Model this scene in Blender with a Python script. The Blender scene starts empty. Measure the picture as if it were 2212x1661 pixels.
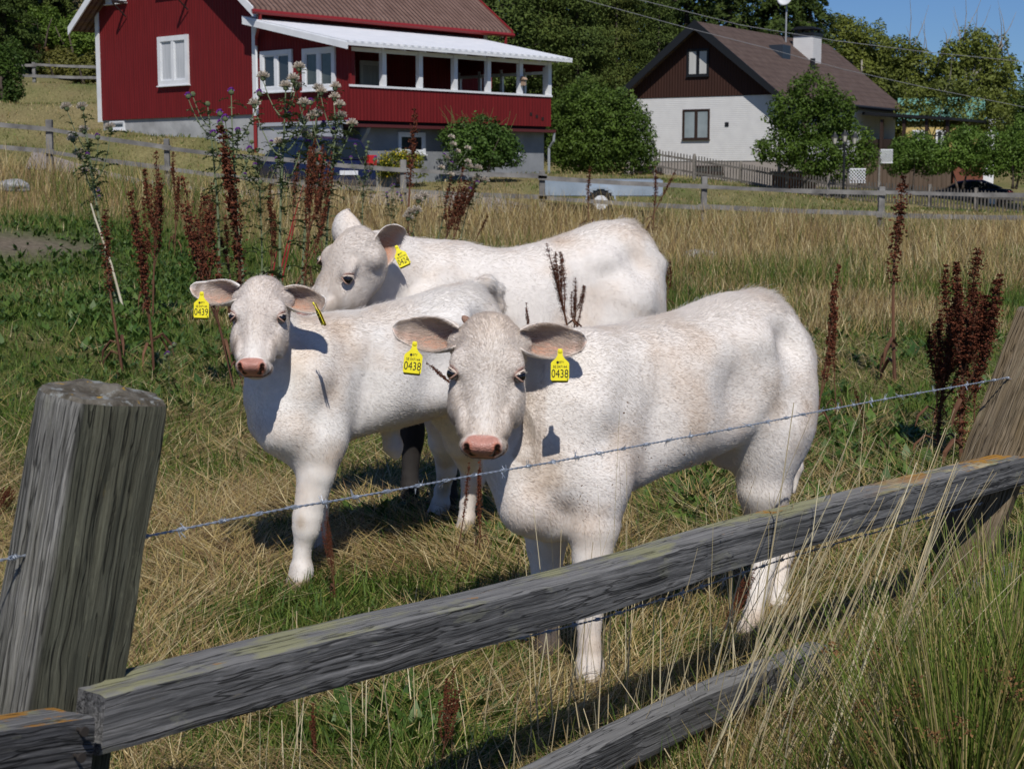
import bpy, bmesh, math, random
import numpy as np
from mathutils import Vector, Matrix
rng = np.random.default_rng(7)
random.seed(7)
SC = bpy.context.scene
COL = SC.collection
# ------------------------------------------------------------------ camera
CAM_H = 1.45
F_PX, PW, PH = 3500.0, 2212.0, 1661.0      # focal length in picture units
PITCH = math.atan((830.5 - 380.0) / F_PX)
cd = bpy.data.cameras.new('camera'); cam = bpy.data.objects.new('camera', cd); COL.objects.link(cam)
cam.location = (0, 0, CAM_H); cam.rotation_euler = (math.pi / 2 - PITCH, 0, 0)
cd.sensor_width = 36.0; cd.lens = 36.0 * F_PX / PW
cd.clip_start = 0.05; cd.clip_end = 4000
cd.dof.use_dof = True; cd.dof.focus_distance = 4.9; cd.dof.aperture_fstop = 14.0
SC.camera = cam
# ------------------------------------------------------------------ light
SUN_AZ, SUN_EL = math.radians(5.0), math.radians(49.0)   # a little to the right behind the camera
sd = Vector((math.sin(SUN_AZ) * math.cos(SUN_EL), -math.cos(SUN_AZ) * math.cos(SUN_EL), math.sin(SUN_EL)))
W_ = bpy.data.worlds.new('World'); SC.world = W_; W_.use_nodes = True
wn = W_.node_tree; bg = wn.nodes['Background']; sky = wn.nodes.new('ShaderNodeTexSky')
sky.sky_type = 'NISHITA'; sky.sun_disc = False; sky.sun_elevation = SUN_EL
sky.sun_rotation = math.atan2(sd.x, sd.y); sky.air_density = 1.0; sky.dust_density = 0.0; sky.ozone_density = 3.5
bg.inputs[1].default_value = 0.058
tint = wn.nodes.new('ShaderNodeVectorMath'); tint.operation = 'MULTIPLY'; tint.inputs[1].default_value = (.62, .86, 1.30)
wn.links.new(sky.outputs[0], tint.inputs[0]); wn.links.new(tint.outputs[0], bg.inputs[0])
sl = bpy.data.lights.new('sun', 'SUN'); sl.energy = 4.4; sl.angle = math.radians(0.5); sl.color = (1, .96, .9)
so = bpy.data.objects.new('sun', sl); COL.objects.link(so); so.rotation_euler = (-sd).to_track_quat('-Z', 'Y').to_euler()
so.location = (0, -5, 30)
vs = SC.view_settings; vs.view_transform = 'Standard'; vs.look = 'None'; vs.gamma = 1.0; vs.use_curve_mapping = False; vs.exposure = -0.11
SC.cycles.max_bounces = 6; SC.cycles.diffuse_bounces = 3; SC.cycles.transparent_max_bounces = 8
# ------------------------------------------------------------------ helpers
CF = np.array([0, math.cos(PITCH), -math.sin(PITCH)]); CU = np.array([0, math.sin(PITCH), math.cos(PITCH)]); CR = np.array([1., 0, 0])
def at(px, py, d):
    """world point seen at picture position px,py and d metres in front of the camera"""
    return np.array([0, 0, CAM_H]) + CF * d + CR * ((px - 1106) / F_PX * d) + CU * (-(py - 830.5) / F_PX * d)
def tag(o, label=None, cat=None, group=None, kind=None):
    if label: o['label'] = label
    if cat: o['category'] = cat
    if group: o['group'] = group
    if kind: o['kind'] = kind
    return o
def empty(name, loc=(0, 0, 0), rz=0.0, label=None, cat=None, group=None):
    o = bpy.data.objects.new(name, None); COL.objects.link(o); o.location = loc; o.rotation_euler = (0, 0, rz)
    o.empty_display_size = .1
    return tag(o, label, cat, group)
def link_mesh(name, me, mat=None, parent=None):
    o = bpy.data.objects.new(name, me); COL.objects.link(o)
    if mat is not None:
        for m in (mat if isinstance(mat, (list, tuple)) else [mat]): me.materials.append(m)
    if parent is not None: o.parent = parent
    return o
def np_mesh(name, V, quads=None, tris=None, smooth=False, col=None, mi=None):
    V = np.asarray(V, dtype=np.float32); me = bpy.data.meshes.new(name)
    nq = 0 if quads is None else len(quads); nt = 0 if tris is None else len(tris)
    me.vertices.add(len(V)); me.vertices.foreach_set('co', V.ravel())
    idx = []; st = []
    if nq: idx.append(np.asarray(quads, dtype=np.int32).ravel()); st.append(np.arange(nq, dtype=np.int32) * 4)
    if nt: idx.append(np.asarray(tris, dtype=np.int32).ravel()); st.append(nq * 4 + np.arange(nt, dtype=np.int32) * 3)
    idx = np.concatenate(idx); st = np.concatenate(st)
    me.loops.add(len(idx)); me.loops.foreach_set('vertex_index', idx)
    me.polygons.add(nq + nt); me.polygons.foreach_set('loop_start', st)
    if smooth: me.polygons.foreach_set('use_smooth', np.ones(nq + nt, dtype=bool))
    if mi is not None: me.polygons.foreach_set('material_index', np.asarray(mi, dtype=np.int32))
    me.update(calc_edges=True)
    if col is not None:
        a = me.color_attributes.new('col', 'FLOAT_COLOR', 'POINT')
        c = np.ones((len(V), 4), dtype=np.float32); c[:, :3] = col; a.data.foreach_set('color', c.ravel())
    return me
class MB:
    """collects simple shapes and links them as ONE mesh"""
    def __init__(s): s.v = []; s.f = []
    def add(s, V, F):
        o = len(s.v); s.v += [tuple(map(float, p)) for p in V]; s.f += [tuple(o + i for i in f) for f in F]; return s
    def box(s, a, b, rz=0, piv=None):
        x0, y0, z0 = a; x1, y1, z1 = b
        V = [(x0, y0, z0), (x1, y0, z0), (x1, y1, z0), (x0, y1, z0), (x0, y0, z1), (x1, y0, z1), (x1, y1, z1), (x0, y1, z1)]
        if rz:
            c, sn = math.cos(rz), math.sin(rz); px, py = piv or ((x0 + x1) / 2, (y0 + y1) / 2)
            V = [(px + (x - px) * c - (y - py) * sn, py + (x - px) * sn + (y - py) * c, z) for x, y, z in V]
        return s.add(V, [(0, 3, 2, 1), (4, 5, 6, 7), (0, 1, 5, 4), (1, 2, 6, 5), (2, 3, 7, 6), (3, 0, 4, 7)])
    def beam(s, p, q, w, h, up=(0, 0, 1)):
        p = Vector(p); q = Vector(q); d = (q - p).normalized(); r = d.cross(Vector(up)).normalized(); u = r.cross(d)
        V = []
        for c in (p, q):
            for a, b in ((-1, -1), (1, -1), (1, 1), (-1, 1)): V.append(c + r * (a * w / 2) + u * (b * h / 2))
        return s.add(V, [(3, 2, 1, 0), (4, 5, 6, 7), (0, 1, 5, 4), (1, 2, 6, 5), (2, 3, 7, 6), (3, 0, 4, 7)])
    def tube(s, pts, rad, n=8, cap=True):
        pts = [Vector(p) for p in pts]; rad = rad if isinstance(rad, (list, tuple, np.ndarray)) else [rad] * len(pts)
        V = []; F = []; ref = Vector((.13, .31, .94)).normalized()
        for i, p in enumerate(pts):
            d = (pts[min(i + 1, len(pts) - 1)] - pts[max(i - 1, 0)])
            if d.length < 1e-9: d = Vector((0, 0, 1))
            d.normalize(); a = d.cross(ref)
            if a.length < 1e-3: a = d.cross(Vector((1, 0, 0)))
            a.normalize(); b = d.cross(a)
            for k in range(n):
                t = 2 * math.pi * k / n; V.append(p + (a * math.cos(t) + b * math.sin(t)) * float(rad[i]))
        for i in range(len(pts) - 1):
            for k in range(n): F.append((i * n + k, i * n + (k + 1) % n, (i + 1) * n + (k + 1) % n, (i + 1) * n + k))
        if cap: F.append(tuple(range(n))[::-1]); F.append(tuple((len(pts) - 1) * n + k for k in range(n)))
        return s.add(V, F)
    def lathe(s, c, prof, n=16):
        V = []; F = []
        for r, z in prof:
            for k in range(n): t = 2 * math.pi * k / n; V.append((c[0] + r * math.cos(t), c[1] + r * math.sin(t), c[2] + z))
        m = len(prof)
        for i in range(m - 1):
            for k in range(n): F.append((i * n + k, i * n + (k + 1) % n, (i + 1) * n + (k + 1) % n, (i + 1) * n + k))
        F.append(tuple(range(n))[::-1]); F.append(tuple((m - 1) * n + k for k in range(n)))
        return s.add(V, F)
    def prism(s, poly, axis, a, b):
        """poly: 2-D outline in the plane across axis ('x','y','z'), from a to b"""
        n = len(poly); V = []
        for t in (a, b):
            for (p, q) in poly: V.append({'x': (t, p, q), 'y': (p, t, q), 'z': (p, q, t)}[axis])
        F = [tuple(range(n)), tuple(range(2 * n - 1, n - 1, -1))] + [(i, i + n, (i + 1) % n + n, (i + 1) % n) for i in range(n)]
        return s.add(V, F)
    def build(s, name, mat, parent=None, smooth=False, bevel=0):
        me = bpy.data.meshes.new(name); me.from_pydata(s.v, [], s.f)
        bm = bmesh.new(); bm.from_mesh(me); bmesh.ops.recalc_face_normals(bm, faces=bm.faces); bm.to_mesh(me); bm.free()
        if smooth: me.polygons.foreach_set('use_smooth', [True] * len(me.polygons))
        o = link_mesh(name, me, mat, parent)
        if bevel:
            m = o.modifiers.new('bevel', 'BEVEL'); m.width = bevel; m.segments = 2; m.limit_method = 'ANGLE'
        return o
def copy_tree(o, parent=None):
    c = o.copy(); COL.objects.link(c)
    if parent is not None: c.parent = parent
    for ch in list(o.children): copy_tree(ch, c)
    return c
def lattice_noise(P, scale, seed=0):
    """smooth value noise, -1..1"""
    P = np.asarray(P, dtype=np.float64) / scale + 1000.0 + seed * 17.3
    i = np.floor(P).astype(np.int64); f = P - i; f = f * f * (3 - 2 * f); out = np.zeros(len(P))
    D = P.shape[1]
    for c in range(2 ** D):
        w = np.ones(len(P)); h = np.full(len(P), seed * 7919 + 11, dtype=np.int64)
        for k in range(D):
            b = (c >> k) & 1; w *= f[:, k] if b else 1 - f[:, k]; h = (h * 73856093) ^ ((i[:, k] + b) * (19349663 + 6151 * k))
        h = (h ^ (h >> 13)) * 1274126177; h = (h ^ (h >> 16)) & 0xffff
        out += w * (h / 32767.5 - 1)
    return out
# ------------------------------------------------------------------ materials
def mat_new(name):
    m = bpy.data.materials.new(name); m.use_nodes = True; nt = m.node_tree; return m, nt, nt.nodes['Principled BSDF']
def N(nt, t, **kw):
    n = nt.nodes.new(t)
    for k, v in kw.items():
        if k.startswith('i_'): n.inputs[k[2:].replace('_', ' ')].default_value = v
        else: setattr(n, k, v)
    return n
def rgb(c): return (c[0], c[1], c[2], 1)
def mat(name, c1, c2=None, scale=5, rough=.8, bump=0, bscale=None, stretch=(1, 1, 1), metal=0, spec=.3, detail=4, lo=.35, hi=.65, coat=0):
    m, nt, b = mat_new(name); b.inputs['Roughness'].default_value = rough; b.inputs['Metallic'].default_value = metal
    b.inputs['Specular IOR Level'].default_value = spec; b.inputs['Coat Weight'].default_value = coat
    tc = N(nt, 'ShaderNodeTexCoord'); mp = N(nt, 'ShaderNodeMapping'); mp.inputs['Scale'].default_value = stretch
    nt.links.new(tc.outputs['Object'], mp.inputs[0])
    if c2 is None: b.inputs['Base Color'].default_value = rgb(c1)
    else:
        n = N(nt, 'ShaderNodeTexNoise'); n.inputs['Scale'].default_value = scale; n.inputs['Detail'].default_value = detail
        nt.links.new(mp.outputs[0], n.inputs['Vector'])
        r = N(nt, 'ShaderNodeValToRGB'); r.color_ramp.elements[0].color = rgb(c1); r.color_ramp.elements[1].color = rgb(c2)
        r.color_ramp.elements[0].position = lo; r.color_ramp.elements[1].position = hi
        nt.links.new(n.outputs[0], r.inputs[0]); nt.links.new(r.outputs[0], b.inputs['Base Color'])
    if bump:
        n2 = N(nt, 'ShaderNodeTexNoise'); n2.inputs['Scale'].default_value = bscale or scale * 3; n2.inputs['Detail'].default_value = 5
        nt.links.new(mp.outputs[0], n2.inputs['Vector'])
        bp = N(nt, 'ShaderNodeBump'); bp.inputs['Strength'].default_value = 1; bp.inputs['Distance'].default_value = bump
        nt.links.new(n2.outputs[0], bp.inputs['Height']); nt.links.new(bp.outputs[0], b.inputs['Normal'])
    return m
def mat_vcol(name, rough=.7, spec=.2, transl=0.0, noise=0.0, nscale=60):
    m, nt, b = mat_new(name); a = N(nt, 'ShaderNodeAttribute', attribute_name='col')
    b.inputs['Roughness'].default_value = rough; b.inputs['Specular IOR Level'].default_value = spec
    src = a.outputs['Color']
    if noise:
        tc = N(nt, 'ShaderNodeTexCoord'); n = N(nt, 'ShaderNodeTexNoise'); n.inputs['Scale'].default_value = nscale
        nt.links.new(tc.outputs['Object'], n.inputs['Vector'])
        mr = N(nt, 'ShaderNodeMapRange'); mr.inputs[1].default_value = .3; mr.inputs[2].default_value = .7; mr.inputs[3].default_value = 1 - noise; mr.inputs[4].default_value = 1 + noise
        nt.links.new(n.outputs[0], mr.inputs[0])
        mx = N(nt, 'ShaderNodeVectorMath', operation='SCALE'); nt.links.new(src, mx.inputs[0]); nt.links.new(mr.outputs[0], mx.inputs['Scale']); src = mx.outputs[0]
    nt.links.new(src, b.inputs['Base Color'])
    if transl:
        t = N(nt, 'ShaderNodeBsdfTranslucent'); nt.links.new(src, t.inputs[0]); mx = N(nt, 'ShaderNodeMixShader'); mx.inputs[0].default_value = transl
        out = nt.nodes['Material Output']; nt.links.new(b.outputs[0], mx.inputs[1]); nt.links.new(t.outputs[0], mx.inputs[2]); nt.links.new(mx.outputs[0], out.inputs[0])
    return m
# ------------------------------------------------------------------ terrain height
_ctl = [  # X, Y, z control points
 (-3, 0, 0), (3, 0, 0), (0, 0, 0), (0, 3, 0), (2.2, 3.2, .02), (1, 4.4, .02), (-3, 4, .03), (4, 5, .02), (.2, 4.45, .052), (.1, 4.7, .055), (.7, 4.9, .055), (.9, 5.2, .055), (-.7, 5.4, .085), (-.65, 5.75, .085), (-.2, 6.1, .088), (-.3, 6.4, .085), (0, 7, .06), (3, 9, .05), (-3, 8, .12),
 (-5, 14, .25), (0, 14, .12), (6, 14, .08), (-9, 25, .75), (-3, 25, .3), (3, 25, .2), (10, 25, .1),
 (-13, 36, 1.75), (-10.2, 36, 1.55), (-7.6, 36, 1.15), (-5, 36.5, .85), (-2.5, 37, .65), (.7, 37, .5), (4.4, 37, .3), (8.2, 36, .15), (14, 35, .05),
 (-6.5, 40, .85), (-4, 39, .75), (-3, 42, 1.0), (-5.2, 41.3, .85), (-12.4, 48.5, 2.75), (-15, 45, 2.9), (-14, 40, 2.2), (-9.5, 46, 2.55), (-7.2, 43.5, 2.2), (-5.5, 42.5, 1.4), (-2, 44, 1.3), (1.1, 47, 1.5),
 (3, 52, 1.25), (4, 60, 1.35), (6, 66, 1.3), (6, 75, 1.5), (12, 70, .9), (10, 60, .75), (13, 60, .45), (17, 52, -.2), (22, 60, -.1), (22, 75, .3), (30, 90, .8), (8, 45, .5),
 (-22, 60, 4.2), (-22, 75, 5.5), (-14, 60, 4.0), (-30, 80, 7), (-20, 110, 14), (-40, 110, 16), (-5, 90, 6), (0, 110, 8), (15, 110, 4), (40, 110, 2), (60, 140, 3), (0, 200, 14), (-60, 200, 22), (60, 200, 6)]
_ctl = np.array(_ctl, dtype=float)
def ground_z(X, Y):
    X = np.atleast_1d(np.asarray(X, float)).ravel(); Y = np.atleast_1d(np.asarray(Y, float)).ravel(); out = np.zeros(len(X))
    for s in range(0, len(X), 200000):
        x = X[s:s + 200000]; y = Y[s:s + 200000]
        d2 = (x[:, None] - _ctl[None, :, 0]) ** 2 + (y[:, None] - _ctl[None, :, 1]) ** 2
        w = 1.0 / (d2 + .3 + .0006 * y[:, None] ** 2) ** 2
        z = (w * _ctl[None, :, 2]).sum(1) / w.sum(1)
        p = np.stack([x, y], 1)
        z += lattice_noise(p, .55, 3) * .012 * np.clip(1.5 - y / 40, .3, 1) + lattice_noise(p, 2.1, 5) * .02 * np.clip((y - 7) / 10, 0, 1)
        out[s:s + 200000] = z
    return out
def gz(x, y): return float(ground_z([x], [y])[0])
def on_ground(px, py):
    """where the view ray through a picture position meets the ground"""
    r = CF + CR * ((px - 1106) / F_PX) + CU * (-(py - 830.5) / F_PX); t = 3.0
    for _ in range(3000):
        p = np.array([0, 0, CAM_H]) + r * t
        if p[2] <= gz(p[0], p[1]): return p
        t += .02 + t * .002
    return p
def unit(v): v = np.asarray(v, float); return v / np.linalg.norm(v)
# ------------------------------------------------------------------ ground sheet
def zone(X, Y):
    """share of green (0..1) and straw height class by place"""
    p = np.stack([X, Y], 1); n1 = lattice_noise(p, 1.3, 41); n2 = lattice_noise(p, .45, 42); n3 = lattice_noise(p, 5, 43)
    g = .50 + .30 * n1 + .20 * n2 + .15 * n3
    far = np.clip((Y - 17) / 9, 0, 1); g = g - far * .30
    left = np.clip((-X - Y * .135) / 1.2, 0, 1) * np.clip((Y - 12) / 2, 0, 1) * np.clip((29 - Y) / 4, 0, 1); g = g * (1 - left) + (.92 + .25 * n1) * left
    right = np.clip((X - 1.5 - Y * .08) / 1.5, 0, 1) * np.clip((12.5 - Y) / 3, 0, 1); g = g + right * .30
    g = g - .16 * np.clip((8.5 - Y) / 2, 0, 1) + .18 * lattice_noise(p, .22, 44) * np.clip((12 - Y) / 4, 0, 1)
    lawn = np.clip((Y - 37.2) / .8, 0, 1); g = g * (1 - lawn) + (.40 + .38 * n1 + .30 * n3) * lawn
    return np.clip(g, 0, 1)
ys = np.concatenate([np.linspace(-8, 2, 12), 2 + np.cumsum(np.linspace(.09, .16, 110)), ]); ys = np.concatenate([ys, ys[-1] + np.cumsum(.16 * 1.032 ** np.arange(118))]); ys = np.concatenate([ys, [ys[-1] * 1.3, ys[-1] * 2, ys[-1] * 4, ys[-1] * 10]])
us_ = np.linspace(-1, 1, 221); us_ = np.sign(us_) * (np.abs(us_) * .55 + np.abs(us_) ** 3 * 1.6)
GX = us_[None, :] * (np.maximum(ys, 2)[:, None] * 1.0 + 6); GY = np.repeat(ys[:, None], len(us_), 1)
GZ = ground_z(GX.ravel(), GY.ravel()).reshape(GX.shape)
g_ = zone(GX.ravel(), GY.ravel()); pp = np.stack([GX.ravel(), GY.ravel()], 1); nn = lattice_noise(pp, .2, 50)
cg = np.array([.060, .085, .022]); cs_ = np.array([.19, .135, .065]); cd_ = np.array([.085, .060, .036]); gm = np.clip(g_ * 1.1, 0, 1)[:, None]
gc = cs_ * (1 - gm) + cg * gm; lawnm = np.clip((GY.ravel() - 37.2) / .8, 0, 1)[:, None]
gc = gc * (1 - lawnm) + (np.array([.21, .17, .085]) * (1 - gm) + np.array([.11, .125, .040]) * gm) * lawnm
nearm = np.clip((9 - GY.ravel()) / 4, 0, 1)[:, None] * .5; gc = gc * (1 - nearm) + cd_ * nearm
gc = gc * (1 + .18 * nn[:, None])
dp = np.exp(-(((GX.ravel() + 6.6) / 1.7) ** 2 + ((GY.ravel() - 21.5) / 1.6) ** 2))[:, None]; gc = gc * (1 - dp * .85) + np.array([.16, .125, .10]) * dp * .85
nr, ncol = GX.shape; ii = np.arange(nr * ncol).reshape(nr, ncol)
Qd = np.stack([ii[:-1, :-1], ii[:-1, 1:], ii[1:, 1:], ii[1:, :-1]], -1).reshape(-1, 4)
M_ground = mat_vcol('pasture_soil', rough=.95, spec=.05, noise=.35, nscale=14)
link_mesh('ground', np_mesh('ground', np.stack([GX, GY, GZ], -1).reshape(-1, 3), quads=Qd, smooth=True, col=gc), M_ground)['kind'] = 'structure'
# gravel drive in front of the red house
def strip(name, pts, w, m, dz=.03, n=40):
    V = []; pts = np.array(pts, float); t = np.linspace(0, len(pts) - 1, n); i = np.minimum(t.astype(int), len(pts) - 2); f = (t - i)[:, None]; c = pts[i] * (1 - f) + pts[i + 1] * f
    for k in range(n):
        d = unit(c[min(k + 1, n - 1)] - c[max(k - 1, 0)]); pr = np.array([-d[1], d[0]])
        for s in np.linspace(-1, 1, 9):
            p = c[k] + pr * s * w / 2; V.append((p[0], p[1], gz(p[0], p[1]) + dz))
    Q = [(k * 9 + j, k * 9 + j + 1, (k + 1) * 9 + j + 1, (k + 1) * 9 + j) for k in range(n - 1) for j in range(8)]
    o = link_mesh(name, np_mesh(name, V, quads=Q, smooth=True), m); o['kind'] = 'structure'; return o
M_gravel = mat('gravel', (.20, .17, .155), (.33, .29, .26), 9, .95, bump=.01, bscale=40)
strip('driveway', [(-11.5, 38.9), (-8, 39.6), (-5, 40.3), (-2.0, 39.6), (0, 38.6)], 2.6, M_gravel)
# ------------------------------------------------------------------ materials for buildings
def siding(name, c, step=.12, depth=.012, dark=.8, rough=.75):
    m, nt, b = mat_new(name); b.inputs['Roughness'].default_value = rough; b.inputs['Specular IOR Level'].default_value = .25
    tc = N(nt, 'ShaderNodeTexCoord'); sp = N(nt, 'ShaderNodeSeparateXYZ'); nt.links.new(tc.outputs['Object'], sp.inputs[0])
    ad = N(nt, 'ShaderNodeMath', operation='ADD'); nt.links.new(sp.outputs[0], ad.inputs[0]); nt.links.new(sp.outputs[1], ad.inputs[1])
    ml = N(nt, 'ShaderNodeMath', operation='MULTIPLY'); ml.inputs[1].default_value = 2 * math.pi / step; nt.links.new(ad.outputs[0], ml.inputs[0])
    sn = N(nt, 'ShaderNodeMath', operation='SINE'); nt.links.new(ml.outputs[0], sn.inputs[0])
    bp = N(nt, 'ShaderNodeBump'); bp.inputs['Distance'].default_value = depth; bp.inputs['Strength'].default_value = .9; nt.links.new(sn.outputs[0], bp.inputs['Height']); nt.links.new(bp.outputs[0], b.inputs['Normal'])
    n = N(nt, 'ShaderNodeTexNoise'); n.inputs['Scale'].default_value = 1.4; n.inputs['Detail'].default_value = 6; mp = N(nt, 'ShaderNodeMapping'); mp.inputs['Scale'].default_value = (6, 6, .7)
    nt.links.new(tc.outputs['Object'], mp.inputs[0]); nt.links.new(mp.outputs[0], n.inputs[0]); r = N(nt, 'ShaderNodeValToRGB'); r.color_ramp.elements[0].color = rgb([x * dark for x in c]); r.color_ramp.elements[1].color = rgb(c)
    r.color_ramp.elements[0].position = .35; r.color_ramp.elements[1].position = .65; nt.links.new(n.outputs[0], r.inputs[0]); nt.links.new(r.outputs[0], b.inputs['Base Color']); return m
def rows(name, c1, c2, axis, step, depth, rough=.8, extra=None):
    """tiles or bricks: bands along one object axis plus a running cross pattern"""
    m, nt, b = mat_new(name); b.inputs['Roughness'].default_value = rough; b.inputs['Specular IOR Level'].default_value = .2
    tc = N(nt, 'ShaderNodeTexCoord'); n = N(nt, 'ShaderNodeTexNoise'); n.inputs['Scale'].default_value = 2.5; n.inputs['Detail'].default_value = 8; nt.links.new(tc.outputs['Object'], n.inputs[0])
    r = N(nt, 'ShaderNodeValToRGB'); r.color_ramp.elements[0].color = rgb(c1); r.color_ramp.elements[1].color = rgb(c2); r.color_ramp.elements[0].position = .3; r.color_ramp.elements[1].position = .7
    nt.links.new(n.outputs[0], r.inputs[0]); nt.links.new(r.outputs[0], b.inputs['Base Color']); sp = N(nt, 'ShaderNodeSeparateXYZ'); nt.links.new(tc.outputs['Object'], sp.inputs[0])
    h = None
    for k, st in ((axis, step),) + (extra or ()):
        ml = N(nt, 'ShaderNodeMath', operation='MULTIPLY'); ml.inputs[1].default_value = 2 * math.pi / st; nt.links.new(sp.outputs[k], ml.inputs[0]); sn = N(nt, 'ShaderNodeMath', operation='SINE'); nt.links.new(ml.outputs[0], sn.inputs[0])
        if h is None: h = sn.outputs[0]
        else: ad = N(nt, 'ShaderNodeMath', operation='ADD'); nt.links.new(h, ad.inputs[0]); nt.links.new(sn.outputs[0], ad.inputs[1]); h = ad.outputs[0]
    bp = N(nt, 'ShaderNodeBump'); bp.inputs['Distance'].default_value = depth; nt.links.new(h, bp.inputs['Height']); nt.links.new(bp.outputs[0], b.inputs['Normal']); return m
M_red = siding('red_paint', (.165, .0105, .012), depth=.0045); M_white = mat('white_paint', (.74, .75, .76), (.66, .67, .69), 3, .6); M_plaster = mat('grey_plaster', (.21, .22, .235), (.27, .28, .295), 2, .9, bump=.006, bscale=12)
M_stone = mat('pale_render', (.30, .30, .30), (.42, .42, .42), 1.6, .9, bump=.03, bscale=2.2); M_glass = mat('window_glass', (.03, .035, .04), rough=.05, spec=.9); M_curtain = mat('curtain', (.42, .44, .46), (.55, .56, .58), 4, .8, stretch=(6, 6, .3))
M_metalroof = rows('white_sheet_roof', (.72, .74, .77), (.80, .81, .83), 1, .25, .012, rough=.45); M_tile = rows('brown_roof_tile', (.135, .080, .062), (.20, .125, .10), 1, .18, .03, extra=((2, .22),))
M_guttered = mat('red_gutter', (.22, .02, .02), rough=.4); M_darkin = mat('dark_interior', (.02, .012, .012), rough=.9); M_downpipe = mat('grey_pipe', (.30, .32, .34), rough=.5)
M_trimred = mat('red_trim', (.15, .012, .014), rough=.7)
def window(parent, name, face, a0, a1, z0, z1, off, mf, mg, fr=.10, split=1, dep=.05, glass_z=None, sash=.05):
    """face: 'x' plane normal +x at x=off, 'y' plane normal -y at y=off; a0..a1 along the wall"""
    m = MB()
    def bx(p0, p1, q0, q1, d0, d1):
        if face == 'y': m.box((p0, off - d1, q0), (p1, off - d0, q1))
        else: m.box((off + d0, p0, q0), (off + d1, p1, q1))
    bx(a0, a1, z0, z0 + fr, 0.002, dep); bx(a0, a1, z1 - fr, z1, 0.002, dep); bx(a0, a0 + fr, z0 + fr, z1 - fr, 0.002, dep); bx(a1 - fr, a1, z0 + fr, z1 - fr, 0.002, dep)
    n = split + 1; wi = (a1 - a0 - 2 * fr) / n
    for k in range(1, n): bx(a0 + fr + wi * k - sash, a0 + fr + wi * k + sash, z0 + fr, z1 - fr, 0.002, dep * .9)
    for k in range(n):
        l = a0 + fr + wi * k + (sash if k else 0); r = a0 + fr + wi * (k + 1) - (sash if k < n - 1 else 0)
        for (p0, p1, q0, q1) in ((l, r, z0 + fr, z0 + fr + .035), (l, r, z1 - fr - .035, z1 - fr), (l, l + .035, z0 + fr + .035, z1 - fr - .035), (r - .035, r, z0 + fr + .035, z1 - fr - .035)): bx(p0, p1, q0, q1, .002, dep * .6)
    bx(a0 - .03, a1 + .03, z0 - .03, z0, .002, dep + .04)
    w = m.build(name, mf, parent); g = MB()
    if face == 'y': g.box((a0 + fr, off - .012, z0 + fr), (a1 - fr, off + .004, z1 - fr))
    else: g.box((off - .004, a0 + fr, z0 + fr), (off + .012, a1 - fr, z1 - fr))
    g.build('pane', mg, w); return w
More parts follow.
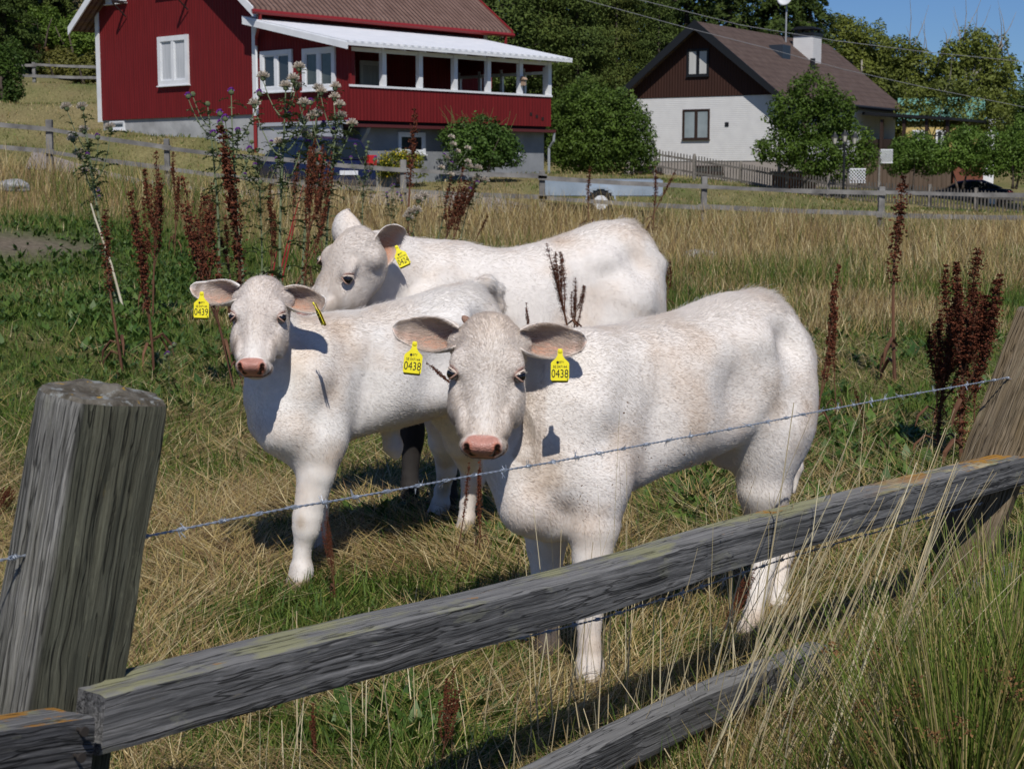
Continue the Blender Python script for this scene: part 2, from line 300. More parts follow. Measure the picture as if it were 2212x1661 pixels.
# ------------------------------------------------------------------ red house
def red_house():
    rz = math.atan2(-.677, .736); C0 = at(556, 380, 44.0)
    h = empty('red_house', (C0[0], C0[1], 0), rz, 'dark red wooden house with white window frames and a long covered veranda', 'house')
    W0, L0, ez, rg = -7.44, 9.0, 6.2, 9.0
    w = MB(); w.prism([(W0, 3.1), (0, 3.1), (0, ez), (W0 / 2, rg), (W0, ez)], 'y', 0, L0); w.build('wall', M_red, h)
    f = MB(); f.box((W0 + .05, .06, .5), (-.05, L0 - .05, 3.12)); f.build('foundation', M_stone, h)
    # corner boards
    for x, y, z0, z1 in ((W0, 0, 3.05, 7), (0, 0, 3.05, 6.1), (0, L0, 3.05, 6.1)):
        c = MB(); c.box((x - .09, y - .035, z0), (x + .09 + (.03 if x == 0 else 0), y + .10, z1)) if y == 0 else c.box((x - .05, y - .10, z0), (x + .035, y + .05, z1)); c.build('corner_board', M_white, h)
    # roof
    sl = (rg - ez) / (-W0 / 2); o = .62; r = MB(); t = .12
    r.prism([(W0 - o, ez - o * sl), (W0 / 2, rg), (o, ez - o * sl), (o, ez - o * sl + t), (W0 / 2, rg + t), (W0 - o, ez - o * sl + t)], 'y', -.55, L0 + .5); r.build('roof', M_tile, h)
    b = MB(); zz = ez - o * sl
    for y0, mt in ((-.60, M_white),):
        b.prism([(W0 - o - .05, zz - .12), (W0 / 2, rg - .12), (o + .05, zz - .12), (o + .05, zz + .12), (W0 / 2, rg + .15), (W0 - o - .05, zz + .12)], 'y', y0, y0 + .045); b.build('bargeboard', mt, h)
    b2 = MB(); b2.prism([(W0 - o - .05, zz - .1), (W0 / 2, rg - .1), (o + .05, zz - .1), (o + .05, zz + .14), (W0 / 2, rg + .15), (W0 - o - .05, zz + .14)], 'y', L0 + .505, L0 + .55); b2.build('bargeboard', M_guttered, h)
    gt = MB(); gt.tube([(o + .06, -.6, zz + .0), (o + .06, L0 + .55, zz + .0)], .065, 8)
    gt.tube([(o + .06, L0 + .2, zz - .03), (o + .02, L0 + .22, zz - .35), (.12, L0 + .12, zz - .95), (.10, L0 + .12, zz - 1.6)], .045, 8); gt.tube([(o + .06, -.35, zz - .03), (o, -.3, zz - .3), (.22, -.12, zz - .62), (.20, -.10, 4.9)], .045, 8); gt.build('gutter', M_guttered, h)
    dp = MB(); dp.tube([(.17, -.09, 5.3), (.17, -.09, 3.2)], .035, 8); dp.build('downpipe', M_white, h); dp = MB(); dp.tube([(.10, -.12, 3.05), (.10, -.12, 2.0)], .05, 8); dp.build('downpipe', M_guttered, h)
    # gable windows
    window(h, 'window', 'y', -4.37, -2.93, 4.0, 5.38, 0, M_white, M_curtain, fr=.14, sash=.06, dep=.06)
    for a0, a1, z in ((-6.9, -5.9, 6.47), (-4.35, -2.9, 6.55), (-1.55, -.75, 6.6)):
        window(h, 'window', 'y', a0, a1, z, z + 1.1, 0, M_white, M_curtain, fr=.12, dep=.06)
    for x in (-5.9, -2.9): br = MB(); br.box((x - .03, -.5, 6.42), (x + .03, -.02, 6.5)); br.beam((x, -.48, 6.42), (x, -.03, 6.05), .03, .03); br.build('bracket', M_darkin, h)
    window(h, 'cellar_window', 'y', -7.0, -6.25, 2.80, 3.06, .06, M_white, M_glass, fr=.05, split=0, dep=.04)
    # lean-to veranda
    PX, PL = 3.74, 7.82; zf, zr = 2.86, 3.70
    w = MB(); w.prism([(0.04, zf), (PX, zf), (PX, 4.72), (.04, 5.55)], 'y', 0.0, .12); w.build('veranda_end_wall', M_red, h)
    window(h, 'window', 'y', .27, 1.58, 3.66, 4.74, 0, M_white, M_glass, fr=.12, sash=.06, dep=.06); window(h, 'window', 'y', 2.0, 3.28, 3.64, 4.72, 0, M_white, mat('veranda_pane', (.05, .06, .055), (.09, .10, .09), 3, .1, spec=.8), fr=.12, sash=.06, dep=.06)
    w = MB(); w.box((PX - .1, .125, zf), (PX, PL, zr)); w.build('parapet', M_red, h)
    cp = MB(); cp.box((PX - .13, .02, zr), (PX + .035, PL + .02, zr + .055)); cp.build('sill_board', M_white, h)
    fl = MB(); fl.box((.02, .15, zf - .12), (PX - .11, PL - .1, zf + .02)); fl.build('floor', M_darkin, h)
    for y in (1.25, 2.57, 3.89, 5.21, 6.53, 7.76):
        p = MB(); p.box((PX - .12, y - .07, zr + .056), (PX + .01, y + .07, 4.70)); p.build('post', M_white, h)
    p = MB(); p.box((PX - .10, 0.125, zr + .057), (PX - .03, .26, 4.70)); p.build('post', M_trimred, h)
    rf = MB(); x1 = PX + .42; zs = 5.62; ze = 4.76; k = (zs - ze) / x1
    rf.prism([(.0, zs), (x1, ze), (x1, ze + .05), (.0, zs + .05)], 'y', -.42, PL + .45); rf.build('veranda_roof', M_metalroof, h)
    fb = MB(); fb.prism([(.03, zs - .17), (x1 + .02, ze - .17), (x1 + .02, ze - .004), (.03, zs - .004)], 'y', -.44, -.39); fb.build('bargeboard', M_white, h)
    fb = MB(); fb.box((x1 - .03, -.385, ze - .07), (x1 + .005, PL + .44, ze - .004)); fb.build('fascia', M_white, h)
    for y in np.linspace(.9, PL - .1, 10):
        q = MB(); q.beam((.3, y, zs - .14 - .3 * k), (x1 - .06, y, ze - .06), .05, .10); q.build('rafter', M_white, h)
    lt = MB(); lt.box((PX - .1, .13, 4.60), (PX - .02, PL, 4.70)); lt.build('header_beam', M_white, h)
    # house wall behind the veranda: french window and dark wall
    window(h, 'veranda_door', 'x', 1.55, 3.55, 2.95, 4.72, 0.0, M_white, mat('veranda_glass', (.28, .30, .28), (.45, .47, .44), 3, .2, stretch=(5, 5, .4), spec=.6), fr=.10, split=1, dep=.06)
    window(h, 'window', 'x', 3.75, 4.6, 3.2, 4.72, 0.0, M_white, M_curtain, fr=.09, split=0, dep=.05)
    # far end of the veranda: open frames
    fe = MB()
    for x in (.10, .95, 1.85, 2.75, 3.55): fe.box((x - .045, PL - .1, zr), (x + .045, PL - .02, 4.55))
    fe.box((.1, PL - .1, zr - .05), (3.6, PL - .02, zr + .02)); fe.box((.1, PL - .1, 4.36), (3.6, PL - .02, 4.44)); fe.build('end_frame', M_white, h)
    fe = MB(); fe.box((.02, PL - .08, zf), (PX - .12, PL - .01, zr - .06)); fe.prism([(.02, 4.45), (PX - .12, 4.45), (PX - .12, 4.62), (.02, 5.35)], 'y', PL - .08, PL - .01); fe.build('end_wall', M_trimred, h)
    # base under the veranda
    b = MB(); b.box((.1, .75, .5), (PX - .32, PL + .05, zf - .12)); b.build('foundation', M_plaster, h)
    b = MB(); b.box((0.02, .03, .5), (PX - .34, .10, zf - .11)); b.build('garage_front', mat('light_plaster', (.34, .35, .37), (.42, .43, .45), 2, .9, bump=.006, bscale=12), h)
    b = MB(); b.box((.5, .0, .6), (PX - .8, .028, 2.35)); b.build('garage_door', mat('garage_door_grey', (.30, .31, .33), (.36, .37, .39), 3, .7, stretch=(.5, 1, 14)), h)
    b = MB(); b.box((.15, -.03, zf - .10), (PX + .02, .10, zf - .005)); b.build('base_beam', mat('grey_beam', (.4, .42, .45), rough=.7), h)
    b = MB(); b.box((PX - .30, .12, zf - .17), (PX + .06, PL + .15, zf - .09)); b.build('edge_beam', mat('dark_red_beam', (.09, .02, .02), rough=.6), h)
    for y in (.72,):
        b = MB(); b.prism([(PX - .31, 2.30), (PX - .31, zf - .18), (PX - .02, zf - .18), (PX - .10, 2.55), (PX - .22, 2.42)], 'y', y - .06, y + .06); b.build('bracket', mat('grey_bracket', (.3, .33, .37), rough=.7), h)
    window(h, 'cellar_window', 'x', 2.0, 3.0, 2.02, 2.60, PX - .32, M_white, M_glass, fr=.09, split=0, dep=.05); window(h, 'cellar_window', 'x', 6.0, 6.7, 2.1, 2.55, PX - .32, M_white, M_glass, fr=.07, split=0, dep=.05)
    v = MB()
    for i in range(3): v = MB(); v.box((PX + .002, 6.9 + i * .25, 3.15 - i * .06), (PX + .012, 6.99 + i * .25, 3.24 - i * .06)); v.build('vent', M_darkin, h)
    pp_ = MB(); pp_.tube([(PX + .02, PL + .12, zf - .12), (PX - .02, PL + .14, 2.45), (PX - .22, PL + .16, 2.25), (PX - .22, PL + .16, 1.3)], .04, 8); pp_.build('downpipe', M_downpipe, h)
    bh = MB(); bh.box((PX + .02, 6.49, 3.98), (PX + .14, 6.58, 4.14)); bh.prism([(PX, 4.14), (PX + .18, 4.14), (PX + .09, 4.24)], 'y', 6.46, 6.61); o_ = bh.build('bird_box', mat('bird_box_wood', (.35, .25, .18), rough=.8)); o_.location = h.location; o_.rotation_euler = h.rotation_euler; tag(o_, 'small wooden bird box hanging on a white veranda post', 'bird box')
red_house()
# ------------------------------------------------------------------ white brick house
M_brickw = rows('white_brick', (.60, .59, .58), (.66, .65, .635), 2, .085, .0018); M_browns = siding('brown_boards', (.045, .018, .012), .14, .01); M_browntile = rows('grey_brown_tile', (.085, .057, .047), (.125, .088, .073), 1, .25, .03, extra=((2, .24),))
M_black = mat('black_metal', (.012, .013, .015), rough=.5); M_brown = mat('brown_trim', (.035, .02, .015), rough=.7); M_blind = mat('pale_blind', (.45, .45, .43), (.52, .52, .5), 3, .7, stretch=(8, 8, .2)); M_greyglass = mat('pale_glass', (.22, .26, .27), (.30, .34, .35), 1.5, .25)
def white_house():
    ang = math.radians(33); gx = (math.cos(ang), -math.sin(ang)); A = at(1345, 380, 75.0)
    h = empty('white_house', (A[0], A[1], 0), -ang, 'white brick house with a brown boarded gable and brown tiled roof', 'house')
    Wd, Ln, ez, pk = 7.75, 14.5, 4.95, 8.0; sl = (pk - ez) / (Wd / 2); t = .18; o = .45
    w = MB(); w.box((0, .03, 2.1), (Wd, Ln, ez)); w.build('brick_wall', M_brickw, h)
    w = MB(); w.box((.05, .06, 0), (Wd - .05, Ln - .05, 2.11)); w.build('foundation', mat('beige_plinth', (.34, .30, .27), rough=.9), h)
    w = MB(); w.prism([(0, ez + .002), (Wd, ez + .002), (Wd / 2, pk)], 'y', 0, Ln); w.build('gable', M_browns, h)
    r = MB(); zz = ez - o * sl; r.prism([(-o, zz), (Wd / 2, pk), (Wd + o, zz), (Wd + o, zz + t), (Wd / 2, pk + t + .05), (-o, zz + t)], 'y', -.55, Ln + .4); r.build('roof', M_browntile, h)
    b = MB(); b.prism([(-o - .05, zz - .12), (Wd / 2, pk - .16), (Wd + o + .05, zz - .12), (Wd + o + .05, zz + .2), (Wd / 2, pk + .28), (-o - .05, zz + .2)], 'y', -.60, -.552); b.build('bargeboard', M_black, h)
    g = MB(); g.tube([(Wd + o + .06, -.55, zz + .1), (Wd + o + .06, Ln + .4, zz + .1)], .07, 8); g.tube([(Wd + .08, -.02, ez - .5), (Wd + .08, -.02, 1.6)], .05, 8); g.build('gutter', M_black, h)
    def lx(px, d0=75.0): r_ = (px - 1106) / F_PX; return (r_ * d0 - A[0]) / (gx[0] - gx[1] * r_ * 1.0)
    window(h, 'window', 'y', lx(1473), lx(1531), 3.05, 4.40, .03, M_brown, M_greyglass, fr=.06, sash=.04); window(h, 'window', 'y', lx(1481), lx(1528), 5.85, 7.05, 0, M_black, M_blind, fr=.07, sash=.04)
    v = MB(); v.box((lx(1564), -.0, 3.62), (lx(1572), .026, 3.80)); v.build('vent', M_black, h)
    for x in (.6, 3.6): window(h, 'cellar_window', 'y', x, x + 1.5, 1.55, 1.9, .06, M_brown, M_glass, fr=.05, split=1, sash=.02)
    # chimney, cap, dish, skylight, pipe
    cx, cy = Wd / 2 + 1.15, 9.4; zc = pk - (cx - Wd / 2) * sl
    c = MB(); c.box((cx - .52, cy - .52, zc - 1.5), (cx + .52, cy + .52, zc + 1.10)); ch = c.build('chimney', M_brickw, h)
    c = MB(); c.box((cx - .58, cy - .58, zc + 1.102), (cx + .58, cy + .58, zc + 1.24)); [c.box((cx + a * .42 - .05, cy + b * .42 - .05, zc + 1.241), (cx + a * .42 + .05, cy + b * .42 + .05, zc + 1.40)) for a in (-1, 1) for b in (-1, 1)]; c.prism([(-.78, 0), (-.78, .22), (-.4, .34), (.4, .34), (.78, .22), (.78, 0)], 'y', -.5, .5) if False else None; c.box((cx - .5, cy - .5, zc + 1.242), (cx + .5, cy + .5, zc + 1.36)) if False else None; c.prism([(-.62 + cx, zc + 1.402), (-.62 + cx, zc + 1.45), (-.3 + cx, zc + 1.55), (.3 + cx, zc + 1.55), (.62 + cx, zc + 1.45), (.62 + cx, zc + 1.402)], 'y', cy - .58, cy + .58); c.build('cap', M_black, ch)
    s = MB(); s.box((Wd / 2 + 1.0, 5.2, zc - .62), (Wd / 2 + 1.7, 6.1, zc + .42)); s.build('roof_hatch', mat('dark_blue_metal', (.03, .04, .055), rough=.4), h)
    s = MB(); s.tube([(Wd / 2 + 2.2, 7.6, zc - 1.2), (Wd / 2 + 2.2, 7.6, zc - .1)], .12, 10); s.build('vent_pipe', M_black, h)
    # mast with dish
    m = MB(); m.tube([(cx - .75, cy - .9, pk - .9), (cx - .75, cy - .9, pk + 1.9)], .04, 8); mo = m.build('dish_mast', M_downpipe, h)
    d = MB(); d.lathe((0, 0, 0), [(.02, 0), (.15, .012), (.28, .045), (.36, .085), (.365, .10), (.27, .06), (.14, .027), (.02, .015)], 22); do = d.build('satellite_dish', mat('dish_white', (.6, .61, .62), rough=.5), mo, smooth=True); do.location = (cx - .78, cy - 1.05, pk + 1.95); do.rotation_euler = (math.radians(75), 0, math.radians(8))
    dt = MB()
    for i in range(5): dt.box((-.13 + i * .055, -.02, .048), (-.095 + i * .055, .02, .052))
    dt.build('mark', mat('dish_mark', (.15, .2, .35), rough=.6), do)
    # side porch: flat canopy on brown posts
    y0 = Ln - 4.0; p = MB(); p.prism([(Wd + .3, 4.35), (Wd + 4.7, 4.02), (Wd + 4.7, 4.14), (Wd + .3, 4.50)], 'y', y0 - 1.4, Ln + .5); p.build('canopy', M_black, h)
    for x in (Wd + 1.2, Wd + 2.3, Wd + 3.4, Wd + 4.4):
        p = MB(); p.box((x - .07, y0 - 1.2, 0.6), (x + .07, y0 - 1.06, 4.12)); p.build('canopy_post', M_brown, h)
    p = MB(); p.box((Wd + .02, y0 - 1.0, .6), (Wd + 1.6, Ln, 3.2)); p.build('porch_wall', mat('dark_brown_wood', (.03, .018, .014), rough=.8), h)
    p = MB(); p.box((Wd + .1, y0 - 1.15, 2.15), (Wd + 4.5, y0 - 1.09, 2.3)); p.build('handrail', M_brown, h)
white_house()
def far_house():
    A = at(2028, 380, 88.5); h = empty('far_house', (A[0], A[1], 0), -.25, 'yellow house with a turquoise metal roof half hidden behind the trees', 'house')
    w = MB(); w.box((-2.6, 0, 0), (2.6, 6, 5.6)); w.build('wall', mat('yellow_wall', (.50, .38, .14), rough=.8), h)
    r = MB(); r.prism([(-.35, 5.5), (3, 7.2), (6.35, 5.5)], 'x', -3, 3); r.build('roof', rows('turquoise_sheet', (.11, .25, .20), (.15, .31, .25), 0, .4, .02, rough=.5), h)
    for x in (-1.9, -.3, 1.2): window(h, 'window', 'y', x, x + .9, 3.6, 4.9, 0, M_white, M_glass, fr=.1)
    g = MB(); g.box((3.0, .5, 0), (3.7, 3, 5.6)); g.build('side_wall', M_white, h); h.scale = (.78, .78, .80)
far_house()
# ------------------------------------------------------------------ fences
def wood(name, axis, c1=(.050, .050, .052), c2=(.17, .165, .16), lichen=.5, orange=.3, crack=1.0, top=True, tint=None, oend=None, side=None):
    m, nt, b = mat_new(name); b.inputs['Roughness'].default_value = .88; b.inputs['Specular IOR Level'].default_value = .15; L = nt.links.new
    tc = N(nt, 'ShaderNodeTexCoord'); st = [44.0, 44.0, 44.0]; st[axis] = 1.0; mp = N(nt, 'ShaderNodeMapping'); mp.inputs['Scale'].default_value = st; L(tc.outputs['Object'], mp.inputs[0])
    # knots bend the grain a little
    dn = N(nt, 'ShaderNodeTexNoise'); dn.inputs['Scale'].default_value = 6; L(tc.outputs['Object'], dn.inputs[0]); dv = N(nt, 'ShaderNodeVectorMath', operation='SCALE'); L(dn.outputs['Color'], dv.inputs[0]); dv.inputs['Scale'].default_value = .4
    av = N(nt, 'ShaderNodeVectorMath', operation='ADD'); L(mp.outputs[0], av.inputs[0]); L(dv.outputs[0], av.inputs[1])
    g = N(nt, 'ShaderNodeTexNoise'); g.inputs['Scale'].default_value = 2.2; g.inputs['Detail'].default_value = 9; g.inputs['Roughness'].default_value = .72; L(av.outputs[0], g.inputs[0])
    r = N(nt, 'ShaderNodeValToRGB'); r.color_ramp.elements[0].color = rgb([x * .25 for x in c1]); r.color_ramp.elements[0].position = .30; e = r.color_ramp.elements.new(.44); e.color = rgb(c1); r.color_ramp.elements[-1].color = rgb(c2); r.color_ramp.elements[-1].position = .72; L(g.outputs[0], r.inputs[0])
    fs = [150.0, 150.0, 150.0]; fs[axis] = 1.6; mpf = N(nt, 'ShaderNodeMapping'); mpf.inputs['Scale'].default_value = fs; L(tc.outputs['Object'], mpf.inputs[0]); dv2 = N(nt, 'ShaderNodeVectorMath', operation='SCALE'); L(dn.outputs['Color'], dv2.inputs[0]); dv2.inputs['Scale'].default_value = 3.0; av2 = N(nt, 'ShaderNodeVectorMath', operation='ADD'); L(mpf.outputs[0], av2.inputs[0]); L(dv2.outputs[0], av2.inputs[1])
    gf = N(nt, 'ShaderNodeTexNoise'); gf.inputs['Scale'].default_value = 1.6; gf.inputs['Detail'].default_value = 6; gf.inputs['Roughness'].default_value = .6; L(av2.outputs[0], gf.inputs[0]); mf_ = N(nt, 'ShaderNodeMapRange'); mf_.inputs[1].default_value = .34; mf_.inputs[2].default_value = .66; mf_.inputs[3].default_value = .62; mf_.inputs[4].default_value = 1.40; L(gf.outputs[0], mf_.inputs[0])
    cs = [55.0, 55.0, 55.0]; cs[axis] = .8; mpc = N(nt, 'ShaderNodeMapping'); mpc.inputs['Scale'].default_value = cs; L(tc.outputs['Object'], mpc.inputs[0]); av3 = N(nt, 'ShaderNodeVectorMath', operation='ADD'); dv3 = N(nt, 'ShaderNodeVectorMath', operation='SCALE'); L(dn.outputs['Color'], dv3.inputs[0]); dv3.inputs['Scale'].default_value = .9; L(mpc.outputs[0], av3.inputs[0]); L(dv3.outputs[0], av3.inputs[1]); cn = N(nt, 'ShaderNodeTexNoise'); cn.inputs['Scale'].default_value = 1.0; cn.inputs['Detail'].default_value = 2; L(av3.outputs[0], cn.inputs[0])
    ab = N(nt, 'ShaderNodeMath', operation='SUBTRACT'); L(cn.outputs[0], ab.inputs[0]); ab.inputs[1].default_value = .5; aa = N(nt, 'ShaderNodeMath', operation='ABSOLUTE'); L(ab.outputs[0], aa.inputs[0]); ck = N(nt, 'ShaderNodeMapRange'); ck.inputs[1].default_value = .004; ck.inputs[2].default_value = .022; ck.inputs[3].default_value = .3; ck.inputs[4].default_value = 1.0; L(aa.outputs[0], ck.inputs[0])
    big = N(nt, 'ShaderNodeTexNoise'); big.inputs['Scale'].default_value = 3; big.inputs['Detail'].default_value = 4; L(tc.outputs['Object'], big.inputs[0])
    mr = N(nt, 'ShaderNodeMapRange'); mr.inputs[1].default_value = .3; mr.inputs[2].default_value = .7; mr.inputs[3].default_value = .72; mr.inputs[4].default_value = 1.25; L(big.outputs[0], mr.inputs[0]); sc = N(nt, 'ShaderNodeVectorMath', operation='SCALE'); L(r.outputs[0], sc.inputs[0]); m1 = N(nt, 'ShaderNodeMath', operation='MULTIPLY'); L(mr.outputs[0], m1.inputs[0]); L(mf_.outputs[0], m1.inputs[1]); L(m1.outputs[0], sc.inputs['Scale'])
    col = sc.outputs[0]
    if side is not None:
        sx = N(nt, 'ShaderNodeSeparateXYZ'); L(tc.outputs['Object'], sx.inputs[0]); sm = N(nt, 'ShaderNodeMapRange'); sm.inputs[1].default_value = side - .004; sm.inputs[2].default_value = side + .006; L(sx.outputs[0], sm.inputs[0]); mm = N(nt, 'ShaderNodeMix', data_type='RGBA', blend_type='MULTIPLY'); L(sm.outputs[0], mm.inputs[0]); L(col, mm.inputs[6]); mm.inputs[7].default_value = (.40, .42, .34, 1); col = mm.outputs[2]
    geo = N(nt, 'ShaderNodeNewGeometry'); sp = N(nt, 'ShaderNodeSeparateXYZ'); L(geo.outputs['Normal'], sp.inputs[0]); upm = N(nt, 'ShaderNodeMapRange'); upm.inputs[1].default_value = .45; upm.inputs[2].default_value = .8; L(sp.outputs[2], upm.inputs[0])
    if top:   # upward-facing surfaces mixed paler
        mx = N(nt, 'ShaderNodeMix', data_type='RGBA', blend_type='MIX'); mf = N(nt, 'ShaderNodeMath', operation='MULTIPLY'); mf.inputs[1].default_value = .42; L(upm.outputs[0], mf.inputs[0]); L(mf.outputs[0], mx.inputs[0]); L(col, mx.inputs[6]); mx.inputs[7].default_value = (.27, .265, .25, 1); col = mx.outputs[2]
    def patch(col, scale, lo, hi, color, seed, mask=None, amount=1.0, st2=None):
        m2 = N(nt, 'ShaderNodeMapping'); m2.inputs['Location'].default_value = (seed, seed * 2, seed * 3); s2 = [1, 1, 1]; s2[axis] = .45; m2.inputs['Scale'].default_value = st2 or s2; L(tc.outputs['Object'], m2.inputs[0])
        n = N(nt, 'ShaderNodeTexNoise'); n.inputs['Scale'].default_value = scale; n.inputs['Detail'].default_value = 7; n.inputs['Roughness'].default_value = .65; L(m2.outputs[0], n.inputs[0])
        q = N(nt, 'ShaderNodeMapRange'); q.inputs[1].default_value = lo; q.inputs[2].default_value = hi; q.inputs[4].default_value = amount; L(n.outputs[0], q.inputs[0]); f = q.outputs[0]
        if mask is not None: k = N(nt, 'ShaderNodeMath', operation='MULTIPLY'); L(f, k.inputs[0]); L(mask, k.inputs[1]); f = k.outputs[0]
        mx = N(nt, 'ShaderNodeMix', data_type='RGBA'); L(f, mx.inputs[0]); L(col, mx.inputs[6]); mx.inputs[7].default_value = rgb(color); return mx.outputs[2]
    if lichen: col = patch(col, 7, .62 - .14 * lichen, .66 - .10 * lichen, (.27, .265, .14), 1.7, upm.outputs[0], .8); col = patch(col, 16, .60, .63, (.30, .30, .20), 5.1, None, .22 * lichen)
    if orange: col = patch(col, 9, .66 - .2 * orange, .69 - .2 * orange, (.36, .17, .025), 9.3, upm.outputs[0], .9)
    if oend:
        so_ = N(nt, 'ShaderNodeSeparateXYZ'); L(tc.outputs['Object'], so_.inputs[0]); eo = N(nt, 'ShaderNodeMapRange'); eo.inputs[1].default_value = oend[0]; eo.inputs[2].default_value = oend[1]; L(so_.outputs[axis], eo.inputs[0]); mo = N(nt, 'ShaderNodeMath', operation='MULTIPLY'); L(eo.outputs[0], mo.inputs[0]); L(upm.outputs[0], mo.inputs[1])
        col = patch(col, 8, .47, .53, (.38, .19, .03), 12.3, mo.outputs[0], .95); col = patch(col, 14, .56, .60, (.42, .36, .22), 15.1, mo.outputs[0], .8)
    col = patch(col, 30, .66, .7, (.22, .16, .05), 3.3, None, .4)
    if tint: col = patch(col, 2.2, .45, .62, tint, 7.7, None, .7)
    cm = N(nt, 'ShaderNodeVectorMath', operation='SCALE'); L(col, cm.inputs[0]); L(ck.outputs[0], cm.inputs['Scale']); L(cm.outputs[0], b.inputs['Base Color'])
    hm = N(nt, 'ShaderNodeMath', operation='MULTIPLY'); L(g.outputs[0], hm.inputs[0]); L(ck.outputs[0], hm.inputs[1]); ha = N(nt, 'ShaderNodeMath', operation='MULTIPLY_ADD'); L(gf.outputs[0], ha.inputs[0]); ha.inputs[1].default_value = .35; L(hm.outputs[0], ha.inputs[2])
    bp = N(nt, 'ShaderNodeBump'); bp.inputs['Distance'].default_value = .0035 * crack; bp.inputs['Strength'].default_value = 1; L(ha.outputs[0], bp.inputs['Height']); L(bp.outputs[0], b.inputs['Normal']); return m
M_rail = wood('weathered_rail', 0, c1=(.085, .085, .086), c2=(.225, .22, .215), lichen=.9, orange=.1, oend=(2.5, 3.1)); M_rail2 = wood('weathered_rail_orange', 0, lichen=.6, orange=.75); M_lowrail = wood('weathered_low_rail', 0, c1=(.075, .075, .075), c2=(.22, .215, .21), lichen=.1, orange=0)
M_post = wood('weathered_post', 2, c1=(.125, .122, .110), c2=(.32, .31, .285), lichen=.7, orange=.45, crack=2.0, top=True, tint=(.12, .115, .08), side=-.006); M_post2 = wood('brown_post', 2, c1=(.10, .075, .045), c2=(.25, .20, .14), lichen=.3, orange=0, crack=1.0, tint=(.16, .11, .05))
def crust():
    m, nt, b = mat_new('lichen_crust'); b.inputs['Roughness'].default_value = .95; b.inputs['Specular IOR Level'].default_value = .1; tc = N(nt, 'ShaderNodeTexCoord'); col = None
    def ns(s, seed): mp = N(nt, 'ShaderNodeMapping'); mp.inputs['Location'].default_value = (seed, seed, seed); nt.links.new(tc.outputs['Object'], mp.inputs[0]); n = N(nt, 'ShaderNodeTexNoise'); n.inputs['Scale'].default_value = s; n.inputs['Detail'].default_value = 8; n.inputs['Roughness'].default_value = .7; nt.links.new(mp.outputs[0], n.inputs[0]); return n.outputs[0]
    prev = None
    for s, seed, lo, hi, c in ((30, 1, .4, .6, (.16, .145, .12)), (42, 4, .55, .62, (.24, .25, .24)), (34, 8, .62, .66, (.13, .10, .05)), (26, 12, .63, .66, (.42, .25, .03))):
        q = N(nt, 'ShaderNodeMapRange'); q.inputs[1].default_value = lo; q.inputs[2].default_value = hi; nt.links.new(ns(s, seed), q.inputs[0]); mx = N(nt, 'ShaderNodeMix', data_type='RGBA'); nt.links.new(q.outputs[0], mx.inputs[0]); mx.inputs[7].default_value = rgb(c)
        if prev is None: mx.inputs[6].default_value = (.07, .06, .045, 1)
        else: nt.links.new(prev, mx.inputs[6])
        prev = mx.outputs[2]
    nt.links.new(prev, b.inputs['Base Color']); bp = N(nt, 'ShaderNodeBump'); bp.inputs['Distance'].default_value = .006; nt.links.new(ns(45, 4), bp.inputs['Height']); nt.links.new(bp.outputs[0], b.inputs['Normal']); return m
M_crust = crust()
M_nail = mat('rusty_nail', (.03, .025, .022), rough=.7); M_wire = mat('galvanised_wire', (.33, .37, .43), (.45, .49, .55), 40, .45, metal=.55, spec=.5); M_old = mat('old_grey_wood', (.12, .115, .11), (.24, .23, .215), 3, .9, stretch=(1, 1, 1), bump=.01, bscale=12)
def frame(A, Bp, upv=(0, 0, 1)):
    x = unit(np.asarray(Bp) - np.asarray(A)); y = unit(np.cross(upv, x)); z = np.cross(x, y); return Matrix([[x[i], y[i], z[i], A[i]] for i in range(3)] + [[0, 0, 0, 1]])
def beam_mesh(name, L, W, H, seed, m, parent, M, n=90, rnd=.006, bend=.006, endcut=0.0):
    """beam along local x, front-top edge along x axis (y 0..W away, z 0..-H)"""
    q = []; ns = 7
    for (x0, z0, x1, z1) in ((0, 0, W, 0), (W, 0, W, -H), (W, -H, 0, -H), (0, -H, 0, 0)):
        for k in range(ns): t = k / ns; q.append((x0 + (x1 - x0) * t, z0 + (z1 - z0) * t))
    q = np.array(q); c = np.array([W / 2, -H / 2]); half = np.array([W / 2, H / 2]); e = (q - c) / half; rr = (np.abs(e[:, 0]) ** 14 + np.abs(e[:, 1]) ** 14) ** (1 / 14); q = c + e / rr[:, None] * half
    xs = np.linspace(0, L, n); V = []
    for i, x in enumerate(xs):
        w1 = bend * math.sin(x * 1.7 + seed) + bend * .5 * math.sin(x * 4.1 + seed * 2)
        for (y, z) in q: V.append((x + (endcut * (z / H) if i in (0, n - 1) else 0), y + w1 * .6, z + w1))
    V = np.array(V); k = len(q); nz_ = lattice_noise(V * np.array([1.2, 9, 9]), .35, seed); n2 = lattice_noise(V * np.array([1, 14, 14]), .12, seed + 5); cc = np.array([0, W / 2, -H / 2]); dirv = V - cc; dirv[:, 0] = 0; dirv /= np.linalg.norm(dirv, axis=1)[:, None]; V = V + dirv * (nz_ * rnd * .5 + n2 * rnd * .28)[:, None]
    Q = [(i * k + j, i * k + (j + 1) % k, (i + 1) * k + (j + 1) % k, (i + 1) * k + j) for i in range(n - 1) for j in range(k)]
    me = bpy.data.meshes.new(name); me.from_pydata([tuple(v) for v in V], [], Q + [tuple(range(k))[::-1], tuple((n - 1) * k + j for j in range(k))]); bm = bmesh.new(); bm.from_mesh(me); bmesh.ops.recalc_face_normals(bm, faces=bm.faces); bm.to_mesh(me); bm.free()
    o = link_mesh(name, me, m, parent); o.matrix_local = M; return o
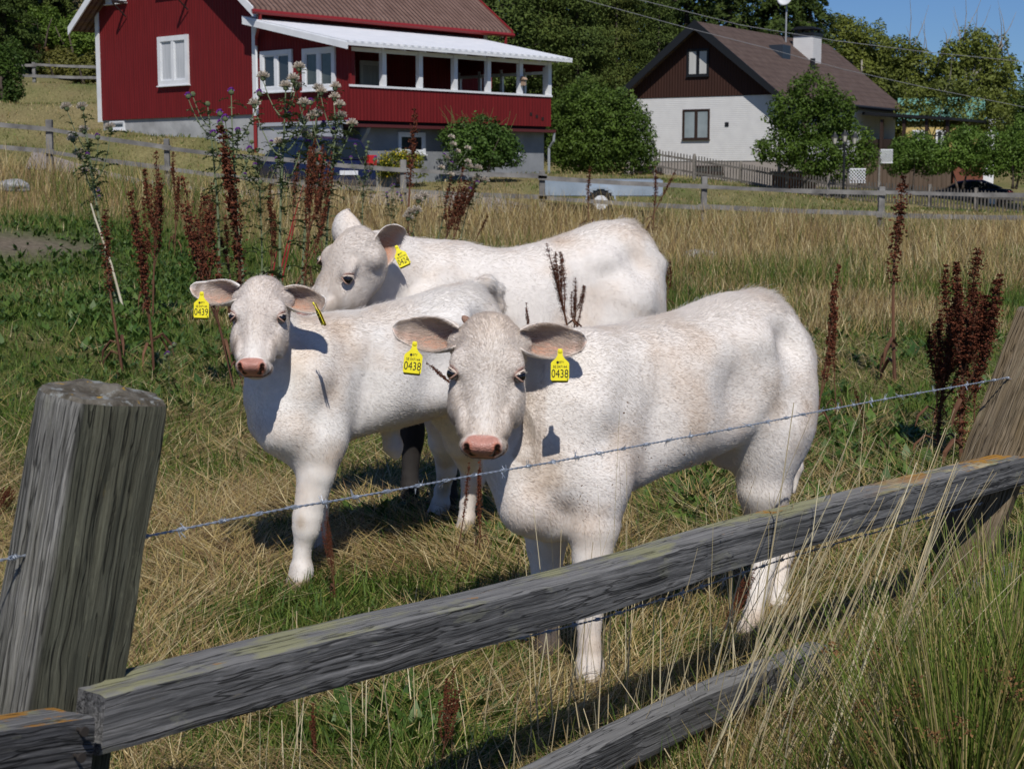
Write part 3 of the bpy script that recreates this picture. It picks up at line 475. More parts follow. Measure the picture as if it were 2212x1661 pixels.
def post_mesh(name, bot, top, prof, m, parent, twist=0, n=60, seed=1, topcut=0.0, groove=.006):
    """prof: outline points (local x right, y away)"""
    ax = unit(np.asarray(top) - np.asarray(bot)); x = unit(np.array([1, 0, 0]) - ax * ax[0]); y = np.cross(ax, x); Ln = np.linalg.norm(np.asarray(top) - np.asarray(bot)); P = []
    m0 = len(prof); k = m0 * 8
    for j in range(k): i = j // 8; t = (j % 8) / 8; P.append(np.array(prof[i]) * (1 - t) + np.array(prof[(i + 1) % m0]) * t)
    P = np.array(P); V = []; P = P * .98 + (np.roll(P, 1, 0) + np.roll(P, -1, 0)) * .01
    zs = np.concatenate([np.linspace(0, Ln - .02, n), [Ln - .008, Ln]])
    for i, z in enumerate(zs):
        s = 1 + .05 * (1 - z / Ln); s *= {len(zs) - 1: .93, len(zs) - 2: .98}.get(i, 1)
        for (a, b) in P: V.append((a * s, b * s, z + topcut * b * (z / Ln)))
    V = np.array(V); r = V.copy(); r[:, 2] = 0; r /= np.linalg.norm(r, axis=1)[:, None] + 1e-9
    g = lattice_noise(V * np.array([11, 11, .8]), .22, seed); g2 = lattice_noise(V * np.array([1, 1, .25]), .06, seed + 3); g3 = lattice_noise(V * np.array([1, 1, .12]), .016, seed + 4); V = V + r * (g2 * .003 + g3 * groove * .45 - np.clip(g - .35, 0, 1) * groove * 3)[:, None]
    Q = [(i * k + j, i * k + (j + 1) % k, (i + 1) * k + (j + 1) % k, (i + 1) * k + j) for i in range(len(zs) - 1) for j in range(k)]
    # rough end grain cap: rings inward
    base = (len(zs) - 1) * k; last = base; off = len(V); rings = []
    for f in (.75, .5, .25, .08): rr = V[base:base + k] * np.array([f, f, 1]); rr[:, 2] += lattice_noise(rr, .03, 8) * .007 + .002; rings.append(rr)
    V = np.concatenate([V] + rings)
    for s_ in range(4): cur = off + s_ * k; Q += [(last + j, last + (j + 1) % k, cur + (j + 1) % k, cur + j) for j in range(k)]; last = cur
    me = bpy.data.meshes.new(name); me.from_pydata([tuple(v) for v in V], [], Q + [tuple(last + j for j in range(k))]); ncap = 4 * k + 1; o = link_mesh(name, me, [m, M_crust], parent); me.polygons.foreach_set('material_index', [1 if i >= len(Q) - 4 * k - k else 0 for i in range(len(Q) + 1)])
    o.matrix_local = Matrix([[x[i], y[i], ax[i], bot[i]] for i in range(3)] + [[0, 0, 0, 1]]); return o
def barbed_wire(parent, pts, gap=.10, r=.0013, seed=0):
    pts = np.array(pts); seg = np.linalg.norm(np.diff(pts, axis=0), axis=1); cum = np.concatenate([[0], np.cumsum(seg)]); n = int(cum[-1] / .0035); s = np.linspace(0, cum[-1], n); C = np.stack([np.interp(s, cum, pts[:, i]) for i in range(3)], 1)
    d = unit(pts[-1] - pts[0]); a = unit(np.cross(d, [0, 0, 1])); b = np.cross(d, a); m = MB(); lay = 2 * math.pi / .034
    V = []; F = []
    for k in (0, 1):
        ph = s * lay + k * math.pi; cc = C + (a[None] * np.cos(ph)[:, None] + b[None] * np.sin(ph)[:, None]) * r; o = len(V)
        for i in range(n):
            for j in range(5): t = j * 2 * math.pi / 5; V.append(cc[i] + (a * math.cos(t) + b * math.sin(t)) * r)
        F += [(o + i * 5 + j, o + i * 5 + (j + 1) % 5, o + (i + 1) * 5 + (j + 1) % 5, o + (i + 1) * 5 + j) for i in range(n - 1) for j in range(5)]
    me = bpy.data.meshes.new('barbed_wire'); me.from_pydata([tuple(v) for v in V], [], F); w = link_mesh('barbed_wire', me, M_wire, parent); rg = random.Random(seed)
    t = .05
    while t < cum[-1] - .02:
        c = np.array([np.interp(t, cum, pts[:, i]) for i in range(3)]); a0 = rg.uniform(0, 6.28)
        bm_ = MB()
        for q in (0, 1):
            base = c + d * (.004 * q - .002); coil = [base + d * (x * .006 - .006) + (a * math.cos(a0 + x * 9) + b * math.sin(a0 + x * 9)) * .0036 for x in np.linspace(0, 2, 16)]; e1 = a0 + rg.uniform(-.4, .4); v1 = a * math.cos(e1) + b * math.sin(e1) + d * rg.uniform(-.5, .5)
            coil = [coil[0] + v1 * .014] + coil + [coil[-1] - v1 * .014 + d * rg.uniform(-.004, .004)]; bm_.tube(coil, [.0004] + [.0011] * (len(coil) - 2) + [.0004], 5)
        t += gap * rg.uniform(.93, 1.07); bm_.build('barb', M_wire, w)
    return w
def near_fence():
    o0 = at(229, 1506, 2.56); f = empty('rail_fence', (0, 0, 0), 0, 'weathered grey rail fence with barbed wire in front of the calves', 'fence')
    A = at(229, 1506, 2.56); Bq = at(2330, 960, 5.66); Bq = A + (Bq - A) * 1.42; Mx = frame(A, Bq); L = np.linalg.norm(Bq - A)
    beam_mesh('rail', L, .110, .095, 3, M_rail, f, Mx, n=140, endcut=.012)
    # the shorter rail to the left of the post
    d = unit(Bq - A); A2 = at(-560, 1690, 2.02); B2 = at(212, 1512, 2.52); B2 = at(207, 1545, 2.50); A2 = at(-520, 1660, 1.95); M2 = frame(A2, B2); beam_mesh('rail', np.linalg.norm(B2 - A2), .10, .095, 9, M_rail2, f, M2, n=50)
    # lower rails
    A3_ = at(880, 1790, 2.98); B3 = at(1800, 1398, 4.36); beam_mesh('rail', np.linalg.norm(B3 - A3_), .075, .085, 5, M_lowrail, f, frame(A3_, B3), n=90, bend=.01)
    A4 = at(2075, 1290, 4.95); B4 = at(2420, 1150, 5.7); B4 = A4 + (B4 - A4) * 2.2; beam_mesh('rail', np.linalg.norm(B4 - A4), .075, .085, 6, M_lowrail, f, frame(A4, B4), n=40)
    # posts
    tp = at(222, 848, 2.68); bt = at(112, 1500, 2.66); ax = (bt - tp) / np.linalg.norm(bt - tp); bot = bt + ax * .50
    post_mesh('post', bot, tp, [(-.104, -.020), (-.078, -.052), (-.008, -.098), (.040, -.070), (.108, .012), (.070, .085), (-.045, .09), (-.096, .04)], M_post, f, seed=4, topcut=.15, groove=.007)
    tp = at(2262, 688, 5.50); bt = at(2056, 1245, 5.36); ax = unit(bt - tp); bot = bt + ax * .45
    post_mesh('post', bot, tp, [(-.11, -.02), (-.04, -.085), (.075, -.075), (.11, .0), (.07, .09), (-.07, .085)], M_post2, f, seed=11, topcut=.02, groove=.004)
    # nails
    for px, py, d_ in ((292, 1560, 2.66), (172, 1576, 2.46), (166, 1632, 2.45)):
        c = at(px, py, d_ - .0); nm = MB(); nrm = np.array(Mx.col[1][:3]); c = c - nrm * .004; nm.tube([c + nrm * .01, c - nrm * .006, c - nrm * .0061, c - nrm * .010], [.003, .003, .008, .0075], 12); nm.build('nail', M_nail, f)
    up = [(-900, 1395, 1.9), (-300, 1256, 2.26), (0, 1210, 2.48), (200, 1172, 2.66), (303, 1161, 2.70), (452, 1131, 2.83), (536, 1114, 2.91), (631, 1096, 3.0), (726, 1081, 3.10), (871, 1055, 3.25), (1011, 1029, 3.41), (1200, 997, 3.64), (1368, 965, 3.87), (1614, 920, 4.25), (1746, 893, 4.48), (1934, 858, 4.84), (2114, 827, 5.16), (2500, 760, 6.3), (2900, 690, 8.0)]
    barbed_wire(f, [at(x, y, d_ + .08) for x, y, d_ in up], .092, seed=3)
    lo = [(300, 1545, 2.70), (700, 1455, 3.05), (1000, 1400, 3.36), (1151, 1372, 3.55), (1301, 1335, 3.74), (1507, 1270, 4.05), (1676, 1213, 4.33), (1819, 1170, 4.6), (2040, 1108, 5.05), (2500, 990, 6.4)]
    barbed_wire(f, [at(x, y, d_ + .08) for x, y, d_ in lo], .092, seed=8)
    # staple holding the wire on the right post
    s = MB(); c = at(2131, 824, 5.10); s.tube([c, c + CR * .02, c + CR * .024 - CU * .012], .0015, 6); s.build('staple', M_nail, f)
near_fence()
def rail_fence(name, label, pts, ht=1.1, rails=(.95, .5), pw=.13, rh=.10, step_out=.35, sag=.02, mid=0):
    f = empty(name, (pts[0][0], pts[0][1], 0), 0, label, 'fence'); O = np.array([pts[0][0], pts[0][1], 0]); rg = random.Random(4); P = []
    for i in range(len(pts) - 1):
        for k in range(mid + 1): t = k / (mid + 1); P.append(tuple(np.array(pts[i]) * (1 - t) + np.array(pts[i + 1]) * t))
    P.append(tuple(pts[-1]))
    for i, p in enumerate(P):
        z = gz(p[0], p[1]); b = MB(); w = pw * rg.uniform(.85, 1.1); h = ht * rg.uniform(.96, 1.06); le = rg.uniform(-.03, .03); b.beam((p[0], p[1], z - .3), (p[0] + le, p[1], z + h), w, w, up=(0, 1, 0)); q = b.build('post', M_old, f, bevel=.015); q.location = -Vector(O)
    for i in range(len(P) - 1):
        a = np.array([P[i][0], P[i][1], gz(*P[i][:2])]); c = np.array([P[i + 1][0], P[i + 1][1], gz(*P[i + 1][:2])]); d = unit(c - a); pr = unit(np.cross(d, [0, 0, 1])); off = pr * (pw / 2 + .03) * (1 if pr[1] < 0 else -1)
        for r in rails:
            b = MB(); q0 = a + off + np.array([0, 0, r + rg.uniform(-.03, .03)]); q1 = c + off + np.array([0, 0, r + rg.uniform(-.03, .03)]); md = (q0 + q1) / 2 - np.array([0, 0, sag]); b.beam(q0 - d * .1, md, .05, rh * rg.uniform(.8, 1.1)); b.beam(md, q1 + d * .1, .05, rh); o = b.build('rail', M_old, f); o.location = -Vector(O)
    return f
fp = [(at(px, 380, d)[0], at(px, 380, d)[1]) for px, d in ((-260, 35), (-80, 35.7), (109, 36), (363, 36.2), (605, 36.6), (870, 37), (1172, 37), (1520, 37), (1905, 36), (2330, 35))]
rail_fence('meadow_fence', 'old grey two-rail fence across the far side of the meadow', fp, 1.1, (.93, .45))
fp2 = [(at(px, 380, d)[0], at(px, 380, d)[1]) for px, d in ((-60, 72), (82, 73), (240, 74), (400, 75))]
rail_fence('hill_fence', 'thin two-rail fence on the brown hillside left of the red house', fp2, 1.0, (.85, .35), pw=.16, rh=.12)
M_picket = mat('grey_picket', (.13, .115, .10), (.23, .21, .185), 4, .9)
def picket_fence():
    P = [(1415, 69), (1500, 67.5), (1600, 65.5), (1700, 63), (1790, 61), (1900, 58.5), (2010, 56), (2110, 54), (2230, 52)]; P = [(at(px, 380, d)[0], at(px, 380, d)[1]) for px, d in P]; O = Vector((P[0][0], P[0][1], 0))
    f = empty('picket_fence', tuple(O), 0, 'long grey picket fence around the garden of the white house', 'fence'); tops = [(1415, 322), (1500, 336), (1600, 352), (1700, 370), (1790, 384), (1900, 394), (2010, 402), (2110, 410), (2230, 419)]; ds = [69, 67.5, 65.5, 63, 61, 58.5, 56, 54, 52]; zt = [at(a, b, c)[2] for (a, b), c in zip(tops, ds)]
    rg = random.Random(2); cnt = 0; rest = MB()
    for i in range(len(P) - 1):
        a = np.array(P[i]); b = np.array(P[i + 1]); L = np.linalg.norm(b - a); n = int(L / .155); d = (b - a) / L
        pb = MB(); pb.beam((a[0], a[1] + .06, zt[i] - 1.3), (a[0], a[1] + .06, zt[i] + .06), .10, .10, up=(0, 1, 0)); o = pb.build('post', M_picket, f); o.location = -O
        for rr in (.22, .72): rb = MB(); rb.beam((a[0], a[1] + .03, zt[i] - rr), (b[0], b[1] + .03, zt[i + 1] - rr), .035, .08); o = rb.build('rail', M_picket, f); o.location = -O
        for k in range(n):
            t = (k + .5) / n; p = a * (1 - t) + b * t; z = zt[i] * (1 - t) + zt[i + 1] * t + rg.uniform(-.02, .02); w = .035; q = MB() if (i >= 4 and cnt < 100) else rest
            x0 = p - d * w; x1 = p + d * w; V = [(x0[0], x0[1], z - .95), (x1[0], x1[1], z - .95), (x1[0], x1[1], z - .05), (p[0], p[1], z), (x0[0], x0[1], z - .05)]; V2 = [(x, y - .02, zz) for x, y, zz in V]
            q.add(V + V2, [(0, 1, 2, 3, 4), (9, 8, 7, 6, 5)] + [(j, j + 5, (j + 1) % 5 + 5, (j + 1) % 5) for j in range(5)])
            if q is not rest: cnt += 1; o = q.build('picket', M_picket, f); o.location = -O
    o = rest.build('pickets', M_picket, f); o.location = -O; o['kind'] = 'stuff'
picket_fence()
# ------------------------------------------------------------------ vehicles
M_carblue = mat('dark_blue_paint', (.008, .011, .042), rough=.3, spec=.45, coat=.25); M_carblack = mat('blue_black_paint', (.006, .009, .020), rough=.3, spec=.45, coat=.25); M_carglass = mat('car_glass', (.012, .017, .02), rough=.12, spec=.5); M_light = mat('tail_light_red', (.45, .01, .01), rough=.15, spec=.7); M_tyre = mat('tyre', (.015, .015, .016), rough=.85); M_rim = mat('rim', (.35, .36, .38), rough=.35, metal=.7); M_chrome = mat('bumper_grey', (.05, .05, .06), rough=.5)
def car(name, label, loc, rz, paint, kind='mpv', s=1.0):
    r = empty(name, loc, rz, label, 'car'); L2, W2 = (2.1, .86) if kind == 'mpv' else (2.25, .88)
    if kind == 'mpv': low = [(-2.10, .28), (2.05, .28), (2.1, .55), (2.02, .78), (1.2, .98), (1.15, 1.0), (-1.95, 1.02), (-2.10, .75)]; cab = [(1.2, .97), (.35, 1.50), (-.2, 1.60), (-1.2, 1.60), (-1.72, 1.52), (-2.0, 1.0)]; wins = [(1.0, 1.02, .42, 1.44), (.32, -.55), (-.65, -1.55)]
    else: low = [(-2.25, .30), (2.15, .30), (2.22, .52), (2.1, .72), (1.1, .90), (-1.7, .96), (-2.2, .93), (-2.27, .60)]; cab = [(1.05, .89), (.25, 1.32), (-.3, 1.40), (-.9, 1.38), (-1.85, .97)]; wins = []
    def hull(poly, w0, w1, zref):
        n = len(poly); V = []; z0 = min(p[1] for p in poly); z1 = max(p[1] for p in poly)
        for sg in (-1, 1):
            for x, z in poly: w = w0 + (w1 - w0) * (z - z0) / (z1 - z0); V.append((x, sg * w, z))
        return V, [tuple(range(n)), tuple(range(2 * n - 1, n - 1, -1))] + [(i, i + n, (i + 1) % n + n, (i + 1) % n) for i in range(n)]
    b = MB(); b.add(*hull(low, W2, W2 - .03, 0)); b.add(*hull(cab, W2 - .05, W2 - .26, 0)); body = b.build('body', paint, r, bevel=.07, smooth=True)
    zc = [z for x, z in cab]; z0, z1 = min(zc), max(zc); wat = lambda z: (W2 - .05) + (-.21) * (z - z0) / (z1 - z0) + .004
    tops = (lambda x: float(np.interp(-x, [-c[0] for c in cab], [c[1] for c in cab])))
    if kind == 'mpv': ranges = [(.95, .30), (.22, -.70), (-.78, -1.70)]
    else: ranges = [(.85, -.20), (-.28, -1.05), (-1.12, -1.55)]
    for sg in (-1, 1):
        for xa, xb in ranges:
            zb = z0 + .07; P = [(xa, zb), (xb, zb)]; zt = lambda x: max(zb + .02, min(tops(x), z1) - .09); P += [(xb, zt(xb)), ((xa + xb) / 2, zt((xa + xb) / 2)), (xa, zt(xa))]
            g = MB(); V = [(x, sg * (wat(z) + .004), z) for x, z in P] + [(x, sg * (wat(z) - .03), z) for x, z in P]; g.add(V, [(0, 1, 2, 3, 4), (9, 8, 7, 6, 5)] + [(j, j + 5, (j + 1) % 5 + 5, (j + 1) % 5) for j in range(5)]); g.build('side_window', M_carglass, r)
    (xa, za), (xb, zb) = (cab[-1], cab[-2]); g = MB(); fr_ = [.12, .88]; V = []
    for f_ in fr_:
        x = xa + (xb - xa) * f_ - .012; z = za + (zb - za) * f_; 
        for sg in (-1, 1): V.append((x, sg * (wat(z) - .10), z))
    V += [(x + .05, y, z - .02) for x, y, z in V]; g.add(V, [(0, 1, 3, 2), (4, 6, 7, 5), (0, 2, 6, 4), (1, 5, 7, 3), (2, 3, 7, 6), (0, 4, 5, 1)]); g.build('rear_window', M_carglass, r)
    (xa, za), (xb, zb) = cab[0], cab[1]; g = MB(); V = []
    for f_ in fr_:
        x = xa + (xb - xa) * f_ + .012; z = za + (zb - za) * f_ + .01
        for sg in (-1, 1): V.append((x, sg * (wat(z) - .08), z))
    V += [(x - .05, y, z - .02) for x, y, z in V]; g.add(V, [(0, 2, 3, 1), (4, 5, 7, 6), (0, 4, 6, 2), (1, 3, 7, 5), (2, 6, 7, 3), (0, 1, 5, 4)]); g.build('windscreen', M_carglass, r)
    for sg in (-1, 1):
        t = MB(); zl = (.80, 1.12) if kind == 'mpv' else (.68, .86); t.box((-2.13 if kind == 'mpv' else -2.28, min(sg * .66, sg * .84), zl[0] + .06), (-1.88 if kind == 'mpv' else -2.0, max(sg * .60, sg * .86), zl[1])); t.build('tail_light', M_light, r, bevel=.02)
        m_ = MB(); m_.box((.75, min(sg * (W2 - .02), sg * (W2 + .16)), .98 if kind == 'mpv' else .9), (.9, max(sg * (W2 - .02), sg * (W2 + .16)), 1.1 if kind == 'mpv' else 1.0)); m_.build('mirror', paint, r, bevel=.02)
        for x in (1.32, -1.28):
            w = MB(); c = []
            w.tube([(x, sg * (W2 - .20), .31), (x, sg * (W2 - .18), .31), (x, sg * (W2 - .02), .31), (x, sg * (W2 + .005), .31)], [.28, .31, .31, .28], 22); wh = w.build('wheel', M_tyre, r)
            q = MB(); q.tube([(x, sg * (W2 - .05), .31), (x, sg * (W2 + .010), .31)], [.19, .19], 18); q.build('rim', M_rim, wh)
    nb = MB(); nb.box((-2.29 if kind != 'mpv' else -2.135, -.26, .62), (-2.2 if kind != 'mpv' else -2.0, .26, .73)); nb.build('number_plate', M_white, r)
    bp = MB(); bp.box((-2.17 if kind == 'mpv' else -2.32, -.80, .33), (-1.95, .80, .50)); bp.build('bumper', M_chrome, r, bevel=.04)
    r.scale = (s, s, s); return r
c = at(662, 350, 41.6); car('parked_car', 'dark blue family car parked at the red house, seen from behind through tall weeds', (c[0], c[1], at(662, 296, 41.6)[2] - 1.58), math.radians(127), M_carblue, 'mpv', .98)
c = at(2082, 400, 66.0); car('parked_car', 'dark saloon car parked behind the picket fence at the right edge', (c[0], c[1], at(2082, 377, 66.0)[2] - 1.36), math.radians(170), M_carblack, 'sedan', .82)
def trailer():
    c = at(1302, 430, 39.0); z = gz(c[0], c[1]); r = empty('trailer', (c[0], c[1], at(1302, 462, 39.0)[2]), math.radians(-3), 'pale blue open trailer with one axle parked behind the meadow fence', 'trailer'); mt = mat('galvanised_sheet', (.28, .34, .40), (.38, .44, .50), 2, .45, metal=.3, spec=.5)
    b = MB(); b.box((-1.38, -.7, .42), (1.38, .7, .47)); 
    for a in ((-1.38, -.72, .42), ): pass
    b.box((-1.38, -.74, .44), (1.38, -.705, .80)); b.box((-1.38, .705, .44), (1.38, .74, .80)); b.box((-1.41, -.74, .44), (-1.382, .74, .80)); b.box((1.382, -.74, .44), (1.41, .74, .80)); b.build('box', mt, r)
    e = MB(); e.box((-1.42, -.77, .78), (1.42, -.742, .83)); [e.box((x - .03, -.765, .42), (x + .03, -.742, .78)) for x in (-1.3, -.6, .75, 1.35)]; e.build('edge_rail', M_rim, r)
    for sg in (-1, 1):
        w = MB(); w.tube([(0.05, sg * .80, .28), (.05, sg * .82, .28), (.05, sg * .94, .28), (.05, sg * .96, .28)], [.24, .28, .28, .24], 22); wo = w.build('wheel', M_tyre, r); q = MB(); q.tube([(.05, sg * .88, .28), (.05, sg * .968, .28)], [.17, .17], 18); q.build('rim', M_white, wo)
        m_ = MB()
        for k in range(12):
            t0 = math.pi * k / 12; t1 = math.pi * (k + 1) / 12; m_.box((.05 + .36 * math.cos(t1) , min(sg * .76, sg * .98), .28 + .34 * min(math.sin(t0), math.sin(t1)) - .01), (.05 + .36 * math.cos(t0), max(sg * .76, sg * .98), .30 + .34 * max(math.sin(t0), math.sin(t1))))
        m_.build('mudguard', mt, r)
    d = MB(); d.beam((1.4, 0, .40), (2.5, 0, .40), .08, .08); d.beam((1.4, .5, .42), (2.2, .03, .40), .05, .05); d.beam((1.4, -.5, .42), (2.2, -.03, .40), .05, .05); d.build('drawbar', M_rim, r)
    r.rotation_euler[2] += math.pi
trailer()
def lamp_post():
    c = at(1822, 400, 59.5); z = at(1822, 455, 59.5)[2]; r = empty('street_lamp', (c[0], c[1], z), 0, 'black garden lamp post with three lanterns in front of the round tree', 'street lamp')
    p = MB(); p.lathe((0, 0, 0), [(.09, 0), (.09, .5), (.05, .55), (.04, 2.35), (.06, 2.4), (.03, 2.5)], 12); p.build('pole', M_black, r)
    a = MB(); a.tube([(-.36, 0, 2.42), (-.18, 0, 2.30), (0, 0, 2.38), (.18, 0, 2.30), (.36, 0, 2.42)], .02, 8); a.build('arm', M_black, r)
    for x, z0 in ((-.36, 2.42), (0, 2.50), (.36, 2.42)):
        l = MB(); l.lathe((x, 0, z0), [(.05, 0), (.13, .24)], 6); lo = l.build('lantern', mat('lantern_glass', (.5, .48, .42), rough=.25), r); t = MB(); t.lathe((x, 0, z0 + .24), [(.16, 0), (.05, .12), (.01, .2)], 6); t.build('cap', M_black, lo)
lamp_post()
def small_things():
    # beehive-like wooden box by the picket fence
    c = at(1716, 400, 66.5); z = at(1716, 412, 66.5)[2]; r = empty('wooden_box', (c[0], c[1], z), -.3, 'orange brown wooden box with a pale lid under the round tree', 'box'); b = MB(); b.box((-.85, -.4, 0), (.85, .4, .70)); b.build('box_body', mat('orange_wood', (.33, .09, .025), (.42, .13, .04), 4, .7, stretch=(1, 1, 6)), r); b = MB(); b.box((-.92, -.45, .70), (.92, .45, .78)); b.build('lid', M_picket, r)
    # lattice trellises
    for i, (px, py, d, w, h, lab) in enumerate(((1852, 380, 60.5, .62, .50, 'small white lattice panel beside the garden lamp post'), (1915, 338, 63.5, .50, .50, 'small white lattice panel below the dark porch'))):
        c = at(px, py, d); t = empty('trellis', tuple(c), .1, lab, 'trellis'); m = MB(); n = 5
        for k in range(-n, n + 1):
            for sg in (-1, 1):
                x0 = k * w / n; p = []; 
                a = np.array([x0 - h / 2 * sg, -h / 2]); b_ = np.array([x0 + h / 2 * sg, h / 2])
                def clip(a, b_):
                    t0, t1 = 0, 1; dx = b_[0] - a[0]
                    lo, hi = sorted(((-w / 2 - a[0]) / dx, (w / 2 - a[0]) / dx)); t0 = max(t0, lo); t1 = min(t1, hi); return (a + (b_ - a) * t0, a + (b_ - a) * t1) if t1 > t0 + .02 else None
                q = clip(a, b_)
                if q: m.beam((q[0][0], .012 * sg, q[0][1]), (q[1][0], .012 * sg, q[1][1]), .022, .045, up=(0, 1, 0))
        m.build('lattice', M_white, t); fr = MB()
        for z_ in (-h / 2, h / 2): fr.box((-w / 2, -.03, z_ - .02), (w / 2, .03, z_ + .02))
        fr.build('frame', M_white, t)
        pz = MB(); pz.box((-w / 2 - .05, .04, -1.8), (-w / 2 + .03, .1, h / 2)); pz.build('post', M_picket, t)
    # wooden steps / dark boards by the porch
    c = at(1975, 385, 73); t = empty('garden_shed', (c[0], c[1], at(1975, 400, 73)[2] - .3), -.2, 'low brown boarded shed under the bushes right of the house', 'shed'); m = MB(); m.box((-2.3, 0, 0), (1.6, 2, 1.55)); m.build('wall', siding('shed_boards', (.12, .085, .06), .2, .02), t); m = MB(); m.box((1.7, .1, 0), (3.0, 2, 1.7)); m.build('door', mat('shed_door', (.17, .06, .035), rough=.8), t); m = MB(); m.box((-2.4, -.1, 1.56), (3.1, 2.1, 1.64)); m.build('roof', M_black, t)
    # stones in the meadow
    for i, (px, py, w, h, lab) in enumerate(((1512, 543, .30, .10, 'flat pale grey stone lying in the meadow to the right of the back calf'), (25, 396, .32, .16, 'pale grey stone in the dry grass at the far left'))):
        p = on_ground(px, py + 15); bm = bmesh.new(); bmesh.ops.create_icosphere(bm, subdivisions=4, radius=1)
        co = np.array([v.co[:] for v in bm.verts]); nz = lattice_noise(co, .7, 60 + i) * .22 + lattice_noise(co, .25, 61) * .06; co = co * (1 + nz)[:, None] * np.array([w, w * .7, h])
        for v, c_ in zip(bm.verts, co): v.co = c_
        me = bpy.data.meshes.new('stone'); bm.to_mesh(me); bm.free(); o = link_mesh('stone', me, mat('stone_grey', (.20, .20, .20), (.38, .38, .38), 6, .9, bump=.02)); o.location = (p[0], p[1], p[2] + h * .25); tag(o, lab, 'stone')
    # overhead lines
    f = empty('power_line', tuple(at(1700, 100, 56)), 0, 'thin overhead wires sagging across the sky above the white house', 'power line'); O = np.array(f.location)
    for L in ([(1120, -60, 52), (1260, 0, 53), (1480, 60, 56), (1650, 103, 58), (1820, 150, 61), (2000, 190, 64), (2212, 232, 68), (2400, 262, 72)], [(1240, -60, 52), (1380, 0, 53), (1600, 55, 56), (1800, 88, 59), (2000, 113, 62), (2212, 134, 66), (2400, 150, 70)], [(1120, -110, 52), (1500, 60, 55), (1740, 127, 59), (1900, 122, 62), (2212, 130, 66)][:0]):
        if not L: continue
        m = MB(); m.tube([at(*q) - O for q in L], .011, 5); m.build('wire', mat('wire_grey', (.25, .25, .26), rough=.6), f)
small_things()
# ------------------------------------------------------------------ trees and shrubs
M_leaf = mat_vcol('tree_leaves', rough=.6, spec=.25, transl=.28); M_needle = mat_vcol('needles', rough=.7, spec=.15, transl=.08); M_bark = mat('bark', (.06, .045, .035), (.14, .11, .09), 8, .95, bump=.02, stretch=(1, 1, .25)); M_palebark = mat('pale_bark', (.20, .18, .15), (.34, .31, .27), 8, .9, stretch=(1, 1, .3))
def leaf_quads(C, Nn, size, aspect, cols, droop=None):
    n = len(C); r = rng.normal(0, 1, (n, 3)); t = np.cross(Nn, r); t /= np.linalg.norm(t, axis=1)[:, None] + 1e-9; b = np.cross(Nn, t)
    s = (size * rng.uniform(.6, 1.3, n))[:, None]; w = s * aspect
    V = np.stack([C - t * s * .5, C + b * w * .5 + Nn * s * .08, C + t * s * .5, C - b * w * .5 + Nn * s * .08], 1).reshape(-1, 3); Q = np.arange(n * 4).reshape(-1, 4); return V, Q, np.repeat(cols, 4, 0)
def crown_leaves(blobs, n, size, c1, c2, gap=.15, aspect=.6, shell=.42, nscale=.5, sat=4):
    c1 = np.array(c1) * np.array([1.35, 1.2, 1.1]); c2 = np.array(c2) * np.array([1.5, 1.5, 1.2])
    if sat:
        rs = np.random.default_rng(int(abs(blobs[0][0]) * 977 + len(blobs))); ex = []
        for bb in blobs:
            for _ in range(sat):
                u = rs.normal(0, 1, 3); u[2] = abs(u[2]) * .9 - .1; u /= np.linalg.norm(u); f = rs.uniform(.18, .36); bb = list(bb); ex.append((bb[0] + u[0] * bb[3] * 1.0, bb[1] + u[1] * bb[4] * 1.0, bb[2] + u[2] * bb[5] * 1.0, bb[3] * f, bb[4] * f, bb[5] * f * 1.3))
        blobs = list(blobs) + ex
    """leaves through the volume of overlapping clumps; clumps differ in tone, noise opens gaps"""
    blobs = np.array(blobs, float); vol = blobs[:, 3] * blobs[:, 4] * blobs[:, 5]; k = rng.choice(len(blobs), n * 2, p=vol / vol.sum()); u = rng.normal(0, 1, (n * 2, 3)); u /= np.linalg.norm(u, axis=1)[:, None]
    r = rng.random(n * 2) ** (1 / 3) * (1 - shell) + shell * (1 - .25 * rng.random(n * 2) ** 2); P = blobs[k, :3] + u * r[:, None] * blobs[k, 3:6] * (1 + .36 * lattice_noise(u * 3.4 + k[:, None] * 3.1, 1.0, 77))[:, None]
    keep = lattice_noise(P, nscale, 71) > -1 + 2 * gap + rng.normal(0, .12, n * 2); P = P[keep][:n]; u = u[keep][:n]; k = k[keep][:n]
    tone = rng.uniform(0, 1, len(blobs))[k] * .45 + .30 * (lattice_noise(P, nscale * .8, 72) + 1) * .5 + rng.random(len(P)) * .35; col = np.array(c1)[None] * (1 - tone[:, None]) + np.array(c2)[None] * tone[:, None]
    nn = u * .5 + np.array([0, 0, .5]) + rng.normal(0, .55, u.shape); nn /= np.linalg.norm(nn, axis=1)[:, None]; return leaf_quads(P, nn, size, aspect, col)
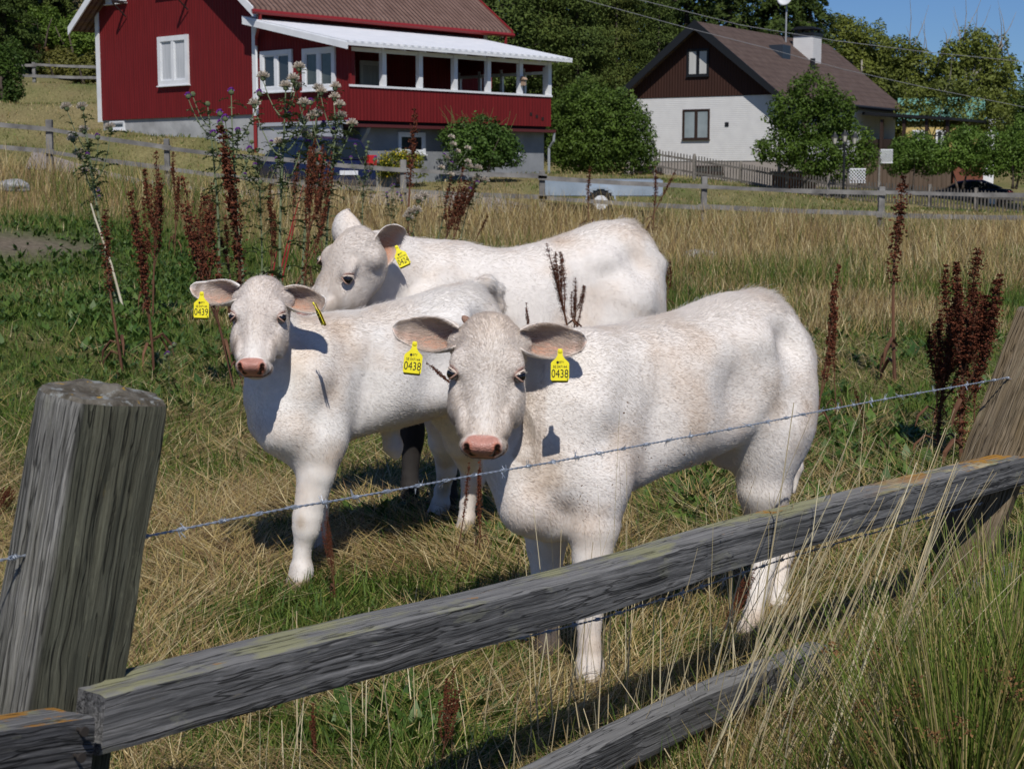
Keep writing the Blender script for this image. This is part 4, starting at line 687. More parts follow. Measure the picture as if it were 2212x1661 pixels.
def limbs(base, h, blobs, r0, m, parent, name='trunk', ns=1, fork=.35):
    b = MB(); base = np.array(base, float)
    for s in range(ns):
        off = np.array([random.uniform(-1, 1), random.uniform(-1, 1), 0]) * r0 * (2.2 if ns > 1 else 0); top = base + off * 4 + np.array([random.uniform(-.05, .05) * h, random.uniform(-.05, .05) * h, h]); pts = [base + off + (top - base - off) * t + np.array([math.sin(t * 5 + s) * .02 * h, math.cos(t * 4 + s) * .02 * h, 0]) for t in np.linspace(0, 1, 7)]
        b.tube(pts, [r0 * (1.35 if i == 0 else 1) * (1 - .13 * i) / math.sqrt(ns) for i in range(7)], 9)
    for (x, y, z, rx, ry, rz) in blobs:
        c = np.array([x, y, z]); f = min(max((z - rz * .6 - base[2]) / h, fork), .92); p = base + np.array([0, 0, h * f]); mid = (p + c) / 2 + np.array([0, 0, -.1 * rz]); b.tube([p, mid, c, c + (c - mid) * .5], [r0 * .42 / math.sqrt(ns), r0 * .28, r0 * .14, r0 * .05], 6)
    return b.build(name, m, parent, smooth=True)
def tree(name, label, cat, base, blobs, n, size, c1, c2, trunk_h, r0=.12, group=None, bark=None, ns=1, **kw):
    t = empty(name, tuple(base), 0, label, cat, group); V, Q, c = crown_leaves(blobs, n, size, c1, c2, **kw); link_mesh('crown', np_mesh('crown', V, quads=Q, col=c), M_leaf, t); limbs((0, 0, -.15), trunk_h, blobs, r0, bark or M_bark, t, ns=ns); return t
def W0(px, py, d): p = at(px, py, d); return p
def blobs_px(base, d, L):
    """L: (px,py,radius px, radius y px, depth offset m)"""
    out = []
    for px, py, rx, ry, dd in L: p = at(px, py, d + dd) - base; out.append((p[0], p[1], p[2], rx / F_PX * d, (rx + ry) / 2 / F_PX * d, ry / F_PX * d))
    return out
def gbase(px, d, dz=0): p = at(px, 380, d); return np.array([p[0], p[1], gz(p[0], p[1]) + dz])
# round apple tree in front of the white house
b = gbase(1735, 63); b[2] = at(1735, 408, 63)[2]
tree('apple_tree', 'round dark green fruit tree standing in front of the white house', 'tree', b, blobs_px(b, 63, [(1755, 205, 52, 48, 0), (1700, 250, 48, 52, .2), (1800, 245, 52, 52, -.3), (1755, 270, 68, 50, 0), (1690, 320, 56, 42, 0), (1830, 310, 56, 50, .2), (1760, 335, 70, 46, -.6), (1868, 345, 34, 36, 0), (1650, 330, 26, 26, 0), (1800, 370, 56, 30, 0), (1722, 190, 22, 24, 0)]), 21000, .13, (.028, .060, .010), (.085, .135, .022), 2.6, .13, gap=.17, nscale=.55)
# clipped round shrub between the houses
b = gbase(1308, 56.5); b[2] = at(1308, 372, 56.5)[2]
tree('round_shrub', 'large rounded leafy shrub filling the gap between the two houses', 'shrub', b, blobs_px(b, 56.5, [(1295, 268, 92, 82, 0), (1355, 290, 62, 66, -.3), (1240, 250, 55, 62, .5), (1300, 320, 92, 48, -.3), (1385, 320, 34, 42, -.2), (1225, 320, 45, 40, 0), (1330, 240, 50, 45, 0), (1235, 345, 48, 34, 0), (1290, 352, 60, 30, -.4), (1350, 350, 56, 32, -.3), (1395, 345, 30, 32, 0), (1205, 290, 30, 60, .3)]), 33000, .105, (.030, .060, .010), (.075, .120, .022), 1.8, .10, ns=3, gap=.08, nscale=.45, shell=.62)
# shrub against the cellar wall, with loose upright shoots
b = gbase(1035, 43.4); b[2] = at(1035, 378, 43.4)[2]
t = tree('willow_shrub', 'loose green shrub with thin upright shoots against the grey cellar wall', 'shrub', b, blobs_px(b, 43.4, [(1030, 310, 62, 42, 0), (985, 300, 34, 30, 0), (1075, 315, 46, 40, 0), (1030, 345, 66, 28, 0), (1045, 275, 36, 26, 0), (1105, 330, 26, 34, 0), (1000, 272, 18, 18, 0)]), 13000, .085, (.022, .050, .012), (.065, .115, .025), 1.1, .06, ns=4, gap=.16, nscale=.3)
sh = MB()
for i in range(26):
    p = at(random.uniform(960, 1110), random.uniform(270, 300), 43.4) - b; q = p + np.array([random.uniform(-.35, .35), 0, random.uniform(.25, .65)]); sh.tube([p, (p + q) / 2 + np.array([.03, 0, .03]), q], [.008, .006, .003], 4)
sh.build('shoots', mat('shoots_green', (.10, .14, .04)), t)
b = gbase(860, 42.6); b[2] = at(860, 385, 42.6)[2]
t = tree('yellow_shrub', 'low yellow flowering shrub at the grey cellar wall behind the car', 'shrub', b, blobs_px(b, 42.6, [(850, 355, 34, 26, 0), (885, 350, 28, 24, 0), (830, 365, 24, 18, 0), (905, 372, 20, 14, 0), (862, 335, 18, 14, 0)]), 4200, .06, (.05, .08, .012), (.14, .15, .02), .6, .04, ns=3, gap=.15, nscale=.25)
V, Q, c = crown_leaves(blobs_px(b, 42.6, [(850, 352, 36, 28, -.1), (885, 348, 30, 24, -.1), (862, 335, 18, 14, 0)]), 520, .045, (.30, .24, .01), (.36, .30, .02), aspect=.9, shell=.85); link_mesh('blossom', np_mesh('blossom', V, quads=Q, col=c), M_leaf, t)
# dark tree at the left edge
b = gbase(10, 62); b[2] = at(10, 250, 62)[2]
tree('dark_tree', 'small dark green tree at the left edge of the lawn', 'tree', b, blobs_px(b, 62, [(-20, 150, 50, 60, 0), (25, 135, 30, 44, 0), (-10, 200, 55, 40, 0), (28, 190, 26, 32, 0), (-50, 120, 40, 50, 0)]), 12000, .12, (.018, .040, .008), (.06, .105, .02), 1.6, .12, gap=.12, nscale=.5)
# garden shrubs to the right
for i, (px, d, by, L, n, lab, c1, c2) in enumerate((
    (1968, 66, 402, [(1960, 335, 42, 40, 0), (1990, 315, 34, 34, 0), (1935, 350, 30, 30, 0), (2010, 350, 36, 34, 0)], 9000, 'green bush in front of the dark porch of the white house', (.032, .07, .012), (.09, .15, .03)),
    (2075, 64, 400, [(2060, 330, 46, 40, 0), (2100, 315, 44, 40, 0), (2030, 345, 32, 28, 0), (2120, 350, 50, 34, 0), (2080, 292, 30, 22, 0)], 11000, 'broad green bush above the parked saloon car', (.034, .075, .013), (.095, .155, .03)),
    (2190, 63, 400, [(2180, 320, 46, 44, 0), (2225, 300, 50, 52, 0), (2160, 350, 40, 34, 0), (2230, 360, 50, 36, 0)], 11000, 'tall green bush at the right edge beyond the picket fence', (.036, .078, .013), (.10, .16, .03)))):
    b = gbase(px, d); b[2] = at(px, by, d)[2]; tree('garden_bush', lab, 'bush', b, blobs_px(b, d, L), n, .11, c1, c2, 1.3, .07, 'bushes in the garden of the white house', ns=2, gap=.15, nscale=.45)
# far deciduous trees on the right, loose and olive with bare twigs
def far_tree(px, d, top, by, L, n, lab, c1, c2, size=.20, twigs=0, bark=None, **kw):
    b = gbase(px, d); b[2] = at(px, by, d)[2]; h = at(px, top, d)[2] - b[2]; t = tree('broadleaf_tree', lab, 'tree', b, blobs_px(b, d, L), n, size, c1, c2, h * .72, .22, 'broadleaf trees behind the white house', bark or M_palebark, **kw)
    if twigs:
        m = MB()
        for i in range(twigs):
            l = L[i % len(L)]; p = at(l[0] + random.uniform(-l[2], l[2]) * .8, l[1] - l[3] * random.uniform(.3, .9), d + l[4]) - b; q = p + np.array([random.uniform(-.8, 1.0), random.uniform(-.5, .5), random.uniform(.8, 2.4)]); m.tube([p - (q - p) * .8, p, (p + q) / 2 + np.array([.08, 0, 0]), q], [.035, .03, .02, .008], 4)
        m.build('twigs', M_palebark, t)
    return t
OL1, OL2 = (.055, .080, .018), (.135, .155, .035)
far_tree(1860, 100, 30, 380, [(1830, 80, 46, 44, 0), (1880, 110, 55, 50, 0), (1850, 150, 62, 48, 0), (1905, 180, 58, 52, 0), (1860, 230, 70, 50, 0), (1815, 60, 26, 26, 2)], 26000, 'olive green tree just right of the chimney with a rounded top', OL1, OL2, gap=.12, nscale=1.2)
far_tree(1960, 96, 80, 380, [(1945, 120, 42, 42, 0), (1985, 150, 55, 45, 0), (1950, 190, 60, 45, 0), (2000, 215, 55, 40, 0), (1960, 260, 70, 45, 0)], 17000, 'loose olive tree with bare twigs above the dark porch roof', OL1, OL2, twigs=14, gap=.15, nscale=1.0)
far_tree(2095, 94, 50, 380, [(2060, 130, 38, 44, 0), (2110, 110, 42, 50, 0), (2150, 150, 44, 46, 0), (2080, 180, 58, 40, 0), (2150, 200, 48, 40, 0), (2060, 235, 58, 34, -1), (2120, 250, 60, 38, 0), (2165, 100, 16, 26, 0)], 19000, 'tall loose tree with many thin twigs against the sky at the right', OL1, OL2, twigs=34, gap=.18, nscale=.9)
far_tree(2230, 108, 190, 380, [(2200, 240, 50, 34, 0), (2240, 220, 44, 44, 0), (2225, 280, 60, 40, 0)], 10000, 'darker green tree at the far right edge behind the bushes', (.035, .065, .014), (.08, .12, .03), gap=.12, nscale=1.0)
b = gbase(2010, 80); b[2] = at(2010, 395, 80)[2]
tree('loose_tree', 'thin loose leaved tree veiling the turquoise roof', 'tree', b, blobs_px(b, 80, [(1985, 215, 40, 30, 0), (2050, 200, 50, 34, 0), (2110, 225, 44, 34, 0), (2030, 250, 60, 28, 0), (2150, 260, 40, 34, 0), (1960, 250, 30, 26, 0), (2085, 275, 60, 24, 0)]), 8500, .15, (.055, .080, .018), (.135, .155, .035), 2.6, .10, bark=M_palebark, ns=3, gap=.30, nscale=.7)
# conifers: whorled boughs with hanging needle sprays, a few source trees copied
def spruce_mesh(H, R, n, c1, c2, seed, pine=False):
    rs = np.random.default_rng(seed); V = []; C = []; Nn = []; z0 = .05 if not pine else .12; bl = []
    lev = int(H / .42)
    for i in range(lev):
        z = H * (z0 + (1 - z0) * (i + .5) / lev); rr = R * ((1 - (z / H)) ** (.8 if not pine else .42)) * (1 if not pine else min(1, .35 + 2.2 * z / H)) * rs.uniform(.75, 1.12); nb_ = 9 if not pine else 6
        for k in range(nb_):
            a = rs.uniform(0, 2 * math.pi); L = rr * rs.uniform(.6, 1.15); bl.append((z, a, max(L, .15)))
    w = np.array([b_[2] for b_ in bl]); k = rs.choice(len(bl), n, p=w / w.sum()); z, a, L = np.array(bl)[k].T; t = rs.random(n) ** (.55 if not pine else .4)
    rad = L * t; dz = (-.30 * rad - .16 * rad * t if not pine else .15 * rad) + rs.normal(0, .09 if not pine else .20, n); side = rs.normal(0, .10 if not pine else .30, n) * (1 + rad * .5)
    P = np.stack([rad * np.cos(a) - side * np.sin(a), rad * np.sin(a) + side * np.cos(a), z + dz - (np.abs(side) * .5 if not pine else 0)], 1)
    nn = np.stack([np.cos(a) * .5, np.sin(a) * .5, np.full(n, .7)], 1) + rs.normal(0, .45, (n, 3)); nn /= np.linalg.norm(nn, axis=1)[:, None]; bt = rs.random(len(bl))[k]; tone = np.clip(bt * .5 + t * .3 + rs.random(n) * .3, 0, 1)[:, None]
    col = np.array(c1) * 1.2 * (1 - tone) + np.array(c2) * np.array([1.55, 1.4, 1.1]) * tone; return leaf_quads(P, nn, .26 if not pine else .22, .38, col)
def conifer_proto(H, R, n, c1, c2, seed, pine):
    V, Q, c = spruce_mesh(H, R, n, c1, c2, seed, pine); me = np_mesh('crown', V, quads=Q, col=c); me.materials.append(M_needle)
    m = MB(); m.tube([(0, 0, -.5), (0, 0, H * .5), (0, 0, H * .98)], [.028 * H * .6, .015 * H * .6, .02], 8); rs = random.Random(seed)
    for i in range(24): z = H * rs.uniform(.2, .85); a = rs.uniform(0, 6.28); L = R * (1 - z / H) * .8; m.tube([(0, 0, z), (L * math.cos(a), L * math.sin(a), z - .2 * L * (1 if not pine else -.5))], [.05, .015], 4)
    tm = bpy.data.meshes.new('trunk'); tm.from_pydata(m.v, [], m.f); tm.materials.append(M_bark); return me, tm
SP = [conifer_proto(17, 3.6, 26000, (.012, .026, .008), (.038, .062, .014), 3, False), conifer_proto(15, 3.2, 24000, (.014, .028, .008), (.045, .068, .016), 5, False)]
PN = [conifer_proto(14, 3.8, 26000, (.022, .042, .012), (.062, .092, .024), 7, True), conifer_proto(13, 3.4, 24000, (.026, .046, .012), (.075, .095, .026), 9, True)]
def conifer(kind, px, d, s, lab, dz=0):
    src = (SP if kind < 2 else PN)[kind % 2]; b = gbase(px, d); nm = 'spruce_tree' if kind < 2 else 'pine_tree'; t = empty(nm, (b[0], b[1], b[2] + dz), random.uniform(0, 6.28), lab, 'spruce' if kind < 2 else 'pine', 'conifers in the forest behind the houses'); t.scale = (s * random.uniform(.92, 1.08), s * random.uniform(.92, 1.08), s)
    for nme, me in zip(('crown', 'trunk'), src): o = bpy.data.objects.new(nme, me); COL.objects.link(o); o.parent = t
    return t
FOR = [(0, 1480, 92, 1.05, 'dark spruce rising behind the peak of the white house'), (1, 1570, 90, 1.12, 'dark spruce behind the roof ridge of the white house, left of the satellite dish'), (0, 1670, 93, 1.15, 'dark spruce directly behind the satellite dish'), (1, 1742, 98, .98, 'spruce with drooping branches right of the dish, rightmost of the conifers'), (0, 1400, 99, 1.1, 'tall dark spruce between the red house and the white gable'),
 (2, 1085, 78, .95, 'pine just right of the red house roof'), (3, 1165, 82, 1.0, 'pine above the right end of the white veranda roof'), (2, 1245, 80, .78, 'lower pine left of the round shrub top'), (3, 1330, 84, .72, 'short pine beside the left eave of the white house'), (0, 1010, 92, 1.2, 'tall dark spruce half hidden by the red house roof'), (0, 1235, 98, 1.15, 'tall dark spruce behind the pines right of the veranda'), (1, 1320, 102, 1.1, 'dark spruce farther back between the two houses'), (1, 1130, 100, 1.25, 'dark spruce behind the pine at the red house roof end'), (2, 1420, 82, .62, 'small pine close to the white gable'),
 (0, -60, 105, 1.1, 'dark spruce at the upper left corner'), (1, 60, 112, 1.0, 'spruce in the woods above the lit bushes at the left'), (3, 215, 108, 1.0, 'pine behind the left end of the red house'), (0, 150, 118, 1.0, 'dark spruce high on the slope left of the red house'), (0, 20, 84, .75, 'small dark spruce above the grass slope at the upper left'), (1, 110, 96, .9, 'dark spruce behind the bright green tree at the left'), (2, -70, 86, .8, 'pine at the extreme upper left'), (1, -10, 98, .8, 'dark spruce behind the small tree at the left edge')]
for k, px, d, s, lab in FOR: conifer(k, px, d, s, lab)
# shrubs and trees on the slope at upper left
for i, (px, py, d, rx, ry, lab, c1, c2) in enumerate(((95, 60, 92, 62, 46, 'sunlit bright green tree on the slope left of the red house', (.035, .075, .012), (.12, .18, .03)), (170, 75, 90, 50, 46, 'green tree touching the red house at its left corner', (.04, .08, .014), (.11, .165, .03)), (40, 50, 94, 50, 60, 'dark leafy tree above the small tree at the left edge', (.02, .045, .01), (.07, .11, .02)),
    (130, 140, 84, 60, 34, 'low olive scrub on the brown slope left of the red house', (.06, .07, .02), (.13, .125, .035)), (190, 150, 82, 40, 30, 'olive scrub beside the left corner board of the red house', (.055, .065, .018), (.12, .12, .03)), (70, 120, 86, 40, 26, 'reddish brown scrub under the bright green tree at the left', (.09, .055, .025), (.14, .085, .03)))):
    b = gbase(px, d); b[2] = at(px, py + ry * 1.2, d)[2]; tree('slope_tree' if i < 3 else 'scrub_bush', lab, 'tree' if i < 3 else 'bush', b, blobs_px(b, d, [(px - rx * .35, py, rx * .6, ry * .8, 0), (px + rx * .35, py + 4, rx * .6, ry * .75, .5), (px, py - ry * .3, rx * .6, ry * .7, 0), (px, py + ry * .4, rx * .9, ry * .6, -.4)]), 13000 if i < 3 else 7000, .17, c1, c2, ry * 1.6 / F_PX * d, .12, 'trees on the slope left of the red house', ns=2, gap=.14, nscale=.9)
# a far wooded backdrop that reads as one dark mass behind everything
VV = []; QQ = []; CC = []
bl = []
for X in np.arange(-95, 110, 5.5):
    Y = 128 + 8 * math.sin(X * .3) + random.uniform(-4, 4); z = gz(X, Y); h = random.uniform(9, 13) if X < 22 else random.uniform(5, 7.5); bl.append((X, Y, z + h * .5, 4.6, 3.5, h * .62))
V, Q, c = crown_leaves(bl, 60000, .5, (.016, .032, .010), (.05, .078, .02), gap=.05, nscale=2.5); o = link_mesh('far_wood', np_mesh('far_wood', V, quads=Q, col=c), M_needle); tag(o, 'dark mass of distant woodland closing off the hillside', 'woodland', kind='stuff')
# ------------------------------------------------------------------ grass, weeds, docks, thistles
M_grass = mat_vcol('grass_blades', rough=.6, spec=.25, transl=.30); M_weed = mat_vcol('weed_leaves', rough=.5, spec=.35, transl=.25)
def blades(P, L, az, lean, curve, w, col, seg=3, tipw=.12, twist=None):
    n = len(P); s = np.linspace(0, 1, seg + 1); pos = P.copy(); V = np.empty((n, seg + 1, 2, 3)); hd = np.stack([np.cos(az), np.sin(az), np.zeros(n)], 1); wa = az + np.pi / 2 + (rng.normal(0, .7, n) if twist is None else twist); wd = np.stack([np.cos(wa), np.sin(wa), np.zeros(n)], 1)
    for i in range(seg + 1):
        ww = (w * (1 - (1 - tipw) * s[i] ** 1.5))[:, None] * .5; V[:, i, 0] = pos - wd * ww; V[:, i, 1] = pos + wd * ww
        if i < seg:
            th = lean + curve * (s[i] + .5 / seg); pos = pos + (hd * np.sin(th)[:, None] + np.array([0, 0, 1.]) * np.cos(th)[:, None]) * (L / seg)[:, None]
    o = (np.arange(n) * (seg + 1) * 2)[:, None]; Q = np.concatenate([o + np.array([[2 * i, 2 * i + 1, 2 * i + 3, 2 * i + 2]]) for i in range(seg)], 0); return V.reshape(-1, 3), Q, np.repeat(col, (seg + 1) * 2, 0)
def frustum_pts(n, y0, y1, x0=-420, x1=2900, power=1.0):
    """ground places thinning out with distance so that far grass is not finer than the eye sees"""
    py = y0 + (y1 - y0) * rng.random(n) ** power; px = rng.uniform(x0, x1, n); d = 1.42 * F_PX / (py - 380); X = (px - 1106) / F_PX * d; Y = d * math.cos(PITCH) + (-(py - 830.5) / F_PX * d) * math.sin(PITCH); return X, Y, d
GREEN = np.array([[.090, .150, .020], [.125, .185, .030], [.060, .115, .018], [.150, .175, .035]]); STRAW = np.array([[.47, .36, .165], [.38, .27, .115], [.60, .50, .28], [.22, .14, .07], [.42, .32, .12]])
def mixcol(g, n, bright=1.0):
    isg = rng.random(n) < g; c = np.where(isg[:, None], GREEN[rng.integers(0, 4, n)], STRAW[rng.integers(0, 5, n)]); return c * rng.uniform(.7, 1.2, (n, 1)) * bright, isg
def in_fence_front(X, Y): return (Y - 2.6) < (X + .6) * 1.17 - .15    # camera side of the rail fence
# 1 trampled pasture: short green tufts with cut straw lying on them
n = 250000; X, Y, d = frustum_pts(n, 690, 1760); z = ground_z(X, Y); g = zone(X, Y); near = rng.random(n)
dirt = np.exp(-(((X + 6.6) / 1.5) ** 2 + ((Y - 21.5) / 1.5) ** 2)); keep = rng.random(n) > dirt; X, Y, z, g, d = X[keep], Y[keep], z[keep], g[keep], d[keep]; n = len(X)
col, isg = mixcol(np.clip(g * 1.35, 0, 1), n); L = np.where(isg, rng.uniform(.03, .10, n), rng.uniform(.07, .24, n)) * (1 + .02 * d); lean = np.where(isg, rng.uniform(.1, 1.0, n), rng.uniform(1.15, 1.52, n)); cur = np.where(isg, rng.uniform(0, 1.0, n), rng.uniform(-.25, .25, n)); az = rng.uniform(0, 2 * np.pi, n)
clump = lattice_noise(np.stack([X, Y], 1), .35, 91) * 1.2; az = np.where(isg, az, az * .5 + clump * 2.5); w = np.where(isg, .0045, .0028) * (1 + .07 * d) * rng.uniform(.6, 1.3, n)
z = z + np.where(isg, 0, rng.uniform(0, .045, n)); V1 = blades(np.stack([X, Y, z], 1), L, az, lean, cur, w, col)
# 2 meadow: taller standing straw and green
n = 155000; X, Y, d = frustum_pts(n, 425, 740, power=.8); k = (Y < 36.2) & (Y > 11); X, Y, d = X[k], Y[k], d[k]; n = len(X); z = ground_z(X, Y); g = zone(X, Y); lw = np.clip((-X - Y * .135) / 1.0, 0, 1) * np.clip((29 - Y) / 3, 0, 1) * np.clip((Y - 12) / 2, 0, 1)
kk = rng.random(n) > .15 * lw + 1.2 * np.exp(-(((X + 6.6) / 1.5) ** 2 + ((Y - 21.5) / 1.5) ** 2)); X, Y, d, z, g, lw = [q[kk] for q in (X, Y, d, z, g, lw)]; n = len(X)
col, isg = mixcol(np.clip(g * 1.15 + .55 * lattice_noise(np.stack([X, Y * .6], 1), 2.2, 95), 0, 1), n, 1.0); hgt = (.10 + .42 * np.clip((Y - 12) / 18, 0, 1)) * (1 + .35 * lattice_noise(np.stack([X, Y], 1), 1.6, 93) + .35 * lattice_noise(np.stack([X, Y], 1), .6, 94)) * (1 - .6 * lw); L = hgt * rng.uniform(.5, 1.25, n); lean = np.abs(rng.normal(0, .30, n)) + .05; V2 = blades(np.stack([X, Y, z], 1), L, rng.uniform(0, 6.28, n), lean, rng.uniform(.0, .8, n), .0042 * (1 + .060 * d) * rng.uniform(.6, 1.3, n), col)
# 3 lawn beyond the fence: short
n = 60000; Y = rng.uniform(37.4, 75, n); X = rng.uniform(-.40, .42, n) * Y; z = ground_z(X, Y); g = zone(X, Y)
inred = (X < 2.2) & (X > -15) & (Y > 41 + .2 * 0) & False; col, isg = mixcol(np.clip(g + .15, 0, 1), n, .9)
dr = (Y > 37.8) & (Y < 41.5) & (X < .3) & (X > -11.5) & (np.abs(Y - (39.7 - .05 * np.abs(X + 5))) < 1.3); k = ~dr; X, Y, z, col = X[k], Y[k], z[k], col[k]; n = len(X)
V3 = blades(np.stack([X, Y, z], 1), rng.uniform(.05, .13, n), rng.uniform(0, 6.28, n), rng.uniform(.1, .8, n), rng.uniform(0, .6, n), rng.uniform(.014, .03, n), col, seg=2)
# 4 standing grass on the camera side of the fence and along it
n = 26000; px = rng.uniform(350, 3000, n); py = rng.uniform(1180, 2050, n); d = 1.43 * F_PX / (py - 380); X = (px - 1106) / F_PX * d; Y = d * .97; k = in_fence_front(X, Y - .35) & (rng.random(n) < np.clip((px - 200) / 1300, .1, 1)); X, Y, d = X[k], Y[k], d[k]; n = len(X); z = ground_z(X, Y)
col, isg = mixcol(np.full(n, .62), n); L = rng.uniform(.06, .22, n); V4 = blades(np.stack([X, Y, z], 1), L, rng.uniform(0, 6.28, n), np.abs(rng.normal(.1, .3, n)), rng.uniform(0, .9, n), rng.uniform(.003, .006, n), col)
def join(*Ms):
    V = []; Q = []; C = []; o = 0
    for v, q, c in Ms: V.append(v); Q.append(q + o); C.append(c); o += len(v)
    return np.concatenate(V), np.concatenate(Q), np.concatenate(C)
def stuff(name, label, cat, M, m):
    V, Q, C = M; o = link_mesh(name, np_mesh(name, V, quads=Q, col=C), m); return tag(o, label, cat, kind='stuff')
stuff('pasture_grass', 'short green grass and cut straw covering the pasture', 'grass', V1, M_grass); stuff('meadow_grass', 'taller dry straw coloured grass across the meadow', 'grass', V2, M_grass); stuff('lawn_grass', 'short lawn around the houses', 'grass', V3, M_grass); stuff('verge_grass', 'green and dry grass on the near side of the rail fence', 'grass', V4, M_grass)
# 5 broad-leaved ground weeds
def weed_patch(n, fx, size, c1, c2, rosette=5):
    X, Y, s = fx(n); z = ground_z(X, Y); P = np.repeat(np.stack([X, Y, z], 1), rosette, 0); m = n * rosette; az = rng.uniform(0, 6.28, m); L = np.repeat(s, rosette) * rng.uniform(.6, 1.2, m); t = rng.random((m, 1)); col = np.array(c1) * (1 - t) + np.array(c2) * t
    V, Q, C = blades(P, L, az, rng.uniform(.3, 1.1, m), rng.uniform(.2, .9, m), L * .36, col, seg=4, twist=np.zeros(m)); V = V.reshape(m, 5, 2, 3); mid = V.mean(2, keepdims=True); wf = np.array([.25, .9, 1.25, .95, .1])[None, :, None, None]; V = mid + (V - mid) * wf * 1.3; return V.reshape(-1, 3), Q, C
def fx_left(n): Y = rng.uniform(13.5, 27, n); X = -Y * .135 - 1.0 - rng.random(n) ** 1.2 * (Y * .2); k = rng.random(n) > 1.3 * np.exp(-(((X + 6.6) / 1.5) ** 2 + ((Y - 21.5) / 1.5) ** 2)); return X[k], Y[k], rng.uniform(.05, .13, k.sum())
def fx_px(boxes):
    def f(n):
        bx = np.array(boxes, float); k = rng.integers(0, len(bx), n); px = rng.normal(bx[k, 0], bx[k, 1]); py = rng.normal(bx[k, 2], bx[k, 3]); d = 1.42 * F_PX / (np.maximum(py, 560) - 380); return (px - 1106) / F_PX * d, d * .985, rng.uniform(.04, .085, n) * (1 + .03 * d)
    return f
def wp(n, fx, *a, **k):
    X, Y, s = fx(n); return weed_patch(len(X), lambda m: (X, Y, s), *a, **k)
W5 = join(wp(3000, fx_left, 0, (.035, .080, .014), (.105, .165, .028)), wp(1500, fx_px([(1830, 90, 1060, 60), (1700, 60, 940, 40), (1900, 80, 960, 50), (240, 60, 690, 20), (260, 50, 740, 25), (1500, 60, 1080, 40)]), 0, (.035, .085, .014), (.11, .18, .03)), wp(620, fx_px([(900, 90, 1150, 30), (1010, 60, 1570, 40), (760, 80, 1620, 40), (1120, 40, 1170, 25), (880, 60, 1590, 30), (1650, 60, 1480, 40)]), 0, (.035, .085, .015), (.11, .18, .03)), wp(1400, fx_px([(1500, 450, 680, 60), (600, 300, 620, 30), (1900, 200, 700, 70), (1700, 300, 600, 20), (350, 200, 800, 70)]), 0, (.035, .08, .016), (.08, .14, .03)))
stuff('ground_weeds', 'low broad leaved green weeds among the grass', 'weeds', W5, M_weed)
# 6 dead docks: brown stems with dense rusty seed spikes
M_seed = mat_vcol('dock_seed', rough=.8, spec=.1); M_dstem = mat('dock_stem', (.075, .032, .018), (.16, .075, .038), 6, .8, stretch=(1, 1, .3)); M_gstem = mat('thistle_stem', (.11, .14, .07), (.19, .21, .12), 5, .8, stretch=(1, 1, .4)); M_tleaf = mat_vcol('thistle_leaf', rough=.7, spec=.15, transl=.15); M_pappus = mat_vcol('thistle_down', rough=.9, spec=.05, transl=.3); M_bulb = mat('thistle_bulb', (.07, .10, .04), (.14, .16, .08), 30, .8)
def dock_proto(seed, nb_, spread, dens=1.0, f0=.42, sz=.0125):
    rs = np.random.default_rng(seed); st = MB(); main = [np.array([.03 * math.sin(t * 3 + seed), .03 * math.cos(t * 2.3 + seed), t]) for t in np.linspace(0, 1, 9)]; st.tube(main, [.0065, .006, .006, .0055, .005, .004, .003, .002, .001], 6); paths = [(main[int(f0 * 8):], .018)]
    for i in range(nb_):
        t = rs.uniform(.25, .75); p = np.array([.03 * math.sin(t * 3 + seed), .03 * math.cos(t * 2.3 + seed), t]); a = rs.uniform(0, 6.28); L = (1 - t) * rs.uniform(.5, .95); h = np.array([math.cos(a), math.sin(a), 0]); pts = [p + h * spread * L * (1 - math.exp(-3 * s)) * .8 + np.array([0, 0, L * s * .95]) for s in np.linspace(0, 1, 6)]; st.tube(pts, [.004, .0035, .003, .0025, .002, .001], 5); paths.append((pts[1:], .013))
    for i in range(3):   # withered curled leaves
        t = rs.uniform(.08, .35); a = rs.uniform(0, 6.28); h = np.array([math.cos(a), math.sin(a), 0]); p = main[0] + np.array([0, 0, t]); st.tube([p, p + h * .05 + np.array([0, 0, .03]), p + h * .09 - np.array([0, 0, .03]), p + h * .10 - np.array([0, 0, .10])], [.003, .008, .007, .001], 4)
    C = []
    for pts, wd in paths:
        pts = np.array(pts); seg = np.linalg.norm(np.diff(pts, axis=0), axis=1); cum = np.concatenate([[0], np.cumsum(seg)]); s = 0
        while s < cum[-1]:
            c = np.array([np.interp(s, cum, pts[:, k]) for k in range(3)]); m = int(15 * dens * (.35 + 1.1 * rs.random())); taper = .55 + .45 * min(1, (cum[-1] - s) * 12); u = rs.normal(0, 1, (m, 3)); C.append(c + u * np.array([.62, .62, .42]) * wd * taper); s += .012 * rs.uniform(.6, 2.6)
    C = np.concatenate(C); m = len(C); nn = rs.normal(0, 1, (m, 3)); nn /= np.linalg.norm(nn, axis=1)[:, None]; t = rs.random((m, 1)); col = np.array([.065, .021, .013]) * (1 - t) + np.array([.19, .062, .032]) * t
    global rng; old = rng; rng = rs; V, Q, Cc = leaf_quads(C, nn, sz, .85, col); V2, Q2, C2 = leaf_quads(C, np.roll(nn, 1, 1), sz * .96, .8, col); rng = old
    sm = np_mesh('seed_head', np.concatenate([V, V2]), quads=np.concatenate([Q, Q2 + len(V)]), col=np.concatenate([Cc, C2])); sm.materials.append(M_seed); tm = bpy.data.meshes.new('stem'); tm.from_pydata([tuple(map(float, v)) for v in st.v], [], st.f); tm.materials.append(M_dstem); return tm, sm
